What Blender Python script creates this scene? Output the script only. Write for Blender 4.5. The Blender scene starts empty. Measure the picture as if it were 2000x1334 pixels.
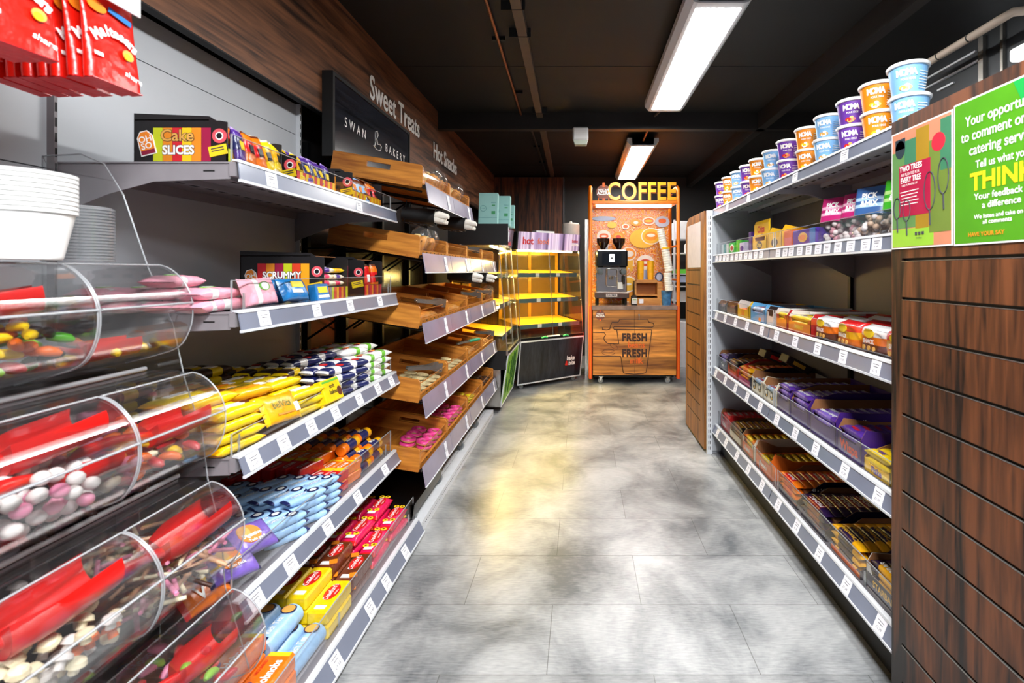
import bpy, math, random
from math import sin, cos, pi, radians
from mathutils import Matrix, Vector

random.seed(7)
S = bpy.context.scene
COL = S.collection

# ------------------------------------------------------------------ camera
cam_d = bpy.data.cameras.new('camera')
cam = bpy.data.objects.new('camera', cam_d)
COL.objects.link(cam)
cam.location = (0, 0, 1.3)
cam.rotation_euler = (radians(90), 0, 0)
cam_d.sensor_width = 36
cam_d.lens = 17.1
cam_d.shift_x = -0.0675
cam_d.shift_y = -0.0685
cam_d.clip_start = 0.02
cam_d.dof.use_dof = True
cam_d.dof.focus_distance = 2.6
cam_d.dof.aperture_fstop = 4.0
S.camera = cam

# ------------------------------------------------------------------ world, lamps, exposure
W = bpy.data.worlds.new('shop_surroundings')
S.world = W
W.use_nodes = True
W.node_tree.nodes['Background'].inputs[0].default_value = (0.80, 0.86, 1.0, 1)
W.node_tree.nodes['Background'].inputs[1].default_value = 0.10
S.view_settings.view_transform = 'Standard'
S.view_settings.look = 'None'
S.view_settings.gamma = 1
S.view_settings.use_curve_mapping = False
S.view_settings.exposure = 1.15
S.cycles.max_bounces = 7
S.cycles.diffuse_bounces = 3
S.cycles.glossy_bounces = 3
S.cycles.transparent_max_bounces = 28
S.cycles.transmission_bounces = 4
S.cycles.caustics_reflective = False
S.cycles.caustics_refractive = False
S.cycles.sample_clamp_indirect = 4


def area(name, loc, sx, sy, power, color=(1, 1, 1), rot=(0, 0, 0)):
    d = bpy.data.lights.new(name, 'AREA')
    d.shape = 'RECTANGLE'
    d.size, d.size_y, d.energy, d.color = sx, sy, power, color
    o = bpy.data.objects.new(name, d)
    COL.objects.link(o)
    o.location, o.rotation_euler = loc, rot
    return o


# the shop's further ceiling panels, above and behind the camera
area('ceiling_panel_lamp', (0.25, 0.15, 2.58), 0.30, 1.5, 64, (0.97, 0.98, 1.0))
area('ceiling_panel_lamp_rear', (0.3, -2.2, 2.58), 0.9, 1.5, 80, (0.97, 0.98, 1.0))
area('ceiling_panel_lamp_neighbour_aisle', (2.75, 2.6, 2.58), 0.30, 1.5, 35, (0.97, 0.98, 1.0))


# ------------------------------------------------------------------ materials
def srgb(h):
    h = h.lstrip('#')
    c = [int(h[i:i + 2], 16) / 255 for i in (0, 2, 4)]
    return tuple((x / 12.92 if x <= 0.04045 else ((x + 0.055) / 1.055) ** 2.4) for x in c) + (1,)


MATS = {}


def _new(name):
    m = bpy.data.materials.new(name)
    m.use_nodes = True
    nt = m.node_tree
    return m, nt, nt.nodes['Principled BSDF'], nt.nodes, nt.links


def mat(name, hexc='#808080', rough=0.5, metal=0.0, var=0.06, scale=18, bump=0.0, emit=0.0, ehex=None, coat=0.0):
    """plain coloured material with a slight procedural tone variation"""
    if name in MATS:
        return MATS[name]
    m, nt, b, N, L = _new(name)
    c = srgb(hexc)
    tc = N.new('ShaderNodeTexCoord')
    nz = N.new('ShaderNodeTexNoise')
    nz.inputs['Scale'].default_value = scale
    nz.inputs['Detail'].default_value = 3
    L.new(tc.outputs['Object'], nz.inputs['Vector'])
    mx = N.new('ShaderNodeMix')
    mx.data_type = 'RGBA'
    L.new(nz.outputs['Fac'], mx.inputs['Factor'])
    mx.inputs['A'].default_value = tuple(max(0, x * (1 - var * 2)) for x in c[:3]) + (1,)
    mx.inputs['B'].default_value = tuple(min(1, x * (1 + var * 2)) for x in c[:3]) + (1,)
    L.new(mx.outputs['Result'], b.inputs['Base Color'])
    b.inputs['Roughness'].default_value = rough
    b.inputs['Metallic'].default_value = metal
    if coat:
        b.inputs['Coat Weight'].default_value = coat
        b.inputs['Coat Roughness'].default_value = 0.12
    if bump:
        bp = N.new('ShaderNodeBump')
        bp.inputs['Strength'].default_value = bump
        bp.inputs['Distance'].default_value = 0.004
        L.new(nz.outputs['Fac'], bp.inputs['Height'])
        L.new(bp.outputs['Normal'], b.inputs['Normal'])
    if emit:
        b.inputs['Emission Color'].default_value = srgb(ehex or hexc)
        b.inputs['Emission Strength'].default_value = emit
    MATS[name] = m
    return m


def foil(name, hexc, rough=0.28):
    """printed wrapper film: coloured, crinkled, glossy"""
    if name in MATS:
        return MATS[name]
    m, nt, b, N, L = _new(name)
    c = srgb(hexc)
    tc = N.new('ShaderNodeTexCoord')
    nz = N.new('ShaderNodeTexNoise')
    nz.inputs['Scale'].default_value = 38
    nz.inputs['Detail'].default_value = 2
    L.new(tc.outputs['Object'], nz.inputs['Vector'])
    bp = N.new('ShaderNodeBump')
    bp.inputs['Strength'].default_value = 0.5
    bp.inputs['Distance'].default_value = 0.006
    L.new(nz.outputs['Fac'], bp.inputs['Height'])
    L.new(bp.outputs['Normal'], b.inputs['Normal'])
    mx = N.new('ShaderNodeMix')
    mx.data_type = 'RGBA'
    L.new(nz.outputs['Fac'], mx.inputs['Factor'])
    mx.inputs['A'].default_value = tuple(x * 0.8 for x in c[:3]) + (1,)
    mx.inputs['B'].default_value = tuple(min(1, x * 1.2) for x in c[:3]) + (1,)
    L.new(mx.outputs['Result'], b.inputs['Base Color'])
    b.inputs['Roughness'].default_value = rough
    b.inputs['Specular IOR Level'].default_value = 0.65
    MATS[name] = m
    return m


def clear(name, tint=(1, 1, 1), gloss=0.10, rough=0.04, haze=0.0):
    """acrylic / glass sheet: see-through with fresnel reflections"""
    if name in MATS:
        return MATS[name]
    m = bpy.data.materials.new(name)
    m.use_nodes = True
    nt = m.node_tree
    N, L = nt.nodes, nt.links
    N.clear()
    out = N.new('ShaderNodeOutputMaterial')
    tr = N.new('ShaderNodeBsdfTransparent')
    tr.inputs[0].default_value = tuple(tint) + (1,)
    gl = N.new('ShaderNodeBsdfGlossy')
    gl.inputs['Roughness'].default_value = rough
    lw = N.new('ShaderNodeLayerWeight')
    lw.inputs['Blend'].default_value = 0.35
    mr = N.new('ShaderNodeMapRange')
    mr.inputs['To Min'].default_value = gloss * 0.35
    mr.inputs['To Max'].default_value = min(0.9, gloss * 5)
    L.new(lw.outputs['Fresnel'], mr.inputs['Value'])
    mx = N.new('ShaderNodeMixShader')
    L.new(mr.outputs['Result'], mx.inputs[0])
    L.new(tr.outputs[0], mx.inputs[1])
    L.new(gl.outputs[0], mx.inputs[2])
    last = mx
    if haze:
        df = N.new('ShaderNodeBsdfDiffuse')
        df.inputs[0].default_value = (0.9, 0.92, 0.95, 1)
        m2 = N.new('ShaderNodeMixShader')
        m2.inputs[0].default_value = haze
        L.new(mx.outputs[0], m2.inputs[1])
        L.new(df.outputs[0], m2.inputs[2])
        last = m2
    L.new(last.outputs[0], out.inputs[0])
    MATS[name] = m
    return m


def wood(name, dark, light, axis='Z', scale=9.0, rough=0.42, stretch=14.0, planks=0.0, contrast=(0.3, 0.72)):
    """grain running along the given object axis"""
    if name in MATS:
        return MATS[name]
    m, nt, b, N, L = _new(name)
    tc = N.new('ShaderNodeTexCoord')
    mp = N.new('ShaderNodeMapping')
    sc = {'X': (1 / stretch, 1, 1), 'Y': (1, 1 / stretch, 1), 'Z': (1, 1, 1 / stretch)}[axis]
    mp.inputs['Scale'].default_value = sc
    L.new(tc.outputs['Object'], mp.inputs['Vector'])
    n1 = N.new('ShaderNodeTexNoise')
    n1.inputs['Scale'].default_value = scale
    n1.inputs['Detail'].default_value = 5
    n1.inputs['Distortion'].default_value = 1.6
    L.new(mp.outputs[0], n1.inputs['Vector'])
    n2 = N.new('ShaderNodeTexNoise')
    n2.inputs['Scale'].default_value = scale * 6
    n2.inputs['Detail'].default_value = 3
    n2.inputs['Distortion'].default_value = 0.6
    L.new(mp.outputs[0], n2.inputs['Vector'])
    ad = N.new('ShaderNodeMath')
    ad.operation = 'MULTIPLY_ADD'
    L.new(n2.outputs['Fac'], ad.inputs[0])
    ad.inputs[1].default_value = 0.55
    L.new(n1.outputs['Fac'], ad.inputs[2])
    rp = N.new('ShaderNodeValToRGB')
    e = rp.color_ramp.elements
    e[0].position, e[0].color = contrast[0] + 0.27, srgb(dark)
    e[1].position, e[1].color = contrast[1] + 0.27, srgb(light)
    L.new(ad.outputs[0], rp.inputs[0])
    col = rp.outputs[0]
    if planks:
        sp = N.new('ShaderNodeSeparateXYZ')
        L.new(tc.outputs['Object'], sp.inputs[0])
        q = N.new('ShaderNodeMath')
        q.operation = 'DIVIDE'
        L.new(sp.outputs['Z'], q.inputs[0])
        q.inputs[1].default_value = planks
        fl = N.new('ShaderNodeMath')
        fl.operation = 'FLOOR'
        L.new(q.outputs[0], fl.inputs[0])
        wn = N.new('ShaderNodeTexWhiteNoise')
        wn.noise_dimensions = '1D'
        L.new(fl.outputs[0], wn.inputs['W'])
        mr = N.new('ShaderNodeMapRange')
        mr.inputs['To Min'].default_value = 0.62
        mr.inputs['To Max'].default_value = 1.25
        L.new(wn.outputs['Value'], mr.inputs['Value'])
        hs = N.new('ShaderNodeHueSaturation')
        L.new(mr.outputs[0], hs.inputs['Value'])
        L.new(col, hs.inputs['Color'])
        col = hs.outputs[0]
    L.new(col, b.inputs['Base Color'])
    b.inputs['Roughness'].default_value = rough
    bp = N.new('ShaderNodeBump')
    bp.inputs['Strength'].default_value = 0.15
    bp.inputs['Distance'].default_value = 0.002
    L.new(ad.outputs[0], bp.inputs['Height'])
    L.new(bp.outputs['Normal'], b.inputs['Normal'])
    MATS[name] = m
    return m


def floor_mat():
    m, nt, b, N, L = _new('grey_stone_effect_vinyl')
    tc = N.new('ShaderNodeTexCoord')
    mp = N.new('ShaderNodeMapping')
    mp.inputs['Location'].default_value = (0.111 + 0.345 * 4, -1.897 + 0.33 * 26, 0)
    L.new(tc.outputs['Object'], mp.inputs['Vector'])
    br = N.new('ShaderNodeTexBrick')
    br.offset = 0.5
    br.inputs['Scale'].default_value = 1.0
    br.inputs['Brick Width'].default_value = 0.69
    br.inputs['Row Height'].default_value = 0.33
    br.inputs['Mortar Size'].default_value = 0.0016
    br.inputs['Mortar Smooth'].default_value = 0.3
    br.inputs['Color1'].default_value = (0.80, 0.80, 0.80, 1)
    br.inputs['Color2'].default_value = (1.0, 1.0, 1.0, 1)
    br.inputs['Mortar'].default_value = (0.38, 0.38, 0.36, 1)
    L.new(mp.outputs[0], br.inputs['Vector'])
    n1 = N.new('ShaderNodeTexNoise')
    n1.inputs['Scale'].default_value = 2.6
    n1.inputs['Detail'].default_value = 8
    n1.inputs['Roughness'].default_value = 0.6
    n1.inputs['Distortion'].default_value = 0.5
    L.new(tc.outputs['Object'], n1.inputs['Vector'])
    m2 = N.new('ShaderNodeMapping')
    m2.inputs['Scale'].default_value = (1, 7, 1)
    L.new(tc.outputs['Object'], m2.inputs['Vector'])
    n2 = N.new('ShaderNodeTexNoise')
    n2.inputs['Scale'].default_value = 24
    n2.inputs['Detail'].default_value = 5
    L.new(m2.outputs[0], n2.inputs['Vector'])
    a = N.new('ShaderNodeMath')
    a.operation = 'MULTIPLY_ADD'
    L.new(n2.outputs['Fac'], a.inputs[0])
    a.inputs[1].default_value = 0.26
    L.new(n1.outputs['Fac'], a.inputs[2])
    rp = N.new('ShaderNodeValToRGB')
    e = rp.color_ramp.elements
    e[0].position, e[0].color = 0.46, (0.105, 0.115, 0.125, 1)
    e[1].position, e[1].color = 0.80, (0.47, 0.475, 0.47, 1)
    L.new(a.outputs[0], rp.inputs[0])
    mu = N.new('ShaderNodeMix')
    mu.data_type = 'RGBA'
    mu.blend_type = 'MULTIPLY'
    mu.inputs['Factor'].default_value = 1
    L.new(rp.outputs[0], mu.inputs['A'])
    L.new(br.outputs['Color'], mu.inputs['B'])
    L.new(mu.outputs['Result'], b.inputs['Base Color'])
    b.inputs['Roughness'].default_value = 0.33
    b.inputs['Specular IOR Level'].default_value = 0.7
    bp = N.new('ShaderNodeBump')
    bp.inputs['Strength'].default_value = 0.12
    bp.inputs['Distance'].default_value = 0.003
    L.new(a.outputs[0], bp.inputs['Height'])
    L.new(bp.outputs['Normal'], b.inputs['Normal'])
    return m


def doodle_mat():
    """busy orange, white and blue doodle print"""
    m, nt, b, N, L = _new('doodle_print')
    tc = N.new('ShaderNodeTexCoord')
    v = N.new('ShaderNodeTexVoronoi')
    v.inputs['Scale'].default_value = 13
    L.new(tc.outputs['Object'], v.inputs['Vector'])
    w = N.new('ShaderNodeTexVoronoi')
    w.inputs['Scale'].default_value = 27
    L.new(tc.outputs['Object'], w.inputs['Vector'])
    rp = N.new('ShaderNodeValToRGB')
    rp.color_ramp.interpolation = 'CONSTANT'
    cols = ['#e2681a', '#fbe6c4', '#ee8f1a', '#f8bd2c', '#d2491a', '#f7a21e', '#c9b8a8', '#ee7b1b']
    e = rp.color_ramp.elements
    e[0].color = srgb(cols[0])
    e[1].position, e[1].color = 1 / 8, srgb(cols[1])
    for i in range(2, 8):
        x = e.new(i / 8)
        x.color = srgb(cols[i])
    ad = N.new('ShaderNodeMath')
    ad.operation = 'FRACT'
    mlt = N.new('ShaderNodeMath')
    mlt.operation = 'MULTIPLY_ADD'
    L.new(v.outputs['Distance'], mlt.inputs[0])
    mlt.inputs[1].default_value = 2.6
    L.new(w.outputs['Distance'], mlt.inputs[2])
    L.new(mlt.outputs[0], ad.inputs[0])
    L.new(ad.outputs[0], rp.inputs[0])
    L.new(rp.outputs[0], b.inputs['Base Color'])
    b.inputs['Roughness'].default_value = 0.3
    return m


def lamp_mat(name, col, strength):
    m = bpy.data.materials.new(name)
    m.use_nodes = True
    N, L = m.node_tree.nodes, m.node_tree.links
    N.clear()
    o = N.new('ShaderNodeOutputMaterial')
    e = N.new('ShaderNodeEmission')
    e.inputs[0].default_value = tuple(col) + (1,)
    e.inputs[1].default_value = strength
    L.new(e.outputs[0], o.inputs[0])
    MATS[name] = m
    return m


M_FLOOR = floor_mat()
M_DOODLE = doodle_mat()
M_LED = lamp_mat('led_diffuser', (1.0, 0.99, 0.97), 28)
M_LEDF = lamp_mat('led_diffuser_rear', (1.0, 0.97, 0.93), 22)
M_WARM = lamp_mat('warm_tube', (1.0, 0.72, 0.24), 105)
M_STRIP = lamp_mat('white_tube', (1.0, 0.93, 0.82), 12)
ACR = clear('clear_acrylic', (0.985, 0.99, 0.99), 0.035)
ACRB = clear('bin_acrylic', (0.99, 0.99, 0.99), 0.06, 0.05, 0.004)
GLS = clear('cabinet_glass', (0.95, 0.97, 0.93), 0.07, 0.02)
EDGE = clear('acrylic_edge', (0.85, 0.88, 0.9), 0.3, 0.2, 0.25)
HDR = clear('glossy_film', (0.9, 0.9, 0.93), 0.3, 0.12)
METAL = mat('powder_coated_metal', '#8f8a8e', 0.42, 0.15)
PANEL = mat('light_grey_panel', '#b4b8bd', 0.42, 0.1, 0.03, 6)
PANELD = mat('mauve_grey_panel', '#7a7375', 0.45, 0.15, 0.05, 6)
RAILW = mat('white_metal_rail', '#d9dce0', 0.35, 0.1)
CRATEP = mat('lilac_grey_price_panel', '#8d879c', 0.22, 0.0, 0.12, 6, coat=0.5)
STRIPM = mat('grey_price_strip', '#747a8b', 0.28, 0.0, 0.10, 5, coat=0.6)
LABEL = mat('white_price_label', '#eceaf0', 0.6, 0, 0.02)
INK = mat('printed_ink', '#3a3a42', 0.6)
BLACK = mat('black_paint', '#050506', 0.6, 0, 0.2)
BLACKM = mat('black_metal', '#131314', 0.35, 0.5)
WHITE = mat('white_plastic', '#eeeeec', 0.35, 0, 0.02)
CHROME = mat('brushed_steel', '#b9b5ae', 0.25, 0.9, 0.08, 60)
WALNUT = wood('walnut_panel_vertical', '#140905', '#6b3c20', 'Z', 12, contrast=(0.36, 0.70))
WALNUTH = wood('walnut_fascia_horizontal', '#2a160d', '#94603f', 'Y', 9, contrast=(0.32, 0.70))
CRATE = wood('pine_crate_board', '#8f4d12', '#dc9138', 'Y', 10, 0.4, 10)
CRATEX = wood('pine_crate_side', '#8f4d12', '#dc9138', 'X', 10, 0.4, 10)
RUSTIC = wood('rustic_oak_planks', '#6b3613', '#e89a45', 'X', 7, 0.45, 12, 0.16, (0.22, 0.68))
KRAFT = mat('brown_card', '#8a5a33', 0.8)
WHT = mat('white_print', '#fbf7f2', 0.45, 0, 0.01)

# ------------------------------------------------------------------ mesh helpers
_TXT = {}


def text_geo(s, size, bold, sx, spacing):
    k = (s, size, bold, sx, spacing)
    if k not in _TXT:
        c = bpy.data.curves.new('t', 'FONT')
        c.body = s
        c.size = size
        c.align_x = 'CENTER'
        c.align_y = 'CENTER'
        c.offset = bold * size
        c.space_character = spacing
        c.resolution_u = 3
        o = bpy.data.objects.new('t', c)
        COL.objects.link(o)
        me = bpy.data.meshes.new_from_object(o)
        _TXT[k] = ([(v.co.x * sx, v.co.y, 0.0) for v in me.vertices], [tuple(p.vertices) for p in me.polygons])
        bpy.data.objects.remove(o)
        bpy.data.curves.remove(c)
        bpy.data.meshes.remove(me)
    return _TXT[k]


def frame(o, right, up):
    r, u = Vector(right).normalized(), Vector(up).normalized()
    n = r.cross(u)
    return Matrix(((r.x, u.x, n.x, o[0]), (r.y, u.y, n.y, o[1]), (r.z, u.z, n.z, o[2]), (0, 0, 0, 1)))


def rot(ax, deg):
    return Matrix.Rotation(radians(deg), 4, ax)


def tr(x, y, z):
    return Matrix.Translation((x, y, z))


class MB:
    def __init__(self, M=None):
        self.v, self.f, self.mi, self.sm, self.mats = [], [], [], [], []
        self.M = M or Matrix()

    def m(self, mt):
        if mt not in self.mats:
            self.mats.append(mt)
        return self.mats.index(mt)

    def add(self, vs, fs, mt, smooth=False):
        b = len(self.v)
        self.v += [tuple(self.M @ Vector(p)) for p in vs]
        if callable(mt):
            for i, f in enumerate(fs):
                self.f.append(tuple(b + j for j in f))
                self.mi.append(self.m(mt(i)))
                self.sm.append(smooth)
        else:
            k = self.m(mt)
            for f in fs:
                self.f.append(tuple(b + j for j in f))
                self.mi.append(k)
                self.sm.append(smooth)
        return self

    def box(self, x0, x1, y0, y1, z0, z1, mt, c=0.0):
        if c:
            return self.rbox(x0, x1, y0, y1, z0, z1, mt, c)
        vs = [(x, y, z) for x in (x0, x1) for y in (y0, y1) for z in (z0, z1)]
        fs = [(0, 1, 3, 2), (4, 6, 7, 5), (0, 4, 5, 1), (2, 3, 7, 6), (0, 2, 6, 4), (1, 5, 7, 3)]
        return self.add(vs, fs, mt)

    def rbox(self, x0, x1, y0, y1, z0, z1, mt, c):
        """box with chamfered edges"""
        lo, hi = (x0, y0, z0), (x1, y1, z1)
        c = min(c, (x1 - x0) * .49, (y1 - y0) * .49, (z1 - z0) * .49)
        vs, idx = [], {}
        for a in (0, 1):
            for b in (0, 1):
                for d in (0, 1):
                    s = (a, b, d)
                    for ax in range(3):
                        p = []
                        for k in range(3):
                            e = (hi if s[k] else lo)[k]
                            if k != ax:
                                e += -c if s[k] else c
                            p.append(e)
                        idx[(s, ax)] = len(vs)
                        vs.append(tuple(p))
        fs = []
        for ax in range(3):
            o = [k for k in range(3) if k != ax]
            for sd in (0, 1):
                q = []
                for u, w in ((0, 0), (1, 0), (1, 1), (0, 1)):
                    s = [0, 0, 0]
                    s[ax], s[o[0]], s[o[1]] = sd, u, w
                    q.append(idx[(tuple(s), ax)])
                if (sd == 0) ^ (ax == 1):
                    q.reverse()
                fs.append(tuple(q))
        for ax in range(3):
            a1, a2 = [k for k in range(3) if k != ax]
            for u in (0, 1):
                for w in (0, 1):
                    s0, s1 = [0, 0, 0], [0, 0, 0]
                    s0[a1] = s1[a1] = u
                    s0[a2] = s1[a2] = w
                    s1[ax] = 1
                    s0, s1 = tuple(s0), tuple(s1)
                    q = [idx[(s0, a1)], idx[(s1, a1)], idx[(s1, a2)], idx[(s0, a2)]]
                    if (u ^ w) ^ (ax == 1):
                        q.reverse()
                    fs.append(tuple(q))
        for a in (0, 1):
            for b in (0, 1):
                for d in (0, 1):
                    s = (a, b, d)
                    q = [idx[(s, 0)], idx[(s, 1)], idx[(s, 2)]]
                    if (a + b + d) % 2 == 0:
                        q.reverse()
                    fs.append(tuple(q))
        return self.add(vs, fs, mt)

    def prism(self, prof, ax, a0, a1, mt, smooth=False):
        n = len(prof)

        def P(p, a):
            return {'x': (a, p[0], p[1]), 'y': (p[0], a, p[1]), 'z': (p[0], p[1], a)}[ax]
        vs = [P(p, a0) for p in prof] + [P(p, a1) for p in prof]
        self.add(vs, [(i, (i + 1) % n, (i + 1) % n + n, i + n) for i in range(n)], mt, smooth)
        return self.add(vs, [tuple(range(n))[::-1], tuple(range(n, 2 * n))], mt)

    def strip(self, prof, ax, a0, a1, th, mt, smooth=True):
        """open profile given a thickness, extruded along an axis"""
        n = len(prof)
        out = []
        for i, p in enumerate(prof):
            a, b = prof[max(0, i - 1)], prof[min(n - 1, i + 1)]
            dx, dy = b[0] - a[0], b[1] - a[1]
            l = math.hypot(dx, dy) or 1
            out.append((p[0] - dy / l * th, p[1] + dx / l * th))
        return self.prism(list(prof) + out[::-1], ax, a0, a1, mt, False)

    def tube(self, pts, r, mt, n=8, cap=True):
        pts = [Vector(p) for p in pts]
        rs = r if isinstance(r, (list, tuple)) else [r] * len(pts)
        vs, fs = [], []
        prev = None
        for i, p in enumerate(pts):
            t = (pts[min(i + 1, len(pts) - 1)] - pts[max(i - 1, 0)]).normalized()
            if prev is None:
                u = t.orthogonal().normalized()
            else:
                u = (prev - t * prev.dot(t)).normalized()
            prev = u
            w = t.cross(u)
            for k in range(n):
                a = 2 * pi * k / n
                vs.append(tuple(p + (u * cos(a) + w * sin(a)) * rs[i]))
        for i in range(len(pts) - 1):
            for k in range(n):
                k2 = (k + 1) % n
                fs.append((i * n + k, i * n + k2, (i + 1) * n + k2, (i + 1) * n + k))
        self.add(vs, fs, mt, n > 5)
        if cap:
            self.add(vs, [tuple(range(n))[::-1], tuple(range(len(vs) - n, len(vs)))], mt)
        return self

    def lathe(self, prof, c, mt, n=24, smooth=True):
        """prof [(r, z)] turned round the z axis at c"""
        vs, fs = [], []
        for r, z in prof:
            for k in range(n):
                a = 2 * pi * k / n
                vs.append((c[0] + r * cos(a), c[1] + r * sin(a), c[2] + z))
        mlist = mt if isinstance(mt, list) else None
        for i in range(len(prof) - 1):
            fs = [(i * n + k, i * n + (k + 1) % n, (i + 1) * n + (k + 1) % n, (i + 1) * n + k) for k in range(n)]
            self.add(vs, fs, mlist[i] if mlist else mt, smooth)
        return self

    def ell(self, c, r, mt, nu=10, nv=7):
        vs, fs = [], []
        for i in range(nv + 1):
            t = pi * i / nv
            for k in range(nu):
                a = 2 * pi * k / nu
                vs.append((c[0] + r[0] * sin(t) * cos(a), c[1] + r[1] * sin(t) * sin(a), c[2] - r[2] * cos(t)))
        for i in range(nv):
            for k in range(nu):
                fs.append((i * nu + k, i * nu + (k + 1) % nu, (i + 1) * nu + (k + 1) % nu, (i + 1) * nu + k))
        return self.add(vs, fs, mt, True)

    def disc(self, F, rx, ry, mt, th=0.001, n=20, cx=0, cy=0):
        """flat elliptic plate in frame F"""
        o = self.M
        self.M = o @ F
        self.prism([(cx + rx * cos(2 * pi * k / n), cy + ry * sin(2 * pi * k / n)) for k in range(n)], 'z', 0, th, mt)
        self.M = o
        return self

    def plate(self, F, w, h, mt, th=0.001, cx=0, cy=0):
        o = self.M
        self.M = o @ F
        self.box(cx - w / 2, cx + w / 2, cy - h / 2, cy + h / 2, 0, th, mt)
        self.M = o
        return self

    def text(self, F, s, size, mt, cx=0, cy=0, lift=0.002, bold=0.0, sx=1.0, spacing=1.0, a=0, th=0):
        vs, fs = text_geo(s, size, bold, sx, spacing)
        o = self.M
        self.M = o @ F @ tr(cx, cy, lift) @ rot('Z', a)
        if th:
            n = len(vs)
            cnt = {}
            for f in fs:
                for i in range(len(f)):
                    e = (f[i], f[(i + 1) % len(f)])
                    cnt[e] = cnt.get(e, 0) + 1
            side = [(x, y, y + n, x + n) for (x, y) in cnt if (y, x) not in cnt]
            self.add([(x, y, 0) for x, y, z in vs] + [(x, y, th) for x, y, z in vs], side, mt)
            self.add([(x, y, th) for x, y, z in vs], fs, mt)
        else:
            self.add(vs, fs, mt)
        self.M = o
        return self

    def grid(self, nu, nv, fn, mt, smooth=True, closed=False):
        vs = [fn(i / (nu - 1), j / (nv - 1 if not closed else nv)) for i in range(nu) for j in range(nv)]
        fs, tags = [], []
        for i in range(nu - 1):
            for j in range(nv if closed else nv - 1):
                fs.append((i * nv + j, (i + 1) * nv + j, (i + 1) * nv + (j + 1) % nv, i * nv + (j + 1) % nv))
                tags.append(((i + .5) / (nu - 1), (j + .5) / (nv - 1 if not closed else nv)))
        if callable(mt):
            return self.add(vs, fs, lambda k: mt(*tags[k]), smooth)
        return self.add(vs, fs, mt, smooth)

    def build(self, name, parent=None, loc=None):
        """link as one mesh object; vertices are given in world space unless the parent sits at the origin"""
        o = loc if loc is not None else ((0, 0, 0) if parent is None else tuple(parent.get('_o', (0, 0, 0))))
        me = bpy.data.meshes.new(name)
        me.from_pydata([(x - o[0], y - o[1], z - o[2]) for x, y, z in self.v], [], self.f)
        for mt in self.mats:
            me.materials.append(mt)
        me.polygons.foreach_set('material_index', self.mi)
        me.polygons.foreach_set('use_smooth', self.sm)
        me.validate()
        me.update()
        ob = bpy.data.objects.new(name, me)
        COL.objects.link(ob)
        if parent is not None:
            ob.parent = parent
            ob['_o'] = list(o)
        else:
            ob.location = o
            ob['_o'] = list(o)
        return ob


def tag(o, label=None, cat=None, group=None, kind=None):
    if label:
        o['label'] = label
    if cat:
        o['category'] = cat
    if group:
        o['group'] = group
    if kind:
        o['kind'] = kind
    return o


def thing(name, loc, label, cat, group=None, r=(0, 0, 0)):
    o = bpy.data.objects.new(name, None)
    o.empty_display_size = 0.05
    COL.objects.link(o)
    o.location = loc
    o.rotation_euler = [radians(a) for a in r]
    o['_o'] = list(loc)
    return tag(o, label, cat, group)


def struct(name, mb):
    return tag(mb.build(name), kind='structure')


def copy_tree(o, parent=None):
    c = o.copy()
    COL.objects.link(c)
    if parent is not None:
        c.parent = parent
    for ch in list(o.children):
        copy_tree(ch, c)
    return c


class Proto:
    """a thing built once at the origin; put() moves the first, later ones are copies"""

    def __init__(self, make):
        self.make, self.first, self.used = make, None, False

    def put(self, M, label, cat, group=None):
        if self.first is None:
            self.first = self.make()
            o = self.first
        else:
            o = copy_tree(self.first)
            if 'group' in o:
                del o['group']
        o.matrix_world = M
        return tag(o, label, cat, group)


def J(a):
    return random.uniform(-a, a)


# ---------------------------------------------------------------- packet shapes (length along x, width along y, lying at z = 0)
def flowpack(name, L, Wd, H, body, end=None, band=None, deco=None, fin=0.10, nu=15, nv=14, curl=0.0):
    def make():
        mb = MB()
        end_, ph = end or body, random.random() * 6

        def fn(u, v):
            t = 2 * u - 1
            s = max(0.0, 1 - abs(t / (1 - fin)) ** 5) ** 0.42 if abs(t) < 1 - fin else 0.0
            a = 2 * pi * v
            cx = math.copysign(abs(cos(a)) ** 0.62, cos(a))
            cz = math.copysign(abs(sin(a)) ** 0.62, sin(a))
            h = H / 2 * s * (1 + 0.07 * sin(9 * t + ph)) + 0.0009
            w = Wd / 2 * (1 - 0.07 * s) * (1 + 0.015 * sin(23 * t + ph))
            return (t * L / 2, cx * w, H / 2 + cz * h + curl * (1 - s) * H / 2)

        def mt(u, v):
            t = abs(2 * u - 1)
            if t > 1 - fin * 1.1:
                return end_
            if band and band[0] < u < band[1]:
                return band[2]
            return body
        mb.grid(nu, nv, fn, mt, True, closed=True)
        if deco:
            deco(mb, L, Wd, H)
        return mb.build(name)
    return Proto(make)


def carton(name, L, Wd, H, body, top=None, side=None, deco=None, c=0.0025):
    def make():
        mb = MB()
        mb.rbox(-L / 2, L / 2, -Wd / 2, Wd / 2, 0, H, body, c)
        if deco:
            deco(mb, L, Wd, H)
        return mb.build(name)
    return Proto(make)


TOPF = Matrix()                       # text on an upward face, reading along x


def price_labels(parent, ys, xtop, xbot, ztop, zbot, w, dirn):
    """white price tickets slipped in front of a sloping strip that faces the aisle"""
    for y in ys:
        lb = MB()
        up = Vector((xtop - xbot, 0, ztop - zbot))
        F = frame(((xtop + xbot) / 2 + dirn * 0.0035, y, (ztop + zbot) / 2), (0, dirn, 0), up)
        h = up.length * 0.92
        lb.plate(F, w, h, LABEL, 0.0008)
        lb.plate(F, w * 0.6, 0.0016, INK, 0.0012, 0, h * 0.22)
        lb.plate(F, w * 0.45, 0.0018, INK, 0.0012, 0, h * 0.05)
        lb.text(F, '£1.%02d' % random.choice((15, 25, 49, 59, 65, 79)), h * 0.24, INK, 0, -h * 0.24, 0.0012)
        lb.build('price_label', parent)


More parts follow.
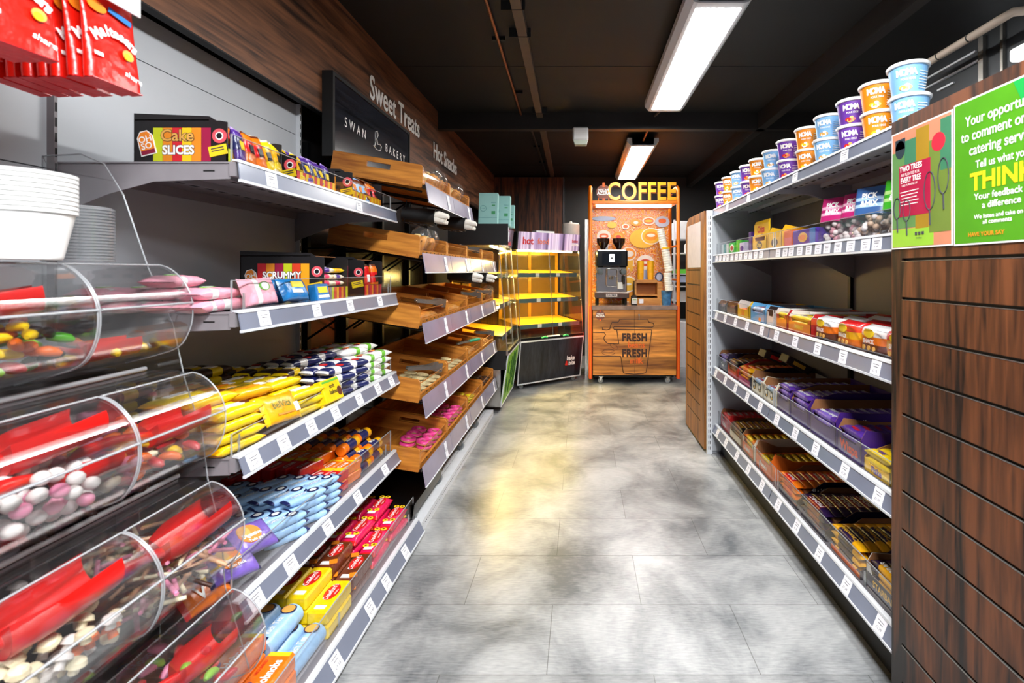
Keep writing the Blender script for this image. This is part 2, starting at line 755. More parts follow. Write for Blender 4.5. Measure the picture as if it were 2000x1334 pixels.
def shelf(unit, y0, y1, xf, xb, z, dirn, labels, lw=0.045, slope=0.014, sh=0.052, riser=0.0, dividers=(), ms=METAL, brk=True, gap=0.0):
    """one gondola shelf: tray, lip, two brackets, price strip with tickets, acrylic riser. dirn=+1 faces +x"""
    s = dirn
    mb = MB()
    x0, x1 = sorted((xf - s * 0.004, xb))
    mb.box(x0, x1, y0, y1, z - 0.004, z, ms)
    mb.box(*sorted((xf - s * 0.004, xf - s * 0.02)), y0, y1, z - 0.038, z - 0.004, ms)
    mb.box(*sorted((xb, xb + s * 0.012)), y0, y1, z - 0.034, z - 0.004, ms)
    for k in (0.28, 0.62):
        xx = xf + (xb - xf) * k
        mb.box(xx - 0.018, xx + 0.018, y0 + 0.02, y1 - 0.02, z - 0.022, z - 0.004, ms)
        for q in range(int((y1 - y0) / 0.06)):
            mb.box(xx - 0.006, xx + 0.006, y0 + 0.05 + q * 0.06, y0 + 0.08 + q * 0.06, z - 0.0228, z - 0.0219, BLACK)
    sh_o = mb.build('shelf_tray', unit)
    if brk:
        for y in (y0 + 0.004, y1 - 0.006):
            b = MB()
            L = abs(xf - xb)
            pr = [(xb, z - 0.005), (xf - s * 0.012, z - 0.005), (xf - s * 0.008, z - 0.018), (xf - s * 0.02, z - 0.045),
                  (xb + s * L * 0.55, z - 0.052), (xb + s * L * 0.3, z - 0.085), (xb, z - 0.145)]
            b.prism(pr, 'y', y - 0.0015, y + 0.0015, ms)
            b.box(*sorted((xf - s * 0.06, xf - s * 0.09)), y - 0.0018, y + 0.0018, z - 0.026, z - 0.022, BLACK)
            b.build('bracket', sh_o)
    st = MB()
    xt, xo = xf, xf + s * slope
    zt, zb = z + 0.003, z - sh
    st.prism([(xt, zt), (xt + s * 0.003, zt), (xo + s * 0.003, zb), (xo, zb)], 'y', y0 + 0.002, y1 - 0.002, STRIPM)
    st.prism([(xt - s * 0.012, zt + 0.004), (xt + s * 0.004, zt + 0.004), (xt + s * 0.006, zt - 0.004), (xt - s * 0.012, zt)], 'y', y0, y1, RAILW)
    st.prism([(xo - s * 0.002, zb + 0.004), (xo + s * 0.0055, zb + 0.004), (xo + s * 0.0055, zb - 0.003), (xo - s * 0.002, zb - 0.003)], 'y', y0, y1, RAILW)
    st.build('price_strip', sh_o)
    price_labels(sh_o, labels, xt, xo, zt - 0.004, zb + 0.004, lw, s)
    if riser:
        r = MB()
        xr = xf - s * 0.022
        r.box(xr - 0.0015, xr + 0.0015, y0 + 0.01, y1 - 0.005, z, z + riser, ACR)
        r.box(xr - 0.0018, xr + 0.0018, y0 + 0.01, y1 - 0.005, z + riser, z + riser + 0.0015, EDGE)
        for ye in (y0 + 0.01, y1 - 0.007):
            r.box(xr - 0.002, xr + 0.002, ye, ye + 0.003, z, z + riser, EDGE)
        r.build('acrylic_riser', sh_o)
    for y in dividers:
        d = MB()
        xr = xf - s * 0.024
        d.box(*sorted((xr, xr - s * 0.10)), y - 0.001, y + 0.001, z, z + 0.045, ACR)
        d.box(*sorted((xr, xr - s * 0.004)), y - 0.003, y + 0.003, z, z + 0.05, EDGE)
        d.build('acrylic_divider', sh_o)
    return sh_o

# ------------------------------------------------------------------ the room
CZ = 2.75
fl = MB()
fl.box(-2.0, 4.4, -3.2, 7.9, -0.05, 0, M_FLOOR)
struct('floor', fl)
ce = MB()
CEIL = mat('black_ceiling_board', '#0a0908', 0.65, 0, 0.25, 3, 0.1)
CEILS = mat('black_ceiling_joint', '#040404', 0.6)
ce.box(-2.0, 4.4, -3.2, 7.9, CZ, CZ + 0.05, CEIL)
for k in range(7):
    y = 7.0 - 1.6 * k
    for yy in (y - 0.35,):
        ce.box(-2.0, 4.4, yy - 0.008, yy + 0.008, CZ - 0.003, CZ + 0.001, CEILS)
struct('ceiling', ce)
BW = mat('black_wall_paint', '#141414', 0.5, 0, 0.2, 5, 0.1)
wb = MB()
wb.box(-2.0, 4.4, 7.5, 7.6, 0, CZ, BW)
struct('wall_back', wb)
wl = MB()
wl.box(-1.62, -1.52, -3.2, 7.5, 0, CZ, mat('charcoal_wall', '#2a2829', 0.6, 0, 0.1))
struct('wall_left', wl)
wr = MB()
wr.box(3.6, 3.7, -3.2, 7.5, 0, CZ, mat('dark_grey_wall', '#2c2c2e', 0.6, 0, 0.1))
struct('wall_right', wr)
wp = MB()
wp.box(-1.52, -0.27, 7.34, 7.5, 0, 2.72, WALNUT)
wp.box(-0.272, -0.255, 7.32, 7.5, 0, 2.72, mat('grey_edge_trim', '#5a5a5c', 0.4, 0.5))
struct('trim_1', wp)
# the black downstand beams
b1 = MB()
BEAM = mat('black_beam_paint', '#201c1a', 0.45, 0, 0.2, 5)
b1.box(-1.5, 3.6, 4.44, 4.52, 2.60, CZ, BEAM)
struct('trim_2', b1)
b2 = MB()
b2.prism([(1.60, -1.5), (1.66, -1.5), (1.70, 7.5), (1.62, 7.5)], 'z', 2.60, CZ, BEAM)
struct('trim_3', b2)

# walnut fascia over the left shelving with its lettering
fa = MB()
fa.box(-1.33, -1.30, -0.9, 4.42, 2.10, CZ, WALNUTH)
fa.box(-1.332, -1.298, -0.9, 4.42, 2.094, 2.10, BLACK)
fo = fa.build('fascia_panel')
tag(fo, 'dark walnut fascia board over the sweet shelving with white Sweet Treats lettering', 'sign board')
t = MB()
t.text(frame((-1.299, 3.44, 2.43), (0, 1, 0), (0, 0, 1)), 'Sweet Treats', 0.21, WHT, bold=0.012, sx=0.82, th=0.003)
tt = t.build('lettering', fo)
fa = MB()
fa.box(-1.345, -1.315, 4.42, 7.33, 2.10, CZ, WALNUTH)
fo2 = fa.build('fascia_panel')
tag(fo2, 'dark walnut fascia board towards the back wall with white Hot Snacks lettering', 'sign board')
t = MB()
t.text(frame((-1.298, 4.66, 2.36), (0, 1, 0), (0, 0, 1)), 'Hot Snacks', 0.20, WHT, bold=0.012, sx=0.88, th=0.003)
t.build('lettering', fo2)

# black bakery sign
sg = thing('bakery_sign', (-1.27, 2.95, 1.89), 'black wood-grain bakery sign in a dark frame under the Sweet Treats lettering', 'sign')
s = MB()
SGN = wood('black_stained_board', '#0b0c10', '#2b2d36', 'Y', 9, 0.16, 12)
s.box(-1.30, -1.252, 2.46, 3.52, 1.90, 2.29, SGN)
s.build('board', sg)
s = MB()
for a in ((2.44, 2.46, 1.88, 2.31), (3.52, 3.54, 1.88, 2.31), (2.46, 3.52, 2.29, 2.31), (2.46, 3.52, 1.88, 1.90)):
    s.box(-1.30, -1.245, *a, BLACK)
s.build('frame', sg)
s = MB()
F = frame((-1.2515, 2.99, 2.09), (0, 1, 0), (0, 0, 1))
s.text(F, 'SWAN', 0.074, WHT, -0.29, 0.0, 0.001, 0.0, 0.85, 1.75, 0)
s.text(F, 'BAKERY', 0.074, WHT, 0.29, 0.0, 0.001, 0.0, 0.85, 1.75, 0)
pts = [(-0.06, -0.03), (-0.02, -0.045), (0.04, -0.04), (0.055, -0.01), (0.03, 0.0), (0.0, -0.01), (-0.015, 0.02),
       (0.005, 0.05), (-0.01, 0.07), (-0.03, 0.06), (-0.035, 0.03), (-0.03, 0.0), (-0.045, -0.03)]
s.tube([tuple(F @ Vector((x, y, 0.002))) for x, y in pts], 0.0022, WHT, 5)
s.build('lettering', sg)


# ceiling lamps
def ceiling_lamp(y0, y1, xa, xb, led, label):
    xc = (xa + xb) / 2
    t = thing('ceiling_light', (xc, (y0 + y1) / 2, 2.62), label, 'ceiling light', 'long white ceiling panels above the aisle')
    h = MB()
    w = 0.165
    WT = mat('white_lamp_housing', '#dcdcde', 0.35, 0, 0.02)
    pr = [(xc - w, 2.70), (xc - w, 2.66), (xc - w + 0.03, 2.625), (xc - w + 0.05, 2.62), (xc - w + 0.05, 2.63),
          (xc + w - 0.05, 2.63), (xc + w - 0.05, 2.62), (xc + w - 0.03, 2.625), (xc + w, 2.66), (xc + w, 2.70)]
    h.prism(pr, 'y', y0, y1, WT)
    for ya, yb in ((y0, y0 + 0.05), (y1 - 0.05, y1)):
        h.box(xc - w + 0.05, xc + w - 0.05, ya, yb, 2.62, 2.70, WT)
    h.tube([(xc - 0.1, y0 + 0.3, 2.70), (xc - 0.1, y0 + 0.3, CZ)], 0.012, WT, 6)
    h.tube([(xc - 0.1, y1 - 0.3, 2.70), (xc - 0.1, y1 - 0.3, CZ)], 0.012, WT, 6)
    h.build('housing', t)
    d = MB()
    d.box(xc - w + 0.052, xc + w - 0.052, y0 + 0.052, y1 - 0.052, 2.618, 2.629, led)
    d.build('diffuser', t)


ceiling_lamp(2.39, 4.02, 0.53, 0.85, M_LED, 'large white ceiling light panel nearest, above the middle of the aisle')
ceiling_lamp(5.10, 7.02, 0.49, 0.81, M_LEDF, 'far white ceiling light panel above the coffee station')

# trunking and conduit
c = MB()
TRK = mat('brown_grey_trunking', '#55473c', 0.5, 0, 0.1)
c.prism([(-0.34, 0.9), (-0.285, 0.9), (-0.40, 7.2), (-0.455, 7.2)], 'z', CZ - 0.05, CZ, TRK)
for y in (2.6, 2.9, 4.3):
    c.box(-0.43, -0.30, y, y + 0.006, CZ - 0.052, CZ - 0.0, BLACK)
tag(c.build('cable_trunking'), 'dark square cable trunking running along the black ceiling', 'cable trunking')
c = MB()
COP = mat('copper_conduit', '#8a5a3c', 0.35, 0.6)
c.tube([(-0.47, 1.4, CZ - 0.03), (-0.545, 4.40, CZ - 0.03)], 0.011, COP, 8)
for y in (3.0, 3.9):
    c.box(-0.55, -0.47, y, y + 0.02, CZ - 0.022, CZ, BLACKM)
tag(c.build('ceiling_conduit'), 'thin copper-coloured conduit on the black ceiling beside the trunking', 'pipe')
c = MB()
c.tube([(-0.50, 4.56, CZ - 0.02), (-0.515, 7.2, CZ - 0.02)], 0.012, BEAM, 8)
for y in (4.9, 5.6, 6.4):
    c.box(-0.55, -0.47, y, y + 0.02, CZ - 0.022, CZ, BLACKM)
tag(c.build('ceiling_conduit'), 'thin black conduit on the ceiling behind the cross beam', 'pipe')
c = MB()
c.tube([(0.69, 4.02, 2.665), (0.69, 4.25, 2.70), (0.67, 4.43, 2.715)], 0.009, TRK, 8)
tag(c.build('lamp_cable'), 'short cable tube from the near light panel to the beam', 'cable')
c = MB()
c.tube([(0.66, 4.53, 2.70), (0.65, 5.09, 2.67)], 0.012, COP, 8)
tag(c.build('lamp_cable'), 'short copper tube from the beam to the far light panel', 'cable')
em = thing('emergency_light', (-0.02, 4.40, 2.45), 'small white emergency light unit hanging under the cross beam', 'emergency light')
c = MB()
c.box(-0.075, 0.065, 4.36, 4.44, 2.48, 2.598, WHITE, 0.012)
c.build('housing', em)
c = MB()
c.prism([(-0.07, 2.48), (0.06, 2.48), (0.045, 2.44), (-0.055, 2.44)], 'y', 4.365, 4.435, mat('frosted_lens', '#cfd8c8', 0.2))
c.build('lens', em)
# right-hand side beyond the gondola: dark cabinet and pipe
v = thing('wall_cabinet', (2.1, 2.2, 0), 'dark grey metal cabinet with pale rails rising behind the right shelving', 'cabinet')
m_ = MB()
GUN = mat('gunmetal_panel', '#3c3f42', 0.32, 0.4, 0.15, 4)
m_.box(2.06, 2.6, 0.9, 3.1, 0, 2.52, GUN)
m_.build('body', v)
m_ = MB()
for z, a, b in ((2.44, 2.53, 3.08), (2.385, 2.51, 3.08), (2.335, 2.68, 2.80)):
    m_.box(2.048, 2.06, a, b, z, z + 0.010, RAILW)
m_.build('handle_rail', v)
m_ = MB()
m_.box(2.04, 2.06, 2.47, 2.50, 0.3, 2.50, CHROME)
m_.box(2.045, 2.06, 2.36, 2.375, 0.3, 2.56, CHROME)
m_.build('door_post', v)
c = MB()
PIP = mat('cream_pipe', '#c9b8a6', 0.4)
c.tube([(1.88, 2.85, 2.43), (1.88, 2.19, 2.43), (1.90, 2.14, 2.44), (1.97, 2.12, 2.44), (3.0, 2.12, 2.44)], 0.020, PIP, 10)
for yy in (2.35, 2.55):
    c.tube([(1.88, yy, 2.43), (1.88, yy + 0.008, 2.43)], 0.0205, BLACK, 10)
tag(c.build('wall_pipe'), 'cream pipe with an elbow running high above the dark cabinet', 'pipe')
c = MB()
c.box(1.93, 2.05, 2.00, 2.20, 2.24, 2.30, mat('white_lamp_box', '#f4f4f4', 0.3, emit=0.5), 0.01)
tag(c.build('light_box'), 'small bright white box high behind the green poster panel', 'light')


# ------------------------------------------------------------------ slotted uprights and gondola bays
def upright(parent, x, y, z0, z1, w=0.03, d=0.03, face='x', slots=True, col=None, zs=None, oo=(-0.006, 0.006)):
    mb = MB()
    col = col or METAL
    mb.box(x - d / 2, x + d / 2, y - w / 2, y + w / 2, z0, z1, col)
    if slots:
        z = (zs or z0) + 0.03
        while z < z1 - 0.03:
            for o in oo:
                if face == '-y':
                    mb.box(x + o - 0.0025, x + o + 0.0025, y - w / 2 - 0.0008, y - w / 2 + 0.001, z, z + 0.024, BLACK)
                elif face == '+x':
                    mb.box(x + d / 2 - 0.001, x + d / 2 + 0.0008, y + o - 0.0025, y + o + 0.0025, z, z + 0.024, BLACK)
                else:
                    mb.box(x - d / 2 - 0.0008, x - d / 2 + 0.001, y + o - 0.0025, y + o + 0.0025, z, z + 0.024, BLACK)
            z += 0.040
    return mb.build('upright', parent)


def back_panels(parent, xa, xb, y0, y1, zs, mt):
    mb = MB()
    for a, b in zip(zs[:-1], zs[1:]):
        mb.box(xa, xb, y0, y1, a + 0.0015, b - 0.0015, mt)
    mb.box(xa, xa + (xb - xa) * 0.5, y0, y1, zs[0], zs[-1], BLACK) if xa < 0 else mb.box(xb - (xb - xa) * 0.5, xb, y0, y1, zs[0], zs[-1], BLACK)
    return mb.build('back_panel', parent)


LF, LBK = -0.91, -1.40
LS = [1.59, 1.19, 0.805, 0.42]
ubay = thing('shelving_bay', (-1.15, 1.84, 0), 'left grey gondola bay with five shelves of cakes and biscuits', 'shelving')
back_panels(ubay, -1.43, -1.40, 1.285, 2.39, [0.06, 0.37, 0.77, 1.17, 1.57, 1.97, 2.12], PANEL)
upright(ubay, -1.395, 2.392, 0.05, 2.12, 0.012, 0.03, '+x', True, RAILW, None, (0,))
shelf(ubay, 1.285, 2.385, LF, LBK, LS[0], 1, [1.42, 1.98], 0.05, 0.006, 0.05, 0.075)
shelf(ubay, 1.285, 2.385, LF, LBK, LS[1], 1, [1.375, 1.63, 1.81, 2.13, 2.3][:0] + [1.385, 1.66, 1.90, 2.18], 0.05, 0.010, 0.05, 0.085, (1.35, 1.82, 2.36))
shelf(ubay, 1.285, 2.385, LF, LBK, LS[2], 1, [1.335, 1.47, 1.62, 1.78, 1.97, 2.15, 2.30], 0.052, 0.018, 0.05, 0.06, (1.33, 1.82))
shelf(ubay, 1.285, 2.385, LF, LBK, LS[3], 1, [1.34, 1.5, 1.72, 1.95, 2.22], 0.055, 0.022, 0.05, 0.10, (1.62, 2.33))
shelf(ubay, 1.20, 2.385, -0.80, LBK, 0.085, 1, [1.33, 1.55, 1.80, 1.95, 2.16], 0.055, 0.030, 0.06, 0.11, (1.66, 2.33), brk=False)
pl = MB()
pl.box(-1.40, -0.83, 1.20, 2.385, 0.0, 0.06, BLACK)
pl.build('plinth', ubay)

ubay0 = thing('shelving_bay', (-1.15, 0.74, 0), 'near left gondola bay behind the pick and mix bins, its grey back panels showing', 'shelving')
back_panels(ubay0, -1.43, -1.40, 0.19, 1.283, [0.06, 0.37, 0.77, 1.17, 1.57, 1.97, 2.12], PANEL)
upright(ubay0, -1.395, 1.278, 0.05, 2.12, 0.008, 0.03, '+x', True, PANELD, None, (0,))
pl = MB()
pl.box(-1.40, -0.86, 0.19, 1.195, 0.0, 0.06, BLACK)
pl.build('plinth', ubay0)

# ------------------------------------------------------------------ right gondola bays
RF, RBK = 0.945, 1.36
RS = [1.735, 1.41, 1.02, 0.62, 0.21]
WSH = RAILW


def rbay(y0, y1, label, seed):
    u = thing('shelving_bay', (1.15, (y0 + y1) / 2, 0), label, 'shelving')
    back_panels(u, 1.36, 1.385, y0, y1, [0.0, 0.2, 0.6, 1.0, 1.38, 1.74], PANELD)
    for y in (y0 + 0.012,):
        upright(u, 1.352, y, 0.0, 1.74, 0.024, 0.016, '-x', False, BLACKM)
    for i, z in enumerate(RS):
        n = [7, 11, 5, 5, 5][i]
        ys = [y0 + 0.1 + (y1 - y0 - 0.2) * k / (n - 1) + J(0.01) for k in range(n)] if i else [y0 + 0.3, y0 + 0.7]
        shelf(u, y0 + 0.002, y1 - 0.002, RF + (0.012 if i == 4 else 0), RBK, z, -1, ys, 0.05, [0.004, 0.004, 0.010, 0.014, 0.02][i], [0.045, 0.047, 0.055, 0.055, 0.055][i],
              [0.0, 0.085, 0.085, 0.085, 0.10][i], [(), (), (), (), (y0 + 0.25,)][i], METAL if i else PANEL)
    k = MB()
    k.box(1.0, 1.36, y0, y1, 0.0, 0.17, BLACK)
    k.build('plinth', u)
    return u


r1 = rbay(2.43, 3.47, 'far bay of the white right-hand gondola with five shelves of confectionery', 1)
r2 = rbay(1.436, 2.428, 'near bay of the white right-hand gondola, beside the walnut slat panel', 2)
e = MB()
for a, b in zip([0.02, 0.2, 0.6, 1.0, 1.38], [0.2, 0.6, 1.0, 1.38, 1.735]):
    e.box(0.935, 1.36, 3.472, 3.49, a + 0.001, b - 0.001, PANEL)
e.build('end_panel', r1)
upright(r1, 0.915, 3.475, 0.0, 1.735, 0.024, 0.036, '-y', True, RAILW)


def slat_panel(name, x, y0, y1, z1, ys, slots, label, cut=0.0, WALNUT=WALNUT):
    t = thing(name, (x, (y0 + y1) / 2, 0), label, 'slat panel')
    mb = MB()
    pf = [(y0, 0.02), (y1, 0.02), (y1, z1 - cut), (y1 - cut * 0.3, z1 - cut * 0.25), (y1 - cut, z1), (y0, z1)] if cut else [(y0, 0.02), (y1, 0.02), (y1, z1), (y0, z1)]
    mb.prism(pf, 'x', x + 0.010, x + 0.026, WALNUT)
    ya, yb = ys
    top = slots[0] + 0.004
    pf = [(y0, top), (y1, top), (y1, z1 - cut), (y1 - cut * 0.3, z1 - cut * 0.25), (y1 - cut, z1), (y0, z1)] if cut else [(y0, top), (y1, top), (y1, z1), (y0, z1)]
    mb.prism(pf, 'x', x, x + 0.0101, WALNUT)
    if ya > y0:
        mb.box(x, x + 0.0101, y0, ya, 0.02, top, WALNUT)
    if yb < y1:
        mb.box(x, x + 0.0101, yb, y1, 0.02, top, WALNUT)
    for i, z in enumerate(slots):
        zn = slots[i + 1] + 0.004 if i + 1 < len(slots) else 0.02
        mb.box(x, x + 0.0101, ya, yb, zn, z - 0.004, WALNUT)
        mb.box(x + 0.0095, x + 0.0102, ya, yb, z - 0.004, z + 0.004, BLACK)
    mb.build('panel', t)
    s = MB()
    for z in slots:
        s.box(x - 0.0005, x + 0.004, ya + 0.002, yb, z - 0.0052, z - 0.0035, CHROME)
    s.build('slot_insert', t)
    return t


near_panel = slat_panel('slat_panel', 0.914, 0.42, 1.432, 1.736, (0.42, 1.386), [1.333 - 0.1095 * k for k in range(12)],
                        'large walnut slat wall end panel at the right with metal-lined grooves', 0)
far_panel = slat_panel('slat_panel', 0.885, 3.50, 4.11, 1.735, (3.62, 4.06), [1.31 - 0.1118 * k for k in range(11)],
                       'tall narrow walnut slat panel with a rounded top, far end of the right gondola', 0.12, wood('walnut_panel_lit', '#5a3010', '#b57632', 'Z', 12))  # same walnut, lightened: light on the far panel put into its colour
q = MB()
q.box(0.912, 1.36, 3.493, 4.10, 0.0, 1.72, PANEL)
q.build('rear_unit', far_panel)
q = MB()
q.plate(frame((0.884, 3.82, 1.50), (0, -1, 0), (0, 0, 1)), 0.44, 0.34, mat('white_paper', '#e9dfe0', 0.5), 0.001)
o = q.build('paper_notice')
tag(o, 'plain white paper notice on the far narrow walnut panel', 'notice')

# posters on the near panel
X = 0.9125
po = thing('poster', (X, 1.31, 1.37), 'peach and green tree-planting poster reading TWO TREES, left of the bright green one', 'poster')
F = frame((X, 1.31, 1.531), (0, -1, 0), (0, 0, 1))
PG = {k: mat('poster_' + k, v, 0.25) for k, v in dict(peach='#c88263', green='#5f8a4e', teal='#3f7a59', ochre='#a07c22', olive='#6b8036',
                                                      lime='#8fbf3a', pink='#a81d40', navy='#2c3a41', red='#c22a3c', white='#f2ecec').items()}
q = MB()
q.plate(F, 0.234, 0.334, PG['white'], 0.0012)
q.plate(F, 0.226, 0.326, PG['peach'], 0.0016)
q.build('sheet', po)
q = MB()
for cx, cy, w, h, m_ in ((-0.06, 0.0, 0.106, 0.22, 'green'), (-0.035, 0.07, 0.05, 0.13, 'teal'), (0.012, 0.05, 0.05, 0.21, 'ochre'), (0.075, -0.01, 0.075, 0.24, 'olive'),
                         (0.095, 0.09, 0.036, 0.13, 'teal'), (-0.03, -0.137, 0.165, 0.05, 'lime'), (0.01, -0.09, 0.05, 0.05, 'ochre')):
    q.plate(F, w, h, PG[m_], 0.0018 + 0.0001 * (cx + 0.1) * 10, cx, cy)
q.plate(F, 0.125, 0.145, PG['pink'], 0.0023, -0.02, -0.005)
q.disc(F, 0.021, 0.026, PG['navy'], 0.0023, 18, -0.078, 0.115)
q.plate(F, 0.042, 0.03, PG['navy'], 0.0023, -0.078, 0.13)
q.disc(F, 0.024, 0.024, PG['red'], 0.0023, 20, 0.07, 0.10)
for cx, cy, rx, ry in ((0.088, 0.01, 0.018, 0.045), (0.04, -0.02, 0.02, 0.05), (-0.09, -0.05, 0.015, 0.03), (-0.05, -0.06, 0.015, 0.03)):
    q.tube([tuple(F @ Vector((cx + rx * cos(a), cy + ry * sin(a), 0.003))) for a in [k * pi / 9 for k in range(19)]], 0.0012, INK, 4)
    q.tube([tuple(F @ Vector((cx, cy - ry, 0.003))), tuple(F @ Vector((cx + 0.002, cy - ry - 0.04, 0.003)))], 0.0018, INK, 4)
q.text(F, 'TWO TREES', 0.021, WHT, -0.033, 0.056, 0.0032, 0.02, 0.8)
q.text(F, 'ARE PLANTED FOR', 0.011, WHT, -0.036, 0.040, 0.0032, 0.0, 0.8)
q.text(F, 'EVERY TREE', 0.021, WHT, -0.033, 0.024, 0.0032, 0.02, 0.75)
q.text(F, 'USED IN MAKING US', 0.008, WHT, -0.038, 0.010, 0.0032, 0.0, 0.85)
for k in range(5):
    q.plate(F, 0.075 - 0.007 * (k % 3), 0.002, WHT, 0.0026, -0.04, -0.008 - 0.009 * k)
for k in range(3):
    q.plate(F, 0.008, 0.008, INK, 0.003, -0.012 + k * 0.013, -0.128)
q.text(F, 'foodbuy', 0.007, INK, 0.0, -0.14, 0.003)
q.build('print', po)

po = thing('poster', (X, 1.005, 1.37), 'bright green feedback poster reading THINK in yellow letters', 'poster')
F = frame((X, 1.005, 1.533), (0, -1, 0), (0, 0, 1))
G = mat('poster_bright_green', '#4b8f1a', 0.25)
q = MB()
q.plate(F, 0.368, 0.342, PG['white'], 0.0012)
q.plate(F, 0.36, 0.334, G, 0.0016)
q.build('sheet', po)
q = MB()
q.prism([tuple((F @ Vector((a, b, 0)))[1:]) for a, b in ((-0.02, 0.167), (0.0, 0.12), (0.18, 0.10), (0.18, 0.167))], 'x', X - 0.0022, X - 0.0005, mat('poster_deep_green', '#1f9a45', 0.25))
YEL = mat('poster_yellow', '#f2d21c', 0.3)
for i, (s, y, sz) in enumerate((('Your opportunity', 0.118, 0.034), ('to comment on our', 0.083, 0.034), ('catering service', 0.048, 0.034), ('Tell us what you', 0.012, 0.025))):
    q.text(F, s, sz, WHT, -0.050, y, 0.0026, 0.008, 0.80)
q.text(F, 'THINK', 0.056, YEL, -0.052, -0.028, 0.0026, 0.03, 0.95)
q.text(F, 'Your feedback makes', 0.021, WHT, -0.03, -0.062, 0.0026, 0.012)
q.text(F, 'a difference', 0.021, WHT, -0.05, -0.083, 0.0026, 0.012)
q.text(F, 'We listen and take on board', 0.014, WHT, -0.04, -0.108, 0.0026, 0.01)
q.text(F, 'all comments', 0.014, WHT, -0.06, -0.121, 0.0026, 0.01)
q.text(F, 'HAVE YOUR SAY', 0.013, mat('poster_orange', '#d98a22', 0.3), -0.09, -0.148, 0.0026, 0.03)
q.build('print', po)

# ------------------------------------------------------------------ pick and mix stand
pm = thing('pick_and_mix_stand', (-1.15, 0.95, 0), 'clear acrylic pick and mix stand stepping down in tiers at the left', 'sweet stand')
TOPS = [(-1.10, 1.32), (-1.016, 1.045), (-0.968, 0.765), (-0.915, 0.49)]
PROF = [(-0.02, 0.0), (0.02, -0.004), (0.050, -0.016), (0.080, -0.045), (0.100, -0.085), (0.104, -0.13), (0.094, -0.175), (0.066, -0.215), (0.0, -0.238), (-0.10, -0.262), (-0.16, -0.268)]
PROF = [PROF[0]] + [tuple(0.5 * (2 * PROF[i][k] + (PROF[i + 1][k] - PROF[i - 1][k]) * t + (2 * PROF[i - 1][k] - 5 * PROF[i][k] + 4 * PROF[i + 1][k] - PROF[i + 2][k]) * t * t
        + (3 * PROF[i][k] - PROF[i - 1][k] - 3 * PROF[i + 1][k] + PROF[i + 2][k]) * t ** 3) for k in (0, 1)) for i in range(1, len(PROF) - 2) for t in (0.0, 0.33, 0.66)] + PROF[-2:]
side = [(-1.40, 1.60), (-1.30, 1.605), (-1.24, 1.58), (-1.19, 1.50), (-1.125, 1.31), (-1.06, 1.16), (-1.03, 1.02), (-0.985, 0.88), (-0.97, 0.76), (-0.935, 0.62),
        (-0.925, 0.48), (-0.86, 0.26), (-0.86, 0.06), (-1.40, 0.06)]
q = MB()
q.prism(side, 'y', 1.262, 1.266, ACR)
for a, b in zip(side[:-3], side[1:-2]):
    q.tube([(a[0], 1.264, a[1]), (b[0], 1.264, b[1])], 0.0018, EDGE, 5)
q.build('side_panel', pm)
q = MB()
for tx, tz in TOPS:
    q.box(-1.395, tx - 0.02, 0.45, 1.255, tz - 0.004, tz, ACRB)
    q.tube([(tx - 0.02, 0.5, tz - 0.27), (tx - 0.02, 1.25, tz - 0.27)], 0.006, RAILW, 6)
    q.box(tx - 0.17, tx - 0.02, 0.5, 1.25, tz - 0.285, tz - 0.279, METAL)
q.build('tier_shelf', pm)
q = MB()
q.box(-1.39, -1.20, 0.45, 1.255, 0.06, 1.05, mat('dark_stand_core', '#4e4a4a', 0.5))
q.build('stand_core', pm)

BEAN = {'yellow': '#f5c400', 'orange': '#ef6a10', 'green': '#4fa522', 'red': '#c9202a', 'white': '#f3e6e2', 'pink': '#ef8fb0', 'brown': '#3a1c12',
        'tan': '#c89a78', 'black': '#1d1214', 'lime': '#8dc63f', 'purple': '#8c4aa8', 'cream': '#f2e0bd'}
_sw = {}


def sweet(shape, colr):
    k = (shape, colr)
    if k not in _sw:
        mt = mat('sugar_' + colr, BEAN[colr], 0.35, 0, 0.12, 40)

        def make():
            mb = MB()
            if shape == 'bean':
                mb.tube([(-.02, 0, .009), (-.012, 0, .012), (.0, .003, .013), (.012, .001, .012), (.02, -.002, .009)], [.004, .009, .0105, .009, .004], mt, 8)
            elif shape == 'ball':
                mb.ell((0, 0, .013), (.0145, .0145, .013), mt, 10, 7)
            elif shape == 'stick':
                mb.tube([(-.045, 0, .005), (0, .002, .006), (.045, 0, .005)], [.0045, .005, .0045], mt, 6)
            elif shape == 'chunk':
                mb.ell((0, 0, .012), (.017, .012, .012), mt, 7, 5)
                mb.ell((.012, .005, .014), (.011, .012, .010), mt, 6, 5)
            else:
                mb.lathe([(0, 0), (.008, 0), (.007, .012), (.016, .014), (.013, .022), (.004, .027), (0, .027)], (0, 0, 0), mt, 10)
            return mb.build({'bean': 'jelly_sweet', 'ball': 'sugar_ball', 'stick': 'candy_stick', 'chunk': 'chocolate_piece', 'mush': 'foam_mushroom'}[shape])
        _sw[k] = Proto(make)
    return _sw[k]


def prof_x(tz_off):
    """front x offset of a bin at a height offset below its top"""
    for (xa, za), (xb, zb) in zip(PROF[:-1], PROF[1:]):
        if zb <= tz_off <= za:
            return xa + (xb - xa) * (za - tz_off) / (za - zb + 1e-9)
    return -0.02


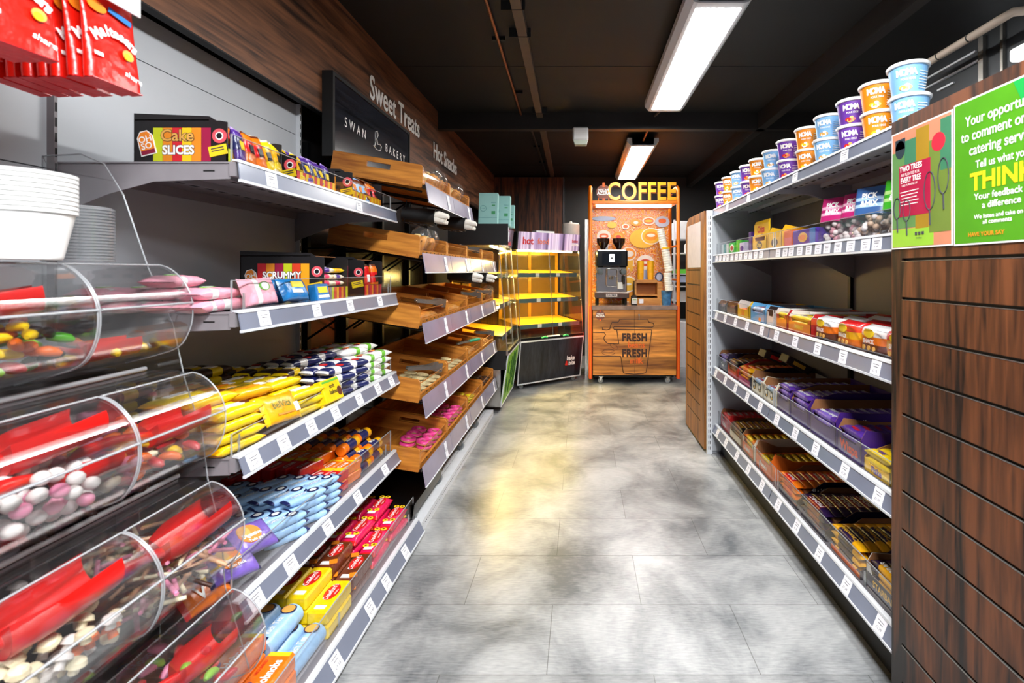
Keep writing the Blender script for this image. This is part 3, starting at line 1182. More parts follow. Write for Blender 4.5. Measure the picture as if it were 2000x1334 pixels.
def sweet_bin(tier, y0, y1, label, where, shape, colours, fill, n, dmin=0.021):
    tx, tz = TOPS[tier]
    t = thing('sweet_bin', (tx, (y0 + y1) / 2, tz - 0.27), label, 'sweet bin', None)
    P = [(tx + a, tz + b) for a, b in PROF]
    q = MB()
    q.strip(P, 'y', y0 + 0.004, y1 - 0.004, -0.0025, ACRB)
    q.build('curved_front', t)
    for y in (y0 + 0.001, y1 - 0.004):
        q = MB()
        q.prism(P + [(tx - 0.165, tz - 0.24), (tx - 0.165, tz - 0.02)], 'y', y, y + 0.003, ACRB)
        q.tube([(a, y + 0.0015, b) for a, b in P[1:-2]], 0.0020, EDGE, 6)
        q.build('end_panel', t)
    q = MB()
    q.tube([(P[11][0] + 0.003, y0 + 0.004, P[11][1]), (P[11][0] + 0.003, y1 - 0.004, P[11][1])], 0.0028, EDGE, 6)
    q.build('lid_edge', t)
    q = MB()
    q.tube([(P[1][0], y0 + 0.004, P[1][1]), (P[1][0], y1 - 0.004, P[1][1])], 0.0022, EDGE, 6)
    q.build('lid_edge', t)
    pts = []
    tries = 0
    while len(pts) < n and tries < 12000:
        tries += 1
        dz = random.uniform(-0.243, -0.245 + fill + 0.02)
        xm = prof_x(dz - 0.008) - 0.021
        x = tx + random.uniform(-0.13, xm)
        top = -0.245 + fill * (1 - 0.35 * (x - tx + 0.13) / 0.22)
        if dz > top or (dz < top - 0.045 and x < tx + xm - 0.035):
            continue
        lo = -0.262 + 0.024 * max(0, (x - tx + 0.1)) / 0.1 + (0.02 if x > tx + 0.05 else 0)
        if dz < lo + 0.005:
            continue
        y = random.uniform(y0 + 0.03, y1 - 0.03)
        p = Vector((x, y, tz + dz))
        if all((p - o).length > dmin for o in pts):
            pts.append(p)
    for p in pts:
        c = random.choice(colours)
        nm = {'bean': 'jelly sweet', 'ball': 'sugar ball', 'stick': 'striped candy stick', 'chunk': 'chocolate piece', 'mush': 'foam mushroom'}[shape]
        M = tr(*p) @ rot('Z', random.uniform(0, 360)) @ rot('X', J(35)) @ rot('Y', J(30))
        sweet(shape, c).put(M, '%s %s heaped inside the %s' % (c, nm, where), 'sweet', '%s %ss in the %s' % (c, nm, where))


sweet_bin(0, 0.70, 1.005, 'top-tier clear bin nearest, half full of bright jelly sweets', 'nearest top-tier bin', 'bean', ['yellow', 'yellow', 'orange', 'green', 'red', 'black', 'orange', 'lime', 'yellow'], 0.15, 120)
sweet_bin(0, 1.005, 1.25, 'top-tier clear bin, almost empty, beside the upright grey bracket', 'almost empty top-tier bin', 'bean', ['orange', 'yellow'], 0.045, 14)
sweet_bin(1, 0.70, 1.005, 'second-tier clear bin full of pink and white sugar balls', 'nearest second-tier bin', 'ball', ['white', 'pink', 'white', 'white'], 0.17, 110, 0.024)
sweet_bin(1, 1.005, 1.25, 'second-tier clear bin of mixed sweets beside the yellow biscuit packs', 'farther second-tier bin', 'bean', ['orange', 'yellow', 'red', 'pink', 'cream', 'orange'], 0.12, 80)
sweet_bin(2, 0.70, 1.005, 'third-tier clear bin with a pale heap of foam mushrooms', 'nearest third-tier bin', 'mush', ['cream', 'white', 'cream', 'orange'], 0.16, 80, 0.027)
sweet_bin(2, 1.005, 1.25, 'third-tier clear bin of thin pale candy sticks next to orange packets', 'farther third-tier bin', 'stick', ['tan', 'cream', 'pink', 'brown'], 0.15, 120, 0.014)
sweet_bin(3, 0.95, 1.25, 'lowest clear bin with pink and green sweets under the candy sticks', 'lowest bin', 'bean', ['red', 'pink', 'lime', 'red'], 0.12, 60, 0.026)
# a loose heap of dark chocolate pieces on the tray behind the third tier
for k in range(60):
    x, y = random.uniform(-1.18, -1.04), random.uniform(0.86, 1.20)
    z = 0.765 + 0.012 * random.choice((0, 0, 1, 2)) + 0.001
    c = random.choice(['brown', 'black', 'brown'])
    sweet('chunk', c).put(tr(x, y, z) @ rot('Z', random.uniform(0, 360)), '%s chocolate piece heaped on the tray above the third-tier bins' % ('dark brown' if c == 'brown' else 'near-black'),
                          'sweet', '%s chocolate pieces on the third-tier tray' % c)


# red scoops
def mk_scoop():
    t = thing('sweet_scoop', (0, 0, 0), None, None)
    R = mat('red_scoop_plastic', '#d3140f', 0.28, 0, 0.04, coat=0.3)
    q = MB()

    def fn(u, v):
        a = pi * (v * 1.25 - 0.125)
        w = 0.042 * (0.55 + 0.45 * min(1, u * 3)) * (1 - 0.12 * u)
        z0 = 0.0
        return (0.11 * u, -w * cos(a), z0 + 0.034 * (1 - sin(a)) + 0.006 * u)
    q.grid(9, 13, fn, R, True)
    q.grid(9, 13, lambda u, v: tuple(Vector(fn(u, v)) + Vector((0, 0, -0.002))), R, True)
    q.grid(5, 13, lambda u, v: (0, -0.0231 * cos(pi * (v * 1.25 - .125)) * u, 0.034 - 0.034 * sin(pi * (v * 1.25 - .125)) * u), R, True)
    q.build('bowl', t)
    q = MB()
    q.tube([(0.004, 0, 0.022), (-0.03, 0, 0.032), (-0.07, 0, 0.04), (-0.12, 0, 0.038), (-0.14, 0, 0.034)], [0.010, 0.008, 0.010, 0.013, 0.006], R, 10)
    q.build('handle', t)
    return t


scoop = Proto(mk_scoop)
for (x, y, z, a, b, s, w) in ((-1.10, 0.85, 1.205, 60, -8, 1.0, 'nearest top-tier bin on the jelly sweets'), (-1.13, 1.10, 1.095, 70, 0, 0.9, 'almost empty top-tier bin'),
                              (-1.00, 0.84, 0.945, 82, -6, 1.25, 'nearest second-tier bin on the sugar balls'), (-1.00, 0.93, 0.88, 100, 8, 1.0, 'nearest second-tier bin, lower of the two'), (-0.995, 1.12, 0.895, 85, -3, 1.15, 'farther second-tier bin on mixed sweets'),
                              (-0.955, 0.80, 0.66, 80, -6, 1.4, 'nearest third-tier bin on the foam mushrooms'), (-0.955, 1.11, 0.63, 80, -8, 1.3, 'farther third-tier bin on the candy sticks'),
                              (-0.93, 1.12, 0.34, 80, 0, 1.1, 'lowest bin')):
    scoop.put(tr(x, y, z) @ rot('Z', a) @ rot('Y', b) @ Matrix.Scale(s, 4), 'red plastic scoop lying in the ' + w, 'scoop')


# white tubs and clear lids on top of the bins
def mk_tub():
    q = MB()
    q.lathe([(0.0, 0.002), (0.052, 0.0), (0.054, 0.004), (0.070, 0.086), (0.074, 0.086), (0.074, 0.092), (0.069, 0.093), (0.053, 0.008), (0.0, 0.006)], (0, 0, 0), WHITE, 32)
    return q.build('paper_tub')


tub = Proto(mk_tub)
names = ['bottom', 'second', 'third', 'fourth', 'fifth', 'sixth', 'seventh', 'eighth', 'topmost']
for st, (x, y) in enumerate(((-1.035, 0.90), (-1.20, 0.86))):
    for k in range(9):
        tub.put(tr(x, y, 1.322 + 0.0085 * k), 'white paper tub, %s of the nested %s stack on the pick and mix stand' % (names[k], 'front' if st == 0 else 'rear'), 'tub', 'nested white tubs')
CLR = clear('frosted_lid', (0.82, 0.84, 0.86), 0.2, 0.2, 0.18)


def mk_lid():
    q = MB()
    q.lathe([(0.0, 0.004), (0.052, 0.004), (0.054, 0.0), (0.060, 0.0), (0.060, 0.005), (0.055, 0.006), (0.054, 0.008), (0.0, 0.008)], (0, 0, 0), CLR, 28)
    return q.build('clear_lid')


lid = Proto(mk_lid)
for k in range(18):
    lid.put(tr(-1.135, 1.10, 1.322 + 0.0068 * k), 'clear plastic lid in the stack behind the white tubs', 'lid', 'stacked clear lids')

# ------------------------------------------------------------------ bakery rack with tilted crates
rk = thing('bakery_rack', (-1.1, 3.38, 0), 'black metal bakery rack holding rows of tilted wooden crates', 'rack')
mb = MB()
BKP = mat('dark_mirror_panel', '#2a211c', 0.18, 0.3, 0.2)
mb.box(-1.43, -1.41, 2.42, 4.38, 0.1, 1.88, BKP)
mb.build('back_panel', rk)
for y in (2.46, 2.86, 3.38, 3.90, 4.36):
    mb = MB()
    mb.box(-1.405, -1.375, y - 0.015, y + 0.015, 0.06, 1.95, BLACKM)
    mb.build('post', rk)
LV = [1.712, 1.364, 1.016, 0.650, 0.308]
CY = [2.642, 3.145, 3.655, 4.165]
for i, z in enumerate(LV):
    for j, y in enumerate(CY):
        if i == 0 and j > 1:
            continue
        for o in (-0.2, 0.2):
            mb = MB()
            mb.tube([(-1.38, y + o, z - 0.06), (-1.20, y + o, z + 0.06), (-0.80, y + o, z - 0.012)], 0.006, BLACKM, 6)
            mb.tube([(-1.38, y + o, z + 0.05), (-1.20, y + o, z + 0.06)], 0.006, BLACKM, 6)
            mb.build('support_arm', rk)
pl = MB()
pl.box(-1.40, -0.79, 2.40, 4.38, 0.0, 0.055, RAILW)
for k in range(90):
    yy = 2.42 + k * 0.0215
    pl.box(-0.7905, -0.7888, yy, yy + 0.004, 0.03, 0.034, BLACK)
    pl.box(-0.850, -0.846, yy, yy + 0.004, 0.0548, 0.0556, BLACK)
pl.build('plinth', rk)


def mk_crate():
    t = thing('wooden_crate', (0, 0, 0), None, None)
    D, Wd, H = 0.46, 0.245, 0.112
    q = MB()
    q.box(-D, 0, -Wd, Wd, 0.004, 0.010, CRATE)
    q.build('base', t)
    for s in (-1, 1):
        q = MB()
        ya, yb = sorted((s * Wd, s * (Wd - 0.012)))
        hx0, hx1, hz0, hz1 = -0.29, -0.17, 0.062, 0.088
        q.box(-D, hx0, ya, yb, 0, H, CRATEX)
        q.prism([(hx1, 0), (-0.004, 0), (0.0, 0.02), (-0.012, H - 0.01), (-0.022, H), (hx1, H)], 'y', ya, yb, CRATEX)
        q.box(hx0, hx1, ya, yb, 0, hz0, CRATEX)
        q.box(hx0, hx1, ya, yb, hz1, H, CRATEX)
        q.build('side_board', t)
    q = MB()
    q.box(-D, -D + 0.012, -Wd + 0.012, Wd - 0.012, 0, H, CRATE)
    q.build('back_board', t)
    q = MB()
    q.box(-0.014, -0.002, -Wd + 0.012, Wd - 0.012, 0, 0.042, CRATE)
    for k in range(7):
        q.box(-0.0018, -0.0005, -0.20 + k * 0.065, -0.19 + k * 0.065, 0.03, 0.036, BLACK)
    q.build('front_board', t)
    q = MB()
    q.box(-0.019, -0.016, -Wd + 0.013, Wd - 0.013, 0.02, 0.088, ACR)
    q.box(-0.0195, -0.0155, -Wd + 0.013, Wd - 0.013, 0.088, 0.0905, CRATE)
    q.build('front_window', t)
    q = MB()
    for (xa, za), (xb, zb) in (((0.012, 0.030), (0.044, -0.062)),):
        q.prism([(xa, za), (xa + 0.004, za), (xb + 0.004, zb), (xb, zb)], 'y', -Wd - 0.004, Wd + 0.004, CRATEP)
        q.prism([(xb - 0.001, zb), (xb + 0.0075, zb), (xb + 0.0085, zb - 0.004), (xb, zb - 0.004)], 'y', -Wd - 0.004, Wd + 0.004, RAILW)
        q.prism([(0.0, 0.012), (xa, za - 0.01), (xa, za - 0.02), (0.0, 0.0)], 'y', -Wd, Wd, BLACKM)
    pn = q.build('price_panel', t)
    q = MB()
    F = frame((0.0345, 0.13, -0.018), (0, 1, 0), (-0.033, 0, 0.092))
    q.plate(F, 0.045, 0.085, LABEL, 0.001)
    q.text(F, '£1.35', 0.02, INK, 0, 0.0, 0.0015)
    o = q.build('price_ticket', t)
    o.parent = pn
    return t


crate = Proto(mk_crate)
CR = {}
colw = ['first', 'second', 'third', 'fourth']
roww = ['top', 'second', 'third', 'fourth', 'lowest']
for i, z in enumerate(LV):
    for j, y in enumerate(CY):
        if i == 0 and j > 1:
            continue
        M = tr(-0.80 if i else -0.785, y, z) @ rot('Y', 9.3)
        CR[i, j] = M
        crate.put(M, 'tilted wooden crate, %s row of the rack, %s from the biscuit shelves' % (roww[i], colw[j]), 'crate', 'tilted wooden bakery crates')


# black tray on the plinth under the first crate
mb = MB()
mb.M = tr(-0.82, 2.60, 0.095) @ rot('Y', 8)
mb.box(-0.46, 0, -0.24, 0.24, 0, 0.008, BLACKM)
for a in ((-0.46, 0, -0.24, -0.23), (-0.46, 0, 0.23, 0.24), (-0.012, 0, -0.24, 0.24), (-0.46, -0.45, -0.24, 0.24)):
    mb.box(*a, 0.008, 0.07, BLACKM)
mb.M = Matrix()
tag(mb.build('plastic_tray'), 'empty black tray on the white plinth below the lowest wooden crate', 'tray')


def mk_caster():
    t = thing('caster', (0, 0, 0), None, None)
    q = MB()
    q.M = rot('X', 90)
    q.lathe([(0, -.012), (.024, -.012), (.028, -.008), (.028, .008), (.024, .012), (0, .012)], (0, 0, 0), mat('grey_rubber', '#7f8284', 0.5), 18)
    q.M = Matrix()
    q.build('wheel', t)
    q = MB()
    q.prism([(-.008, 0), (.008, 0), (.022, .04), (-.01, .04)], 'y', -.017, -.0145, CHROME)
    q.prism([(-.008, 0), (.008, 0), (.022, .04), (-.01, .04)], 'y', .0145, .017, CHROME)
    q.box(-.018, .028, -.022, .022, .04, .046, CHROME)
    q.build('fork', t)
    return t


caster = Proto(mk_caster)
for k, y in enumerate((2.42, 2.86, 3.40, 3.88)):
    caster.put(tr(-0.845, y, 0.085 if k else 0.083), 'chrome castor wheel on the white plinth under the crates, %s from the near end' % colw[k], 'castor', 'castors under the bakery crates')


# ---------------------------------------------------------------- tongs, napkin tubes and baked goods
def mk_tongs():
    t = thing('serving_tongs', (0, 0, 0), None, None)
    for s in (-1, 1):
        q = MB()
        q.grid(9, 5, lambda u, v: (0.24 * u - 0.12, s * (0.006 + 0.022 * u * (1 - u * .5)) + (v - .5) * 0.004, 0.006 + (0.02 + .006 * (u > .8)) * (v - .5) * (1 if u < .75 else 1.8) + 0.012), CHROME, True)
        q.grid(9, 5, lambda u, v: (0.24 * u - 0.12, s * (0.008 + 0.022 * u * (1 - u * .5)) + (v - .5) * 0.004, 0.006 + (0.02 + .006 * (u > .8)) * (v - .5) * (1 if u < .75 else 1.8) + 0.012), CHROME, True)
        q.build('arm', t)
    q = MB()
    q.tube([(-0.12, -0.008, 0.018), (-0.128, 0, 0.018), (-0.12, 0.008, 0.018)], 0.004, CHROME, 6)
    q.build('hinge', t)
    return t


def mk_greentongs():
    t = thing('serving_tongs', (0, 0, 0), None, None)
    GR = mat('green_grip', '#0f8f63', 0.4)
    q = MB()
    q.box(0.0, 0.12, -0.012, 0.012, 0.0, 0.02, GR, 0.005)
    q.build('grip', t)
    q = MB()
    q.box(-0.13, 0.0, -0.009, -0.005, 0.004, 0.018, CHROME)
    q.box(-0.13, 0.0, 0.005, 0.009, 0.004, 0.018, CHROME)
    q.build('arm', t)
    return t


tongs, gtongs = Proto(mk_tongs), Proto(mk_greentongs)
for i, j, x, y, a, w in ((3, 0, -0.09, 0.06, 60, 'steel tongs across the fourth-row crate nearest the biscuits'), (2, 0, -0.07, 0.10, 68, 'steel tongs on the third-row crate nearest the biscuits'),
                         (2, 2, -0.06, 0.05, 70, 'steel tongs on the third crate of the third row'), (1, 2, -0.07, 0.05, 70, 'steel tongs on the third crate of the second row'),
                         (2, 3, -0.06, 0.0, 70, 'steel tongs on the farthest crate of the third row'), (3, 3, -0.07, 0.1, 60, 'steel tongs on the farthest crate of the fourth row')):
    tongs.put(CR[i, j] @ tr(x, y, 0.085) @ rot('Z', a) @ rot('Y', 3), w, 'tongs')
gtongs.put(CR[3, 2] @ tr(-0.07, 0.04, 0.10) @ rot('Z', 62) @ rot('Y', -6), 'tongs with a green grip lying across the fourth-row crate', 'tongs')


def mk_napk():
    t = thing('napkin_tube', (0, 0, 0), None, None)
    q = MB()
    q.M = rot('Y', 90)
    q.lathe([(0.0, -0.11), (0.038, -0.11), (0.042, 0.06), (0.045, 0.062), (0.045, 0.066), (0.040, 0.066), (0.036, -0.10)], (0, 0, 0), BLACK, 20)
    q.build('tube', t)
    q = MB()
    for k in range(5):
        a = k * 1.3
        q.tube([(0.02, .012 * cos(a), .012 * sin(a)), (0.08, .020 * cos(a), .018 * sin(a)), (0.115 + .012 * (k % 3), .024 * cos(a), .020 * sin(a) - .005)], [0.016, 0.018, 0.010], mat('tissue_paper', '#e6e0d4', 0.8, bump=0.4), 7)
    q.build('napkins', t)
    q = MB()
    q.tube([(-.09, -.03, .07), (-.09, -.03, -.044), (.04, -.03, -.047), (.04, -.03, -.05)], 0.003, BLACKM, 5)
    q.tube([(-.09, .03, .07), (-.09, .03, -.044), (.04, .03, -.047), (.04, .03, -.05)], 0.003, BLACKM, 5)
    for x in (-.08, -.04, 0, .04):
        q.tube([(x, -.05, -.047), (x, .05, -.047)], 0.002, BLACKM, 5)
    q.build('wire_holder', t)
    return t


napk = Proto(mk_napk)
for x, y, z, w in ((-0.84, 2.60, 1.595, 'first, under the top crate nearest the biscuits'), (-0.80, 3.10, 1.605, 'second, under the second top crate'),
                   (-0.83, 3.45, 1.265, 'under the second-row crates, nearer one'), (-0.83, 3.95, 1.255, 'under the second-row crates, farther one')):
    napk.put(tr(x, y, z) @ rot('Y', 6), 'black tube stuffed with white napkins, ' + w, 'napkin holder')

BREAD = mat('golden_crust', '#d08a34', 0.55, 0, 0.25, 30, 0.3)
BREADL = mat('pale_roll_crust', '#ecc07a', 0.55, 0, 0.25, 30, 0.3)
ICE = mat('pink_icing', '#e0408a', 0.35, 0, 0.15)
CHOC = mat('dark_chocolate_crust', '#3a2014', 0.5, 0, 0.3, 40, 0.4)
COOK = mat('pale_cookie', '#d9bf8c', 0.6, 0, 0.3, 50, 0.4)
BAG = clear('crinkly_film', (0.99, 0.99, 0.99), 0.05, 0.10, 0.02)


def mk_breadbag():
    t = thing('bread_bag', (0, 0, 0), None, None)
    for k in range(4):
        q = MB()
        q.ell((0.03 * (k % 2) - 0.015, 0.052 * (k // 2) - 0.026, 0.045), (0.026, 0.03, 0.045), BREAD if k % 2 else BREADL, 10, 8)
        q.build('bread_roll', t)
    q = MB()
    q.grid(13, 14, lambda u, v: ((0.048 * (1 - .5 * max(0, u - .75) * 4)) * math.copysign(abs(cos(2 * pi * v)) ** .6, cos(2 * pi * v)) * (1 + .06 * sin(v * 31 + u * 9)),
                                 (0.066 * (1 - .2 * max(0, u - .75) * 4)) * math.copysign(abs(sin(2 * pi * v)) ** .6, sin(2 * pi * v)) * (1 + .06 * sin(v * 23)), 0.13 * u), BAG, True, closed=True)
    q.build('clear_bag', t)
    return t


bbag = Proto(mk_breadbag)
for i, j, x, y, w in ((0, 0, -0.07, 0.03, 'propped in the top crate nearest the biscuits'), (0, 0, -0.08, 0.17, 'behind another at the front of the first top crate'), (0, 1, -0.08, 0.06, 'in the second top crate'),
                      (1, 0, -0.06, -0.14, 'leaning at the front corner of the second-row crate'), (1, 0, -0.07, 0.02, 'second along in the second-row crate'), (2, 3, -0.06, 0.15, 'in the farthest third-row crate')):
    bbag.put(CR[i, j] @ tr(x, y, 0.03) @ rot('Y', 12) @ rot('Z', J(12)), 'clear bag of golden bread rolls ' + w, 'bread')


def mk_torus(name, R, r, mt, top=None):
    def make():
        q = MB()
        q.grid(19, 8, lambda u, v: ((R + r * cos(2 * pi * v)) * cos(2 * pi * u), (R + r * cos(2 * pi * v)) * sin(2 * pi * u), r + r * .8 * sin(2 * pi * v)),
               (lambda u, v: top if v < 0.5 and top else mt), True, closed=True)
        return q.build(name)
    return Proto(make)


def mk_ell(name, rx, ry, rz, mt):
    def make():
        q = MB()
        q.ell((0, 0, rz), (rx, ry, rz), mt, 12, 7)
        return q.build(name)
    return Proto(make)


donut = mk_torus('ring_doughnut', 0.030, 0.014, BREADL, ICE)
cookie = mk_ell('cookie', 0.038, 0.038, 0.008, COOK)
cooky = mk_ell('iced_biscuit', 0.036, 0.036, 0.009, mat('yellow_icing', '#e5c21a', 0.4, 0, 0.2))
cookd = mk_ell('chocolate_cookie', 0.036, 0.034, 0.010, CHOC)
past = mk_ell('pastry', 0.055, 0.028, 0.018, BREAD)


def fill(pr, i, j, nx, ny, x0, x1, y0, y1, z, lay, label, cat, group, r=8, tilt=0):
    for l in range(lay):
        for a in range(nx):
            for b in range(ny):
                x = x0 + (x1 - x0) * (a + .5) / nx + J(.004)
                y = y0 + (y1 - y0) * (b + .5) / ny + J(.004)
                pr.put(CR[i, j] @ tr(x, y, 0.0105 + l * z) @ rot('Z', J(r)) @ rot('X', tilt), label, cat, group)


fill(donut, 4, 0, 2, 3, -0.20, -0.02, -0.02, 0.225, 0.026, 2, 'pink-iced ring doughnut in the lowest crate nearest the biscuits', 'doughnut', 'pink doughnuts in the first lowest crate')
fill(donut, 4, 1, 2, 5, -0.20, -0.02, -0.22, 0.22, 0.026, 2, 'pink-iced ring doughnut in the second lowest crate', 'doughnut', 'pink doughnuts in the second lowest crate')
fill(cooky, 4, 2, 2, 3, -0.17, -0.02, -0.15, 0.1, 0.016, 2, 'yellow-topped biscuit in the third lowest crate', 'biscuit', 'yellow biscuits in the third lowest crate')
fill(cookd, 4, 3, 3, 5, -0.24, -0.02, -0.22, 0.22, 0.018, 2, 'dark chocolate cookie in the farthest lowest crate', 'cookie', 'chocolate cookies in the farthest lowest crate')
fill(cookie, 3, 0, 3, 5, -0.23, -0.02, -0.22, 0.22, 0.014, 2, 'pale cookie in the fourth-row crate under the steel tongs', 'cookie', 'cookies in the first fourth-row crate')
fill(cookie, 3, 1, 2, 5, -0.17, -0.02, -0.22, 0.22, 0.014, 2, 'pale cookie in the second crate of the fourth row', 'cookie', 'cookies in the second fourth-row crate')
fill(past, 3, 2, 1, 5, -0.15, -0.03, -0.22, 0.22, 0.02, 1, 'golden pastry in the crate below the green tongs', 'pastry', 'pastries below the green tongs')
fill(past, 2, 0, 1, 5, -0.15, -0.03, -0.22, 0.22, 0.03, 1, 'golden pastry in the third-row crate nearest the biscuits', 'pastry', 'pastries in the first third-row crate')
fill(past, 2, 1, 1, 5, -0.15, -0.03, -0.22, 0.22, 0.03, 1, 'golden pastry in the second crate of the third row', 'pastry', 'pastries in the second third-row crate')
fill(past, 3, 3, 2, 4, -0.22, -0.03, -0.22, 0.22, 0.03, 1, 'golden pastry in the farthest crate of the fourth row', 'pastry', 'pastries in the farthest fourth-row crate')

# ------------------------------------------------------------------ heated display next to the rack
HY = mat('yellow_lit_tray', '#d9a520', 0.35, 0.2)
BLUEST = mat('blue_grey_strip', '#51646f', 0.25, coat=0.4)


def heated(t, L, fl, hdr_text, lower, extra):
    """built in a local frame: x along the front (0..L), y into the cabinet, z up"""
    DP = 0.55
    q = MB()
    q.box(0.02, L - 0.02, 0.10, DP, 0.10, 0.53, BLACK)
    q.box(0.0, L, 0.0, DP, 0.53, 0.575, CHROME)
    q.build('base_cabinet', t)
    q = MB()
    q.prism([(0.0, 0.53), (0.012, 0.53), (0.082, 0.06), (0.07, 0.06)], 'x', 0.015, L - 0.015, lower)
    q.build('front_panel', t)
    q = MB()
    for a, b in (((0.012, L - 0.012), (0.525, 0.54)), ((0.012, L - 0.012), (0.055, 0.068))):
        sh = 0.0 if b[0] > 0.3 else 0.07
        q.box(a[0], a[1], sh - 0.004, sh + 0.012, b[0], b[1], RAILW)
    for x in (0.006, L - 0.016):
        q.prism([(-0.004, 0.54), (0.008, 0.54), (0.078, 0.055), (0.066, 0.055)], 'x', x, x + 0.010, RAILW)
    q.build('panel_trim', t)
    q = MB()
    q.box(0.012, L - 0.012, -0.006, 0.002, 0.548, 0.572, BLACKM)
    q.build('counter_edge', t)
    # glass
    q = MB()
    q.prism([(0.012, 0.575), (0.016, 0.575), (0.096, 1.54), (0.092, 1.54)], 'x', 0.01, L / 2 - 0.003, GLS)
    q.prism([(0.012, 0.575), (0.016, 0.575), (0.096, 1.54), (0.092, 1.54)], 'x', L / 2 + 0.003, L - 0.01, GLS)
    q.build('glass_door', t)
    q = MB()
    for x in (0.008, L - 0.014, L / 2 - 0.003):
        q.prism([(0.006, 0.575), (0.014, 0.575), (0.094, 1.54), (0.086, 1.54)], 'x', x, x + 0.006, CHROME)
    q.build('glass_edge', t)
    for x in (0.004, L - 0.008):
        q = MB()
        q.prism([(0.02, 0.575), (DP, 0.575), (DP, 1.54), (0.10, 1.54)], 'x', x, x + 0.004, GLS)
        q.build('side_glass', t)
    q = MB()
    YM = mat('yellow_door_frame', '#c8901c', 0.35, 0.3)
    for a, b in ((0.02, L / 2 + 0.02), (L / 2 - 0.02, L - 0.02)):
        for x in (a, b - 0.04):
            q.box(x, x + 0.04, DP - 0.03, DP - 0.01, 0.575, 1.54, YM)
    q.box(0.02, L - 0.02, DP - 0.028, DP - 0.012, 1.50, 1.54, YM)
    q.box(0.02, L - 0.02, DP - 0.028, DP - 0.012, 0.575, 0.62, YM)
    q.build('rear_door_frame', t)
    q = MB()
    q.box(0.04, L - 0.04, DP - 0.022, DP - 0.018, 0.6, 1.52, mat('smoked_rear_glass', '#6a5526', 0.12, 0.4))
    q.build('rear_door', t)
    for z, fy in ((0.70, 0.06), (0.985, 0.085), (1.27, 0.11)):
        q = MB()
        q.prism([(fy, z), (DP - 0.04, z + 0.045), (DP - 0.04, z + 0.050), (fy, z + 0.006)], 'x', 0.03, L - 0.03, HY)
        sh_ = q.build('display_shelf', t)
        q = MB()
        q.box(0.03, L - 0.03, fy - 0.006, fy, z - 0.035, z + 0.012, BLUEST)
        for x in (0.3, 0.62):
            q.box(L * x, L * x + 0.05, fy - 0.008, fy - 0.005, z - 0.03, z + 0.008, LABEL)
        o = q.build('shelf_strip', t)
        o.parent = sh_
        q = MB()
        q.box(0.06, L - 0.06, fy + 0.05, fy + 0.07, z + 0.255, z + 0.265, M_WARM)
        o = q.build('warm_lamp', t)
        o.parent = sh_
    q = MB()
    q.prism([(0.085, 1.54), (DP, 1.54), (DP, 1.735), (0.06, 1.735)], 'x', 0.0, L, BLACK)
    q.build('canopy', t)
    q = MB()
    F = t['F']
    extra(q)
    q.build('header_panel', t)


# corner unit
def hdr_mat(name, stops):
    m, nt, b, N, L = _new(name)
    tc = N.new('ShaderNodeTexCoord')
    sp = N.new('ShaderNodeSeparateXYZ')
    L.new(tc.outputs['Object'], sp.inputs[0])
    n = N.new('ShaderNodeTexNoise')
    n.noise_dimensions = '1D'
    n.inputs['Scale'].default_value = 9
    L.new(sp.outputs['X'], n.inputs['W'])
    rp = N.new('ShaderNodeValToRGB')
    rp.color_ramp.interpolation = 'LINEAR'
    e = rp.color_ramp.elements
    e[0].position, e[0].color = stops[0][0], srgb(stops[0][1])
    e[1].position, e[1].color = stops[1][0], srgb(stops[1][1])
    for p, c in stops[2:]:
        x = e.new(p)
        x.color = srgb(c)
    L.new(n.outputs[0], rp.inputs[0])
    L.new(rp.outputs[0], b.inputs['Base Color'])
    b.inputs['Roughness'].default_value = 0.18
    L.new(rp.outputs[0], b.inputs['Emission Color'])
    b.inputs['Emission Strength'].default_value = 0.25
    return m


HM = hdr_mat('purple_striped_header', [(0.3, '#4a3d55'), (0.45, '#a08ab0'), (0.55, '#d9c8dd'), (0.68, '#6f5c7c')])
DKW = wood('black_vertical_slats', '#15161b', '#30323b', 'Z', 14, 0.3, 20)
RED = mat('red_print', '#d2281e', 0.4)
hc = thing('heated_display_cabinet', (0, 0, 0), 'angled glass heated food cabinet glowing yellow in the corner, black front panel below', 'heated cabinet')
hc['F'] = 1


def ex1(q):
    q.prism([(0.083, 1.54), (0.087, 1.54), (0.062, 1.735), (0.058, 1.735)], 'x', 0.02, 0.855, HM)
    F = frame((0.12, 0.064, 1.645), (1, 0, 0), (0, -0.025, 0.195))
    q.text(F, 'hot', 0.11, RED, 0.02, -0.01, 0.003, 0.03, 0.9)
    q.text(F, 'food', 0.09, mat('faded_orange_print', '#e07a55', 0.4), 0.22, -0.01, 0.003, 0.02, 0.9)
    q.text(F, 'bake', 0.05, RED, 0.66, 0.01, 0.003, 0.03, 0.9)
    q.text(F, '&bite', 0.05, WHT, 0.665, -0.03, 0.003, 0.03, 0.9)
    F = frame((0.70, 0.045, 0.25), (1, 0, 0), (0, -0.07, 0.47))
    q.text(F, 'bake', 0.075, WHT, 0.0, 0.04, 0.006, 0.03, 0.8)
    q.text(F, '&', 0.075, RED, -0.055, -0.02, 0.006, 0.04, 0.8)
    q.text(F, 'bite', 0.075, WHT, 0.02, -0.02, 0.006, 0.03, 0.8)


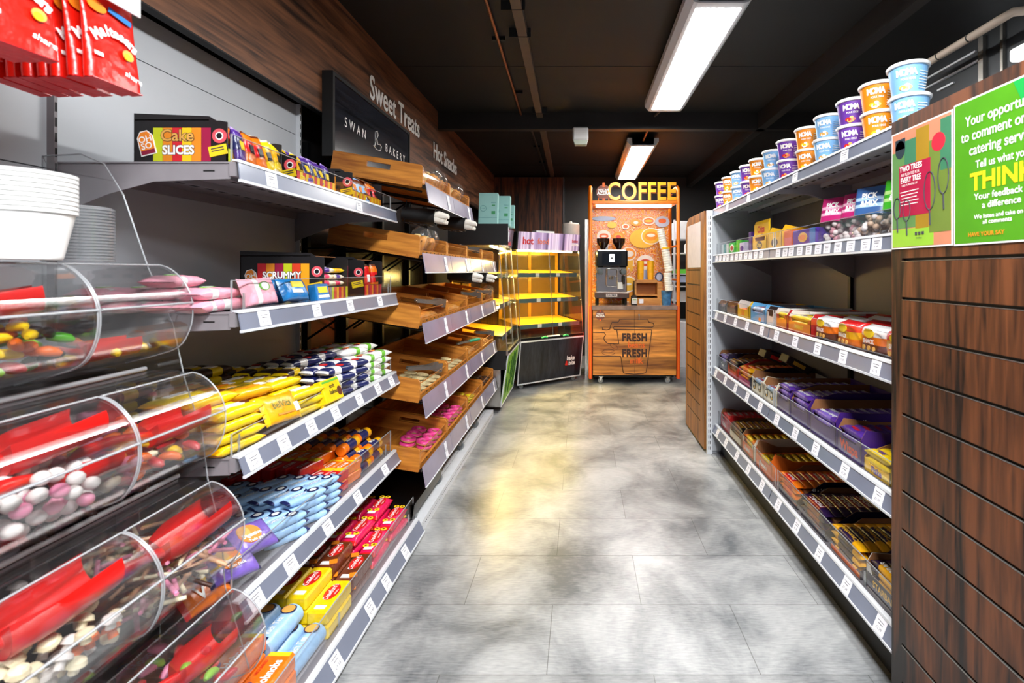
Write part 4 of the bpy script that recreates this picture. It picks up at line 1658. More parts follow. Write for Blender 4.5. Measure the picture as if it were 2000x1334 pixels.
heated(hc, 0.87, 0, '', DKW, ex1)
MH = tr(-0.66, 5.24, 0) @ rot('Z', 37)
for k, (x, y) in enumerate(((0.08, 0.12), (0.79, 0.12), (0.08, 0.48), (0.79, 0.48))):
    c = caster.make()
    c.matrix_world = Matrix.Scale(1.0, 4) @ tr(x, y, 0.054)
    for ch in list(c.children):
        ch.parent = hc
        for v in ch.data.vertices:
            v.co += Vector((x, y, 0.03))
        ch.name = 'castor_' + ('wheel' if 'wheel' in ch.name else 'fork')
    bpy.data.objects.remove(c)
hc.matrix_world = MH

# straight unit beside the crates, its front faces the aisle (+x)
GRN = mat('lime_graphic', '#86c03a', 0.35, 0, 0.35, 7)
hs = thing('heated_display_cabinet', (0, 0, 0), 'low heated cabinet with a lime green front panel beside the wooden crates', 'heated cabinet')
hs['F'] = 1


def ex2(q):
    q.prism([(0.083, 1.54), (0.087, 1.54), (0.062, 1.735), (0.058, 1.735)], 'x', 0.01, 0.79, mat('photo_header', '#6d5c66', 0.15, emit=0.15))
    F = frame((0.4, 0.064, 1.645), (1, 0, 0), (0, -0.025, 0.195))
    q.disc(F, 0.05, 0.06, mat('bright_blob', '#f3f0f2', 0.3, emit=0.3), 0.006, 14, 0.0, -0.01)
    q.disc(F, 0.03, 0.04, MATS['bright_blob'], 0.0062, 14, -0.07, 0.05)
    q.plate(F, 0.07, 0.16, mat('sky_blue_print', '#6ea6dc', 0.3), 0.004, -0.30, 0)
    q.text(F, 'bake&bite', 0.06, RED, 0.14, -0.06, 0.007, 0.03, 0.8)


heated(hs, 0.80, 0, '', GRN, ex2)
q = MB()
q.box(-0.004, 0.0, 0.0, 0.55, 1.54, 1.735, BLACK)
q.build('side_cladding', hs)
q = MB()
q.box(-0.003, 0.0, 0.02, 0.55, 0.4, 0.575, BLACK)
q.build('side_cladding', hs)
q = MB()
q.box(-0.003, 0.0, 0.07, 0.55, 0.06, 0.4, CHROME)
q.build('side_cladding', hs)
q = MB()
F = frame((0.4, 0.04, 0.3), (1, 0, 0), (0, -0.07, 0.47))
for k in range(16):
    q.plate(F, random.uniform(0.008, 0.02), random.uniform(0.05, 0.2), mat('dark_leaf_print', '#2f5a1c', 0.4), 0.014, random.uniform(-.3, .3), random.uniform(-.12, .12))
q.build('leaf_print', hs)
hs.matrix_world = tr(-0.665, 4.44, 0) @ rot('Z', 90)

# mint boxes on the straight unit
MINT = mat('mint_card', '#9fd4cf', 0.5, 0, 0.03)
MINTD = mat('teal_print', '#3d8f93', 0.5)


def mk_mint():
    t = thing('mint_box', (0, 0, 0), None, None)
    q = MB()
    q.M = rot('X', 0)
    q.rbox(-0.09, 0.09, -0.03, 0.03, 0.0, 0.30, MINT, 0.004)
    q.build('carton', t)
    q = MB()
    F = frame((0, -0.0305, 0.15), (1, 0, 0), (0, 0, 1))
    q.plate(F, 0.17, 0.002, MINTD, 0.0006, 0, -0.09)
    q.tube([tuple(F @ Vector((-0.045 + 0.028 * cos(a * pi / 9), 0.0 + 0.028 * sin(a * pi / 9), 0.001))) for a in range(19)], 0.0018, MINTD, 4)
    q.text(F, 'PURE', 0.013, MINTD, -0.045, 0, 0.001)
    q.plate(F, 0.03, 0.012, mat('leaf_green_print', '#49a06a', 0.5), 0.0006, 0.05, 0.03)
    q.text(F, 'FRESH', 0.016, MINTD, 0.05, 0.055, 0.001)
    q.plate(F, 0.035, 0.03, MATS['leaf_green_print'], 0.0006, 0.05, -0.04)
    q.build('print', t)
    return t


mint = Proto(mk_mint)
mint.put(tr(-0.87, 4.56, 1.736) @ rot('X', -7), 'mint green box with a round emblem, nearest of the boxes on the heated cabinet', 'box')
mint.put(tr(-0.78, 4.74, 1.736) @ rot('X', -7), 'pale mint green box in the middle on the heated cabinet', 'box')
mint.put(tr(-0.745, 4.92, 1.736) @ rot('X', -7) @ Matrix.Scale(0.78, 4), 'smaller mint green box at the back on the heated cabinet', 'box')
# round white drum and a slim box on the corner unit
q = MB()
q.lathe([(0, 0), (0.10, 0), (0.105, 0.01), (0.105, 0.13), (0.095, 0.145), (0.02, 0.15), (0.012, 0.17), (0.0, 0.17)], (-0.125, 5.90, 1.736), mat('cream_enamel', '#e6dcd0', 0.35), 28)
tag(q.build('round_container'), 'round cream container with a lid standing on the corner heated cabinet', 'container')
q = MB()
q.M = MH
q.box(0.30, 0.55, 0.15, 0.25, 1.736, 1.765, WHITE)
tag(q.build('slim_box'), 'slim white box lying on top of the corner heated cabinet', 'box')
# serviettes and green pegs on the counter edge of the corner unit
for k, (x, lb) in enumerate(((0.27, 'left'), (0.56, 'right'))):
    q = MB()
    q.M = MH
    q.tube([(x, -0.012, 0.56), (x + 0.03, -0.03, 0.575), (x + 0.07, -0.02, 0.56)], 0.010, mat('green_plastic', '#2fae63', 0.4), 7)
    tag(q.build('tongs_handle'), 'green tongs handle at the %s on the corner cabinet ledge' % ('middle' if k else 'left end'), 'tongs')
q = MB()
q.M = MH
q.box(0.34, 0.50, -0.04, -0.008, 0.57, 0.582, WHITE, 0.003)
tag(q.build('serviette'), 'folded white serviette on the corner cabinet ledge', 'serviette')
# tall steel column between the corner unit and the coffee station
q = MB()
q.box(0.05, 0.125, 6.1, 6.5, 0.0, 1.95, CHROME)
tag(q.build('steel_column'), 'tall brushed steel column between the heated cabinet and the coffee station', 'column')

# ------------------------------------------------------------------ coffee station
ORG = mat('orange_powder_coat', '#f07a12', 0.35)
ORGR = mat('red_orange_edge', '#d8301a', 0.4)
BRN = mat('dark_brown_print', '#3a1d10', 0.5)
BRNL = mat('brown_roundel', '#7c4534', 0.4)
OPR = mat('orange_print', '#e8651c', 0.4)
cs = thing('coffee_station', (0.615, 5.9, 0), 'wooden coffee station with orange frame, large COFFEE lettering and doodle backboard', 'coffee station')
X0, X1, YF = 0.135, 1.095, 5.60
q = MB()
q.box(X0, X1, YF + 0.02, YF + 0.60, 0.10, 0.86, RUSTIC)
q.box(X0 + 0.02, X1 - 0.02, YF + 0.05, YF + 0.58, 0.07, 0.10, BLACK)
q.build('carcass', cs)
for a, b in ((X0 + 0.002, 0.613), (0.617, X1 - 0.002)):
    q = MB()
    q.box(a, b, YF, YF + 0.018, 0.105, 0.855, RUSTIC)
    d = q.build('door', cs)
q = MB()
q.tube([(0.665, YF, 0.80), (0.665, YF - 0.02, 0.80)], 0.011, CHROME, 10)
q.box(0.662, 0.668, YF - 0.024, YF - 0.02, 0.745, 0.80, CHROME)
o = q.build('lock_and_key', cs)
o.parent = d
q = MB()
q.box(X0 - 0.01, X1 + 0.01, YF - 0.015, YF + 0.60, 0.86, 0.905, mat('mottled_stone_worktop', '#8d7468', 0.25, 0, 0.35, 12))
q.build('worktop', cs)
for x, mm in ((X0 - 0.028, ORG), (X1 + 0.028, ORG)):
    q = MB()
    q.tube([(x, YF + 0.02, 0.07), (x, YF + 0.02, 2.20), (x, YF + 0.035, 2.255), (x, YF + 0.08, 2.28), (x, YF + 0.30, 2.285), (x, YF + 0.50, 2.28), (x, YF + 0.55, 2.24), (x, YF + 0.55, 0.07)], 0.022, mm, 10)
    q.build('side_frame', cs)
    q = MB()
    q.box(x - 0.014, x + 0.014, YF + 0.0, YF + 0.57, 0.06, 0.90, ORGR)
    for z in (1.2, 1.6):
        q.tube([(x, YF + 0.02, z), (x, YF + 0.55, z)], 0.012, ORG, 8)
    q.build('side_rail', cs)
q = MB()
q.box(X0 - 0.01, X1 + 0.01, YF + 0.0, YF + 0.08, 2.075, 2.115, ORG, 0.006)
q.box(X0, X1, YF + 0.08, YF + 0.5, 2.075, 2.085, ORG)
q.build('header_shelf', cs)
q = MB()
q.box(X0 + 0.04, X1 - 0.04, YF + 0.09, YF + 0.12, 2.05, 2.072, M_STRIP)
q.build('strip_light', cs)
q = MB()
q.box(X0, X1, YF + 0.50, YF + 0.52, 0.905, 2.07, M_DOODLE)
bp_ = q.build('doodle_backboard', cs)
# generic rounded shapes of the doodle print
F = frame((0.615, YF + 0.499, 1.50), (1, 0, 0), (0, 0, 1))
D = {k: mat('doodle_' + k, v, 0.35) for k, v in dict(white='#f6efe6', blue='#9db7dc', orange='#f2981d', yellow='#f8bf33', red='#d9482c', deep='#e0661a', navy='#27456f', grey='#b9c4da').items()}
q = MB()
lay = [0.001]


def blob(cx, cy, rx, ry, c):
    lay[0] += 0.0004
    q.disc(F, rx, ry, D[c], lay[0], 22, cx, cy)


for cx, cy, s, c1, c2, c3 in ((-0.33, 0.24, 1.0, 'white', 'blue', 'deep'), (-0.02, 0.02, 1.1, 'orange', 'yellow', 'white'), (0.19, -0.09, 1.25, 'white', 'blue', 'red'), (-0.03, -0.36, 1.3, 'yellow', 'orange', 'yellow')):
    blob(cx, cy - 0.10 * s, 0.062 * s, 0.075 * s, 'white')
    blob(cx, cy - 0.10 * s, 0.052 * s, 0.066 * s, c2)
    blob(cx - 0.03 * s, cy - 0.16 * s, 0.022 * s, 0.04 * s, c2)
    blob(cx + 0.03 * s, cy - 0.16 * s, 0.022 * s, 0.04 * s, c2)
    blob(cx, cy, 0.088 * s, 0.078 * s, 'white')
    blob(cx, cy, 0.078 * s, 0.066 * s, c1)
    blob(cx, cy, 0.058 * s, 0.036 * s, c3)
    blob(cx, cy, 0.036 * s, 0.012 * s, 'white')
for cx, cy, rx, ry, c in ((0.16, 0.21, 0.17, 0.12, 'yellow'), (0.26, 0.24, 0.125, 0.105, 'white'), (0.26, 0.24, 0.112, 0.093, 'yellow'), (0.26, 0.24, 0.08, 0.055, 'orange'), (0.26, 0.25, 0.05, 0.02, 'white'),
                          (-0.15, 0.23, 0.075, 0.066, 'orange'), (-0.15, 0.23, 0.05, 0.042, 'yellow'), (-0.15, 0.23, 0.035, 0.025, 'red'), (-0.33, 0.46, 0.15, 0.03, 'blue'), (-0.23, 0.38, 0.06, 0.04, 'yellow'),
                          (-0.06, 0.36, 0.045, 0.035, 'white'), (-0.06, 0.36, 0.03, 0.02, 'deep'), (0.07, 0.41, 0.07, 0.045, 'orange'), (0.07, 0.41, 0.03, 0.02, 'white'), (0.23, 0.43, 0.08, 0.05, 'white'), (0.23, 0.43, 0.062, 0.036, 'deep'),
                          (0.23, 0.43, 0.05, 0.015, 'yellow'), (0.40, 0.42, 0.09, 0.07, 'grey'), (0.40, 0.43, 0.05, 0.03, 'deep'), (0.36, -0.27, 0.05, 0.06, 'navy'), (0.36, -0.27, 0.035, 0.045, 'grey'), (0.30, -0.47, 0.05, 0.07, 'white'),
                          (-0.38, -0.1, 0.08, 0.06, 'white'), (-0.40, -0.1, 0.05, 0.035, 'orange'), (-0.13, -0.53, 0.05, 0.03, 'red'), (-0.11, -0.48, 0.06, 0.03, 'grey')):
    blob(cx, cy, rx, ry, c)
o = q.build('doodle_shapes', cs)
o.parent = bp_
# COFFEE lettering standing on the header
q = MB()
F = frame((0.70, YF + 0.02, 2.215), (1, 0, 0), (0, 0, 1))
q.text(F, 'COFFEE', 0.285, BRN, 0.008, -0.006, -0.03, 0.035, 0.78, 1.055, th=0.02)
q.text(F, 'COFFEE', 0.285, mat('amber_letter_face', '#f79a22', 0.25, emit=0.12), 0, 0, -0.009, 0.02, 0.78, 1.055, th=0.014)
q.build('coffee_lettering', cs)


def roundel(q, F, cx, cy, r, leaf):
    q.disc(F, r, r, BRNL, 0.004, 28, cx, cy)
    q.plate(F, r * 0.32, r * 0.55, leaf, 0.006, cx, cy + r * 1.0)
    q.plate(F, r * 0.32, r * 0.35, leaf, 0.006, cx, cy - r * 1.0)
    q.text(F, 'NESCAFÉ', r * 0.40, WHT, cx, cy + r * 0.28, 0.0065, 0.02, 0.9)
    q.text(F, 'AZERA', r * 0.62, WHT, cx, cy - r * 0.16, 0.0065, 0.03, 0.95)


q = MB()
roundel(q, F, -0.44, 0.0, 0.085, OPR)
q.build('roundel_sign', cs)
q = MB()
for x in (0.2, 0.32, 1.0):
    q.tube([(x, YF + 0.03, 2.11), (x, YF + 0.03, 2.15)], 0.006, ORG, 6)
q.build('sign_post', cs)
# door graphics
q = MB()
F = frame((0.615, YF - 0.001, 0.48), (1, 0, 0), (0, 0, 1))
roundel(q, F, -0.395, 0.315, 0.055, OPR)


def line(pts, r=0.0048, m_=BRN):
    q.tube([tuple(F @ Vector((x, y, 0.0015))) for x, y in pts], r, m_, 5)


lid_l = [(-0.17, 0.27), (0.15, 0.27), (0.165, 0.235), (0.215, 0.225), (0.225, 0.195), (0.205, 0.178), (-0.235, 0.185), (-0.245, 0.17), (-0.235, 0.152), (0.195, 0.148)]
line([(-0.48, 0.12), (-0.35, 0.115), (-0.335, 0.09), (-0.355, 0.055), (-0.345, 0.02), (-0.31, -0.01), (-0.18, -0.015), (-0.205, 0.15)])
line(lid_l)
line([(-0.17, 0.27), (-0.19, 0.235), (-0.26, 0.235), (-0.275, 0.20), (-0.285, 0.155), (-0.32, 0.145), (-0.37, 0.15), (-0.37, 0.175)])
line([(0.20, 0.148), (0.135, -0.34), (0.10, -0.355), (0.0, -0.365), (-0.10, -0.355), (-0.13, -0.345), (-0.16, -0.155), (-0.48, -0.155)])
line([(-0.30 + 0.075 * cos(a * pi / 8), -0.11 + 0.036 * sin(a * pi / 8)) for a in range(17)], 0.0022)
line([(-0.36, -0.108), (-0.30, -0.116), (-0.24, -0.104)], 0.0022)
line([(-0.235 + 0.042 * cos(a * pi / 8) - 0.012 * sin(a * pi / 8), -0.045 + 0.03 * sin(a * pi / 8) - 0.012 * cos(a * pi / 8)) for a in range(17)], 0.0018)
for z, s1, s2 in ((0.055, 'FRESH', 'beans'), (-0.125, 'FRESH', 'milk')):
    q.text(F, s1, 0.125, BRN, 0.0, z, 0.003, 0.05, 0.78, 1.12)
    q.text(F, s2, 0.095, OPR, 0.02, z - 0.085, 0.0035, 0.015, 0.9)
q.build('door_graphics', cs)
for k, (x, y) in enumerate(((X0 + 0.09, YF + 0.06), (X1 - 0.09, YF + 0.06), (X0 + 0.09, YF + 0.52), (X1 - 0.09, YF + 0.52))):
    c = caster.make()
    for ch in list(c.children):
        ch.parent = cs
        for v in ch.data.vertices:
            v.co = v.co * 1.1 + Vector((x - 0.615, y - 5.9, 0.032))
        ch.name = 'castor_' + ('wheel' if 'wheel' in ch.name else 'fork')
    bpy.data.objects.remove(c)

# coffee machine
cm = thing('coffee_machine', (0.36, 5.85, 0.905), 'black and chrome espresso machine with a dark touch screen on the worktop', 'coffee machine')
BGL = mat('gloss_black_plastic', '#0b0b0d', 0.12, coat=0.5)
MIR = mat('polished_chrome', '#d8cfcb', 0.10, 0.95, 0.05, 20)
q = MB()
q.box(0.175, 0.545, 5.78, 6.02, 1.05, 1.55, MIR, 0.01)
q.box(0.175, 0.545, 5.68, 6.02, 1.345, 1.555, BGL, 0.018)
q.build('body', cm)
q = MB()
q.box(0.245, 0.475, 5.674, 5.684, 1.385, 1.52, mat('dark_screen', '#11161f', 0.08))
q.box(0.33, 0.39, 5.672, 5.675, 1.41, 1.50, mat('screen_tile', '#e8edf2', 0.3, emit=0.8))
q.ell((0.36, 5.672, 1.455), (0.012, 0.002, 0.012), BLACK)
q.build('touch_screen', cm)
q = MB()
for x in (0.225, 0.495):
    q.M = tr(x, 5.70, 1.295) @ rot('X', 90)
    q.lathe([(0, 0), (0.034, 0), (0.036, 0.02), (0.03, 0.05), (0, 0.052)], (0, 0, 0), mat('grey_knob', '#4a5254', 0.4), 20)
q.M = Matrix()
q.build('steam_knob', cm)
q = MB()
q.box(0.30, 0.42, 5.70, 5.78, 1.24, 1.33, MIR, 0.01)
q.tube([(0.345, 5.72, 1.24), (0.345, 5.72, 1.20)], 0.008, CHROME, 8)
q.tube([(0.375, 5.72, 1.24), (0.375, 5.72, 1.20)], 0.008, CHROME, 8)
q.tube([(0.30, 5.69, 1.33), (0.42, 5.69, 1.33), (0.425, 5.69, 1.30), (0.425, 5.69, 1.14), (0.41, 5.69, 1.12), (0.31, 5.69, 1.12), (0.295, 5.69, 1.14), (0.295, 5.69, 1.33)], 0.004, CHROME, 6)
q.build('brew_head', cm)
q = MB()
q.tube([(0.50, 5.72, 1.29), (0.51, 5.70, 1.22), (0.50, 5.71, 1.12)], 0.007, CHROME, 8)
q.box(0.485, 0.515, 5.69, 5.72, 1.15, 1.25, BLACK, 0.008)
q.build('steam_wand', cm)
q = MB()
q.box(0.435, 0.50, 5.755, 5.78, 1.09, 1.17, WHITE, 0.003)
q.build('tag_card', cm)
q = MB()
q.box(0.16, 0.56, 5.66, 6.02, 0.985, 1.055, mat('bronze_tray', '#6c5a52', 0.25, 0.8), 0.008)
q.plate(frame((0.355, 5.659, 1.02), (1, 0, 0), (0, 0, 1)), 0.13, 0.036, mat('silver_badge', '#d8ccc8', 0.3), 0.001)
q.text(frame((0.355, 5.658, 1.02), (1, 0, 0), (0, 0, 1)), 'FAEMA', 0.034, INK, 0, 0, 0.0015, 0.02, 1.1)
for k in range(16):
    q.box(0.18 + k * 0.023, 0.19 + k * 0.023, 5.68, 5.77, 1.055, 1.058, CHROME)
q.build('drip_tray', cm)
q = MB()
for x in (0.19, 0.52):
    for y in (5.72, 5.98):
        q.tube([(x, y, 0.905), (x, y, 0.985)], 0.018, BLACKM, 10)
q.build('foot', cm)
q = MB()
for x in (0.265, 0.455):
    q.lathe([(0.02, 0), (0.03, 0.02), (0.075, 0.09), (0.078, 0.14), (0.0, 0.145)], (x, 5.86, 1.555), mat('smoked_hopper', '#2a1710', 0.08), 20)
q.build('bean_hopper', cm)

cr = thing('card_reader', (0.62, 5.72, 0.905), 'small black and white card reader beside the coffee machine', 'card reader')
q = MB()
q.M = tr(0.62, 5.72, 0.907) @ rot('X', 20)
q.box(-0.035, 0.035, -0.04, 0.04, 0.0, 0.11, BLACK, 0.012)
q.build('body', cr)
q = MB()
q.M = tr(0.62, 5.72, 0.907) @ rot('X', 20)
q.box(-0.03, 0.03, -0.042, -0.039, 0.03, 0.10, WHITE, 0.0)
q.box(-0.02, 0.02, -0.043, -0.041, 0.075, 0.09, mat('green_screen', '#9fc07a', 0.3))
q.build('keypad', cr)

og = thing('wooden_organiser', (0.80, 5.85, 0.905), 'light wooden cup and lid organiser standing on the coffee worktop', 'organiser')
OAKL = wood('light_oak', '#a8692c', '#d99a50', 'X', 9, 0.4, 8)
q = MB()
q.box(0.64, 0.96, 5.92, 6.02, 0.905, 1.18, mat('orange_oak_inside', '#b5691c', 0.5))
q.box(0.64, 0.655, 5.76, 6.02, 0.905, 1.18, OAKL)
q.box(0.90, 0.96, 5.74, 6.02, 0.905, 1.17, OAKL)
q.box(0.655, 0.90, 5.74, 5.95, 1.165, 1.20, OAKL)
q.box(0.655, 0.90, 5.74, 5.95, 1.01, 1.025, OAKL)
q.box(0.655, 0.93, 5.70, 5.95, 0.905, 0.985, OAKL)
q.build('carcass', og)
q = MB()
q.box(0.68, 0.73, 5.694, 5.70, 0.925, 0.975, LABEL)
q.build('notice_tag', og)
for k, x in enumerate((0.715, 0.835)):
    q = MB()
    q.lathe([(0.0, 0), (0.036, 0), (0.042, 0.22), (0.044, 0.225), (0.0, 0.23)], (x, 5.85, 1.20), mat('yellow_cups', '#f5b316', 0.35), 18)
    for z in (0.04, 0.08, 0.12, 0.16):
        q.lathe([(0.040, z), (0.0425, z + 0.003), (0.040, z + 0.006)], (x, 5.85, 1.20), MATS['yellow_cups'], 18)
    tag(q.build('cup_stack'), 'stack of yellow cups on the organiser, the one %s' % ('nearer the coffee machine' if k == 0 else 'nearer the white cup tubes'), 'cups')


def cups(name, p0, p1, r, m_, label):
    t = MB()
    a, b = Vector(p0), Vector(p1)
    n = 9
    pts, rs = [], []
    for k in range(n):
        pts += [a.lerp(b, k / n), a.lerp(b, (k + .8) / n), a.lerp(b, (k + .82) / n)]
        rs += [r * .92, r, r * .9]
    t.tube(pts, rs, m_, 14)
    tag(t.build(name), label, 'cups')


CUP = mat('printed_white_cup', '#efe2d2', 0.45, 0, 0.2, 30)
cups('cup_tube', (0.965, 5.66, 1.57), (0.92, 5.66, 1.80), 0.045, CUP, 'upper tube of nested white cups leaning at the right of the coffee station')
cups('cup_tube', (1.02, 5.64, 1.30), (0.975, 5.64, 1.56), 0.05, CUP, 'middle tube of nested white cups at the right of the coffee station')
cups('cup_tube', (1.02, 5.64, 1.075), (1.0, 5.64, 1.29), 0.048, CUP, 'lowest tube of nested white cups above the blue printed cup')
q = MB()
q.lathe([(0.047, 0), (0.049, 0.0), (0.049, 0.02), (0.047, 0.02)], (0.985, 5.64, 1.56), mat('yellow_rim', '#f3c21a', 0.4), 16)
tag(q.build('cup_holder_ring'), 'yellow holder ring between the white cup tubes', 'cup holder')
q = MB()
q.lathe([(0.0, 0), (0.05, 0), (0.062, 0.17), (0.058, 0.17), (0.046, 0.006), (0.0, 0.006)], (1.0, 5.70, 0.905), mat('blue_doodle_cup', '#3f78a8', 0.4, 0, 0.5, 30), 22)
tag(q.build('printed_cup'), 'blue patterned paper cup holding stirrers on the worktop', 'cup')
q = MB()
for k in range(5):
    q.box(0.985 + .008 * k, 0.990 + .008 * k, 5.69, 5.694, 0.93, 1.10 + .01 * (k % 2), mat('orange_stirrer', '#e8932a', 0.5))
tag(q.build('stirrer'), 'orange stirrers standing in the blue patterned cup', 'stirrers')

# white shelving in the back corner to the right of the coffee station
ws = thing('storage_rack', (1.5, 6.9, 0), 'white storage shelving in the back corner between the coffee station and the walnut panel', 'shelving')
q = MB()
for x in (1.27, 1.95):
    for y in (6.62, 7.1):
        q.box(x - 0.012, x + 0.012, y - 0.012, y + 0.012, 0, 2.0, RAILW)
q.build('post', ws)
for z in (0.90, 1.10, 1.27, 1.55):
    q = MB()
    q.box(1.27, 1.95, 6.60, 7.12, z - 0.015, z, RAILW)
    q.build('shelf_board', ws)
for lb, cat, bx, hexc in (('white cardboard carton on the top level of the storage rack', 'box', (1.30, 1.62, 6.65, 7.0, 1.74, 1.99), '#e3e6ea'),
                          ('white plastic bottle on the upper level of the storage rack', 'bottle', (1.42, 1.50, 6.66, 6.74, 1.551, 1.70), '#e6e6e8'),
                          ('stack of green packets on the storage rack', 'box', (1.29, 1.6, 6.63, 6.9, 1.271, 1.33), '#5fbf3a'),
                          ('blue and white box on the storage rack under the green packets', 'box', (1.29, 1.58, 6.63, 6.9, 1.15, 1.235), '#b9c8ea'),
                          ('pale grey carton on the middle level of the storage rack', 'box', (1.30, 1.62, 6.63, 6.95, 0.901, 1.03), '#c9c6c4'),
                          ('white appliance with a dark logo on the floor of the back corner', 'appliance', (1.26, 1.62, 6.55, 7.0, 0.0, 0.62), '#e8e8e8')):
    q = MB()
    if 'bottle' in lb:
        q.lathe([(0, 0), (.04, 0), (.04, .11), (.02, .13), (.015, .16), (0, .16)], (1.46, 6.7, 1.551), WHITE, 16)
    else:
        q.box(*bx, mat('stock_' + hexc[1:], hexc, 0.5), 0.006)
        if 'appliance' in lb:
            q.disc(frame((1.5, 6.549, 0.45), (1, 0, 0), (0, 0, 1)), 0.05, 0.05, BLACK, 0.002)
            q.disc(frame((1.5, 6.549, 0.45), (1, 0, 0), (0, 0, 1)), 0.03, 0.03, WHITE, 0.003)
    tag(q.build({'box': 'stock_box', 'bottle': 'plastic_bottle', 'appliance': 'white_appliance'}[cat]), lb, cat)

# ------------------------------------------------------------------ goods on the left shelves
C = {k: foil('film_' + k, v) for k, v in dict(
    yellow='#f3c90c', gold='#e6a50e', orange='#ee7410', red='#d4171b', pink='#e8195a', rose='#f4a3b4', brown='#6b2f14', dkbrown='#2c150c', navy='#1d2456',
    purple='#4d2a86', violet='#7a5fb8', ltblue='#9cc3ea', blue='#1b6fae', teal='#2fb0c4', white='#ece9e6', green='#6fb53a', deepred='#7c0f14', black='#141013',
    cream='#efe0c4', lilac='#b79ae0', silver='#b9bcc4', dkpurple='#26123c').items()}
P_ = {k: mat('print_' + k, v, 0.4, 0, 0.03) for k, v in dict(
    red='#cf1d18', yellow='#f6d021', orange='#f0861c', navy='#1a2150', white='#fbf8f4', brown='#5a2814', black='#111013', pink='#e94a86', green='#5fae32', blue='#2a78c0',
    biscuit='#e0a650', purple='#5b2d91', maroon='#8c1638', lime='#c3d21f', gold='#e8b23a').items()}
TURN = rot('Z', 90)


def stack(pr, xs, y, z, lay, dz, a, label, cat, group, jit=3, jp=0.003, sl=1.0):
    for i, x in enumerate(xs):
        n = lay[i] if isinstance(lay, (list, tuple)) else lay
        for l in range(n):
            pr.put(tr(x + J(jp), y + J(jp), z + l * dz) @ rot('Z', a + J(jit)) @ Matrix.Diagonal((sl, 1, 1, 1)), label, cat, group)


def d_craw(mb, L, W_, H):
    F = tr(0.0, 0, H * 1.0)
    mb.disc(F, L * 0.24, W_ * 0.33, P_['red'], 0.0022, 20, 0.02, 0)
    mb.text(F, "Crawford's", 0.026, P_['white'], 0.02, 0.004, 0.0026, 0.012, 0.9)
    mb.text(F, 'creams', 0.012, P_['white'], 0.02, -0.014, 0.0026)
    mb.plate(F, 0.022, W_ * 0.5, P_['white'], 0.0015, -0.075, 0)


def d_craw_ring(mb, L, W_, H):
    d_craw(mb, L, W_, H)
    F = tr(0, 0, H)
    for x, y in ((-0.055, 0.016), (-0.05, -0.014), (0.085, 0.012), (0.082, -0.016)):
        mb.disc(F, 0.012, 0.012, P_['yellow'], 0.0024, 14, x, y)
        mb.disc(F, 0.005, 0.005, P_['brown'], 0.0028, 10, x, y)


def d_bar(mb, L, W_, H):
    d_craw(mb, L, W_, H)
    F = tr(0, 0, H)
    for x in (-0.07, 0.085):
        mb.plate(F @ rot('Z', 20), 0.03, 0.028, P_['orange'], 0.002, x, 0)


jam = flowpack('jam_biscuit_pack', 0.21, 0.068, 0.045, C['pink'], C['red'], deco=d_craw_ring)
bou = carton('biscuit_pack', 0.19, 0.068, 0.046, C['brown'], deco=d_bar, c=0.006)
cus = carton('custard_biscuit_pack', 0.21, 0.070, 0.046, C['yellow'], deco=d_craw, c=0.006)


def mk_rich():
    q = MB()
    q.M = tr(0, 0, 0.033) @ rot('Y', 90)
    q.lathe([(0, -.105), (.028, -.105), (.033, -.098), (.033, .098), (.028, .105), (0, .105)], (0, 0, 0), C['ltblue'], 18)
    q.M = Matrix()
    F = tr(0, 0, 0.0655)
    q.disc(F, 0.027, 0.024, P_['navy'], 0.0012, 18, 0.065, 0)
    q.disc(F, 0.023, 0.020, P_['biscuit'], 0.0018, 18, 0.065, 0)
    q.text(F, 'Rich Tea', 0.026, P_['white'], -0.03, 0.0, 0.0012, 0.01)
    q.plate(F, 0.012, 0.03, P_['navy'], 0.0014, -0.096, 0)
    return q.build('tea_biscuit_roll')


rich = Proto(mk_rich)


def d_hob(mb, L, W_, H):
    F = tr(0, 0, H)
    mb.text(F, 'Hobnobs', 0.036, P_['white'], -0.01, -0.012, 0.0012, 0.03, 1.0)
    mb.text(F, 'NICE BAKED', 0.013, P_['red'], 0.02, 0.022, 0.0012, 0.02)
    mb.disc(F, 0.022, 0.012, P_['purple'], 0.0012, 16, -0.07, 0.018)
    mb.plate(F, 0.02, W_ * 0.8, P_['yellow'], 0.0008, 0.088, 0)


hob = carton('oat_biscuit_pack', 0.21, 0.078, 0.05, C['orange'], deco=d_hob, c=0.006)
XS = [-0.868 - 0.072 * k for k in range(7)]
Z5 = 0.0855
stack(jam, XS, 2.245, Z5, [2, 3, 3, 3, 3, 2, 2], 0.046, 90, 'pink jam biscuit pack at the far end of the bottom left shelf', 'biscuits', 'pink jam biscuit packs, far row', 5, sl=0.92)
stack(jam, XS, 2.045, Z5, [2, 3, 3, 3, 3, 2, 2], 0.046, 90, 'pink jam biscuit pack beside the brown packs on the bottom left shelf', 'biscuits', 'pink jam biscuit packs, nearer row', 5, sl=0.92)
stack(bou, XS[:6], 1.855, Z5, [2, 3, 3, 3, 2, 2], 0.047, 90, 'brown and orange biscuit pack on the bottom left shelf', 'biscuits', 'brown biscuit packs on the bottom shelf', 1, sl=0.86)
stack(cus, XS[:6], 1.685, Z5, [2, 3, 3, 3, 3, 3], 0.047, 90, 'yellow custard biscuit pack on the bottom left shelf', 'biscuits', 'yellow biscuit packs on the bottom shelf', 1, sl=0.80)
stack(rich, XS[:6], 1.512, Z5, [1, 2, 2, 2, 2, 2], 0.064, 90, 'light blue round tea biscuit roll on the bottom left shelf', 'biscuits', 'light blue biscuit rolls', 2, sl=0.78)
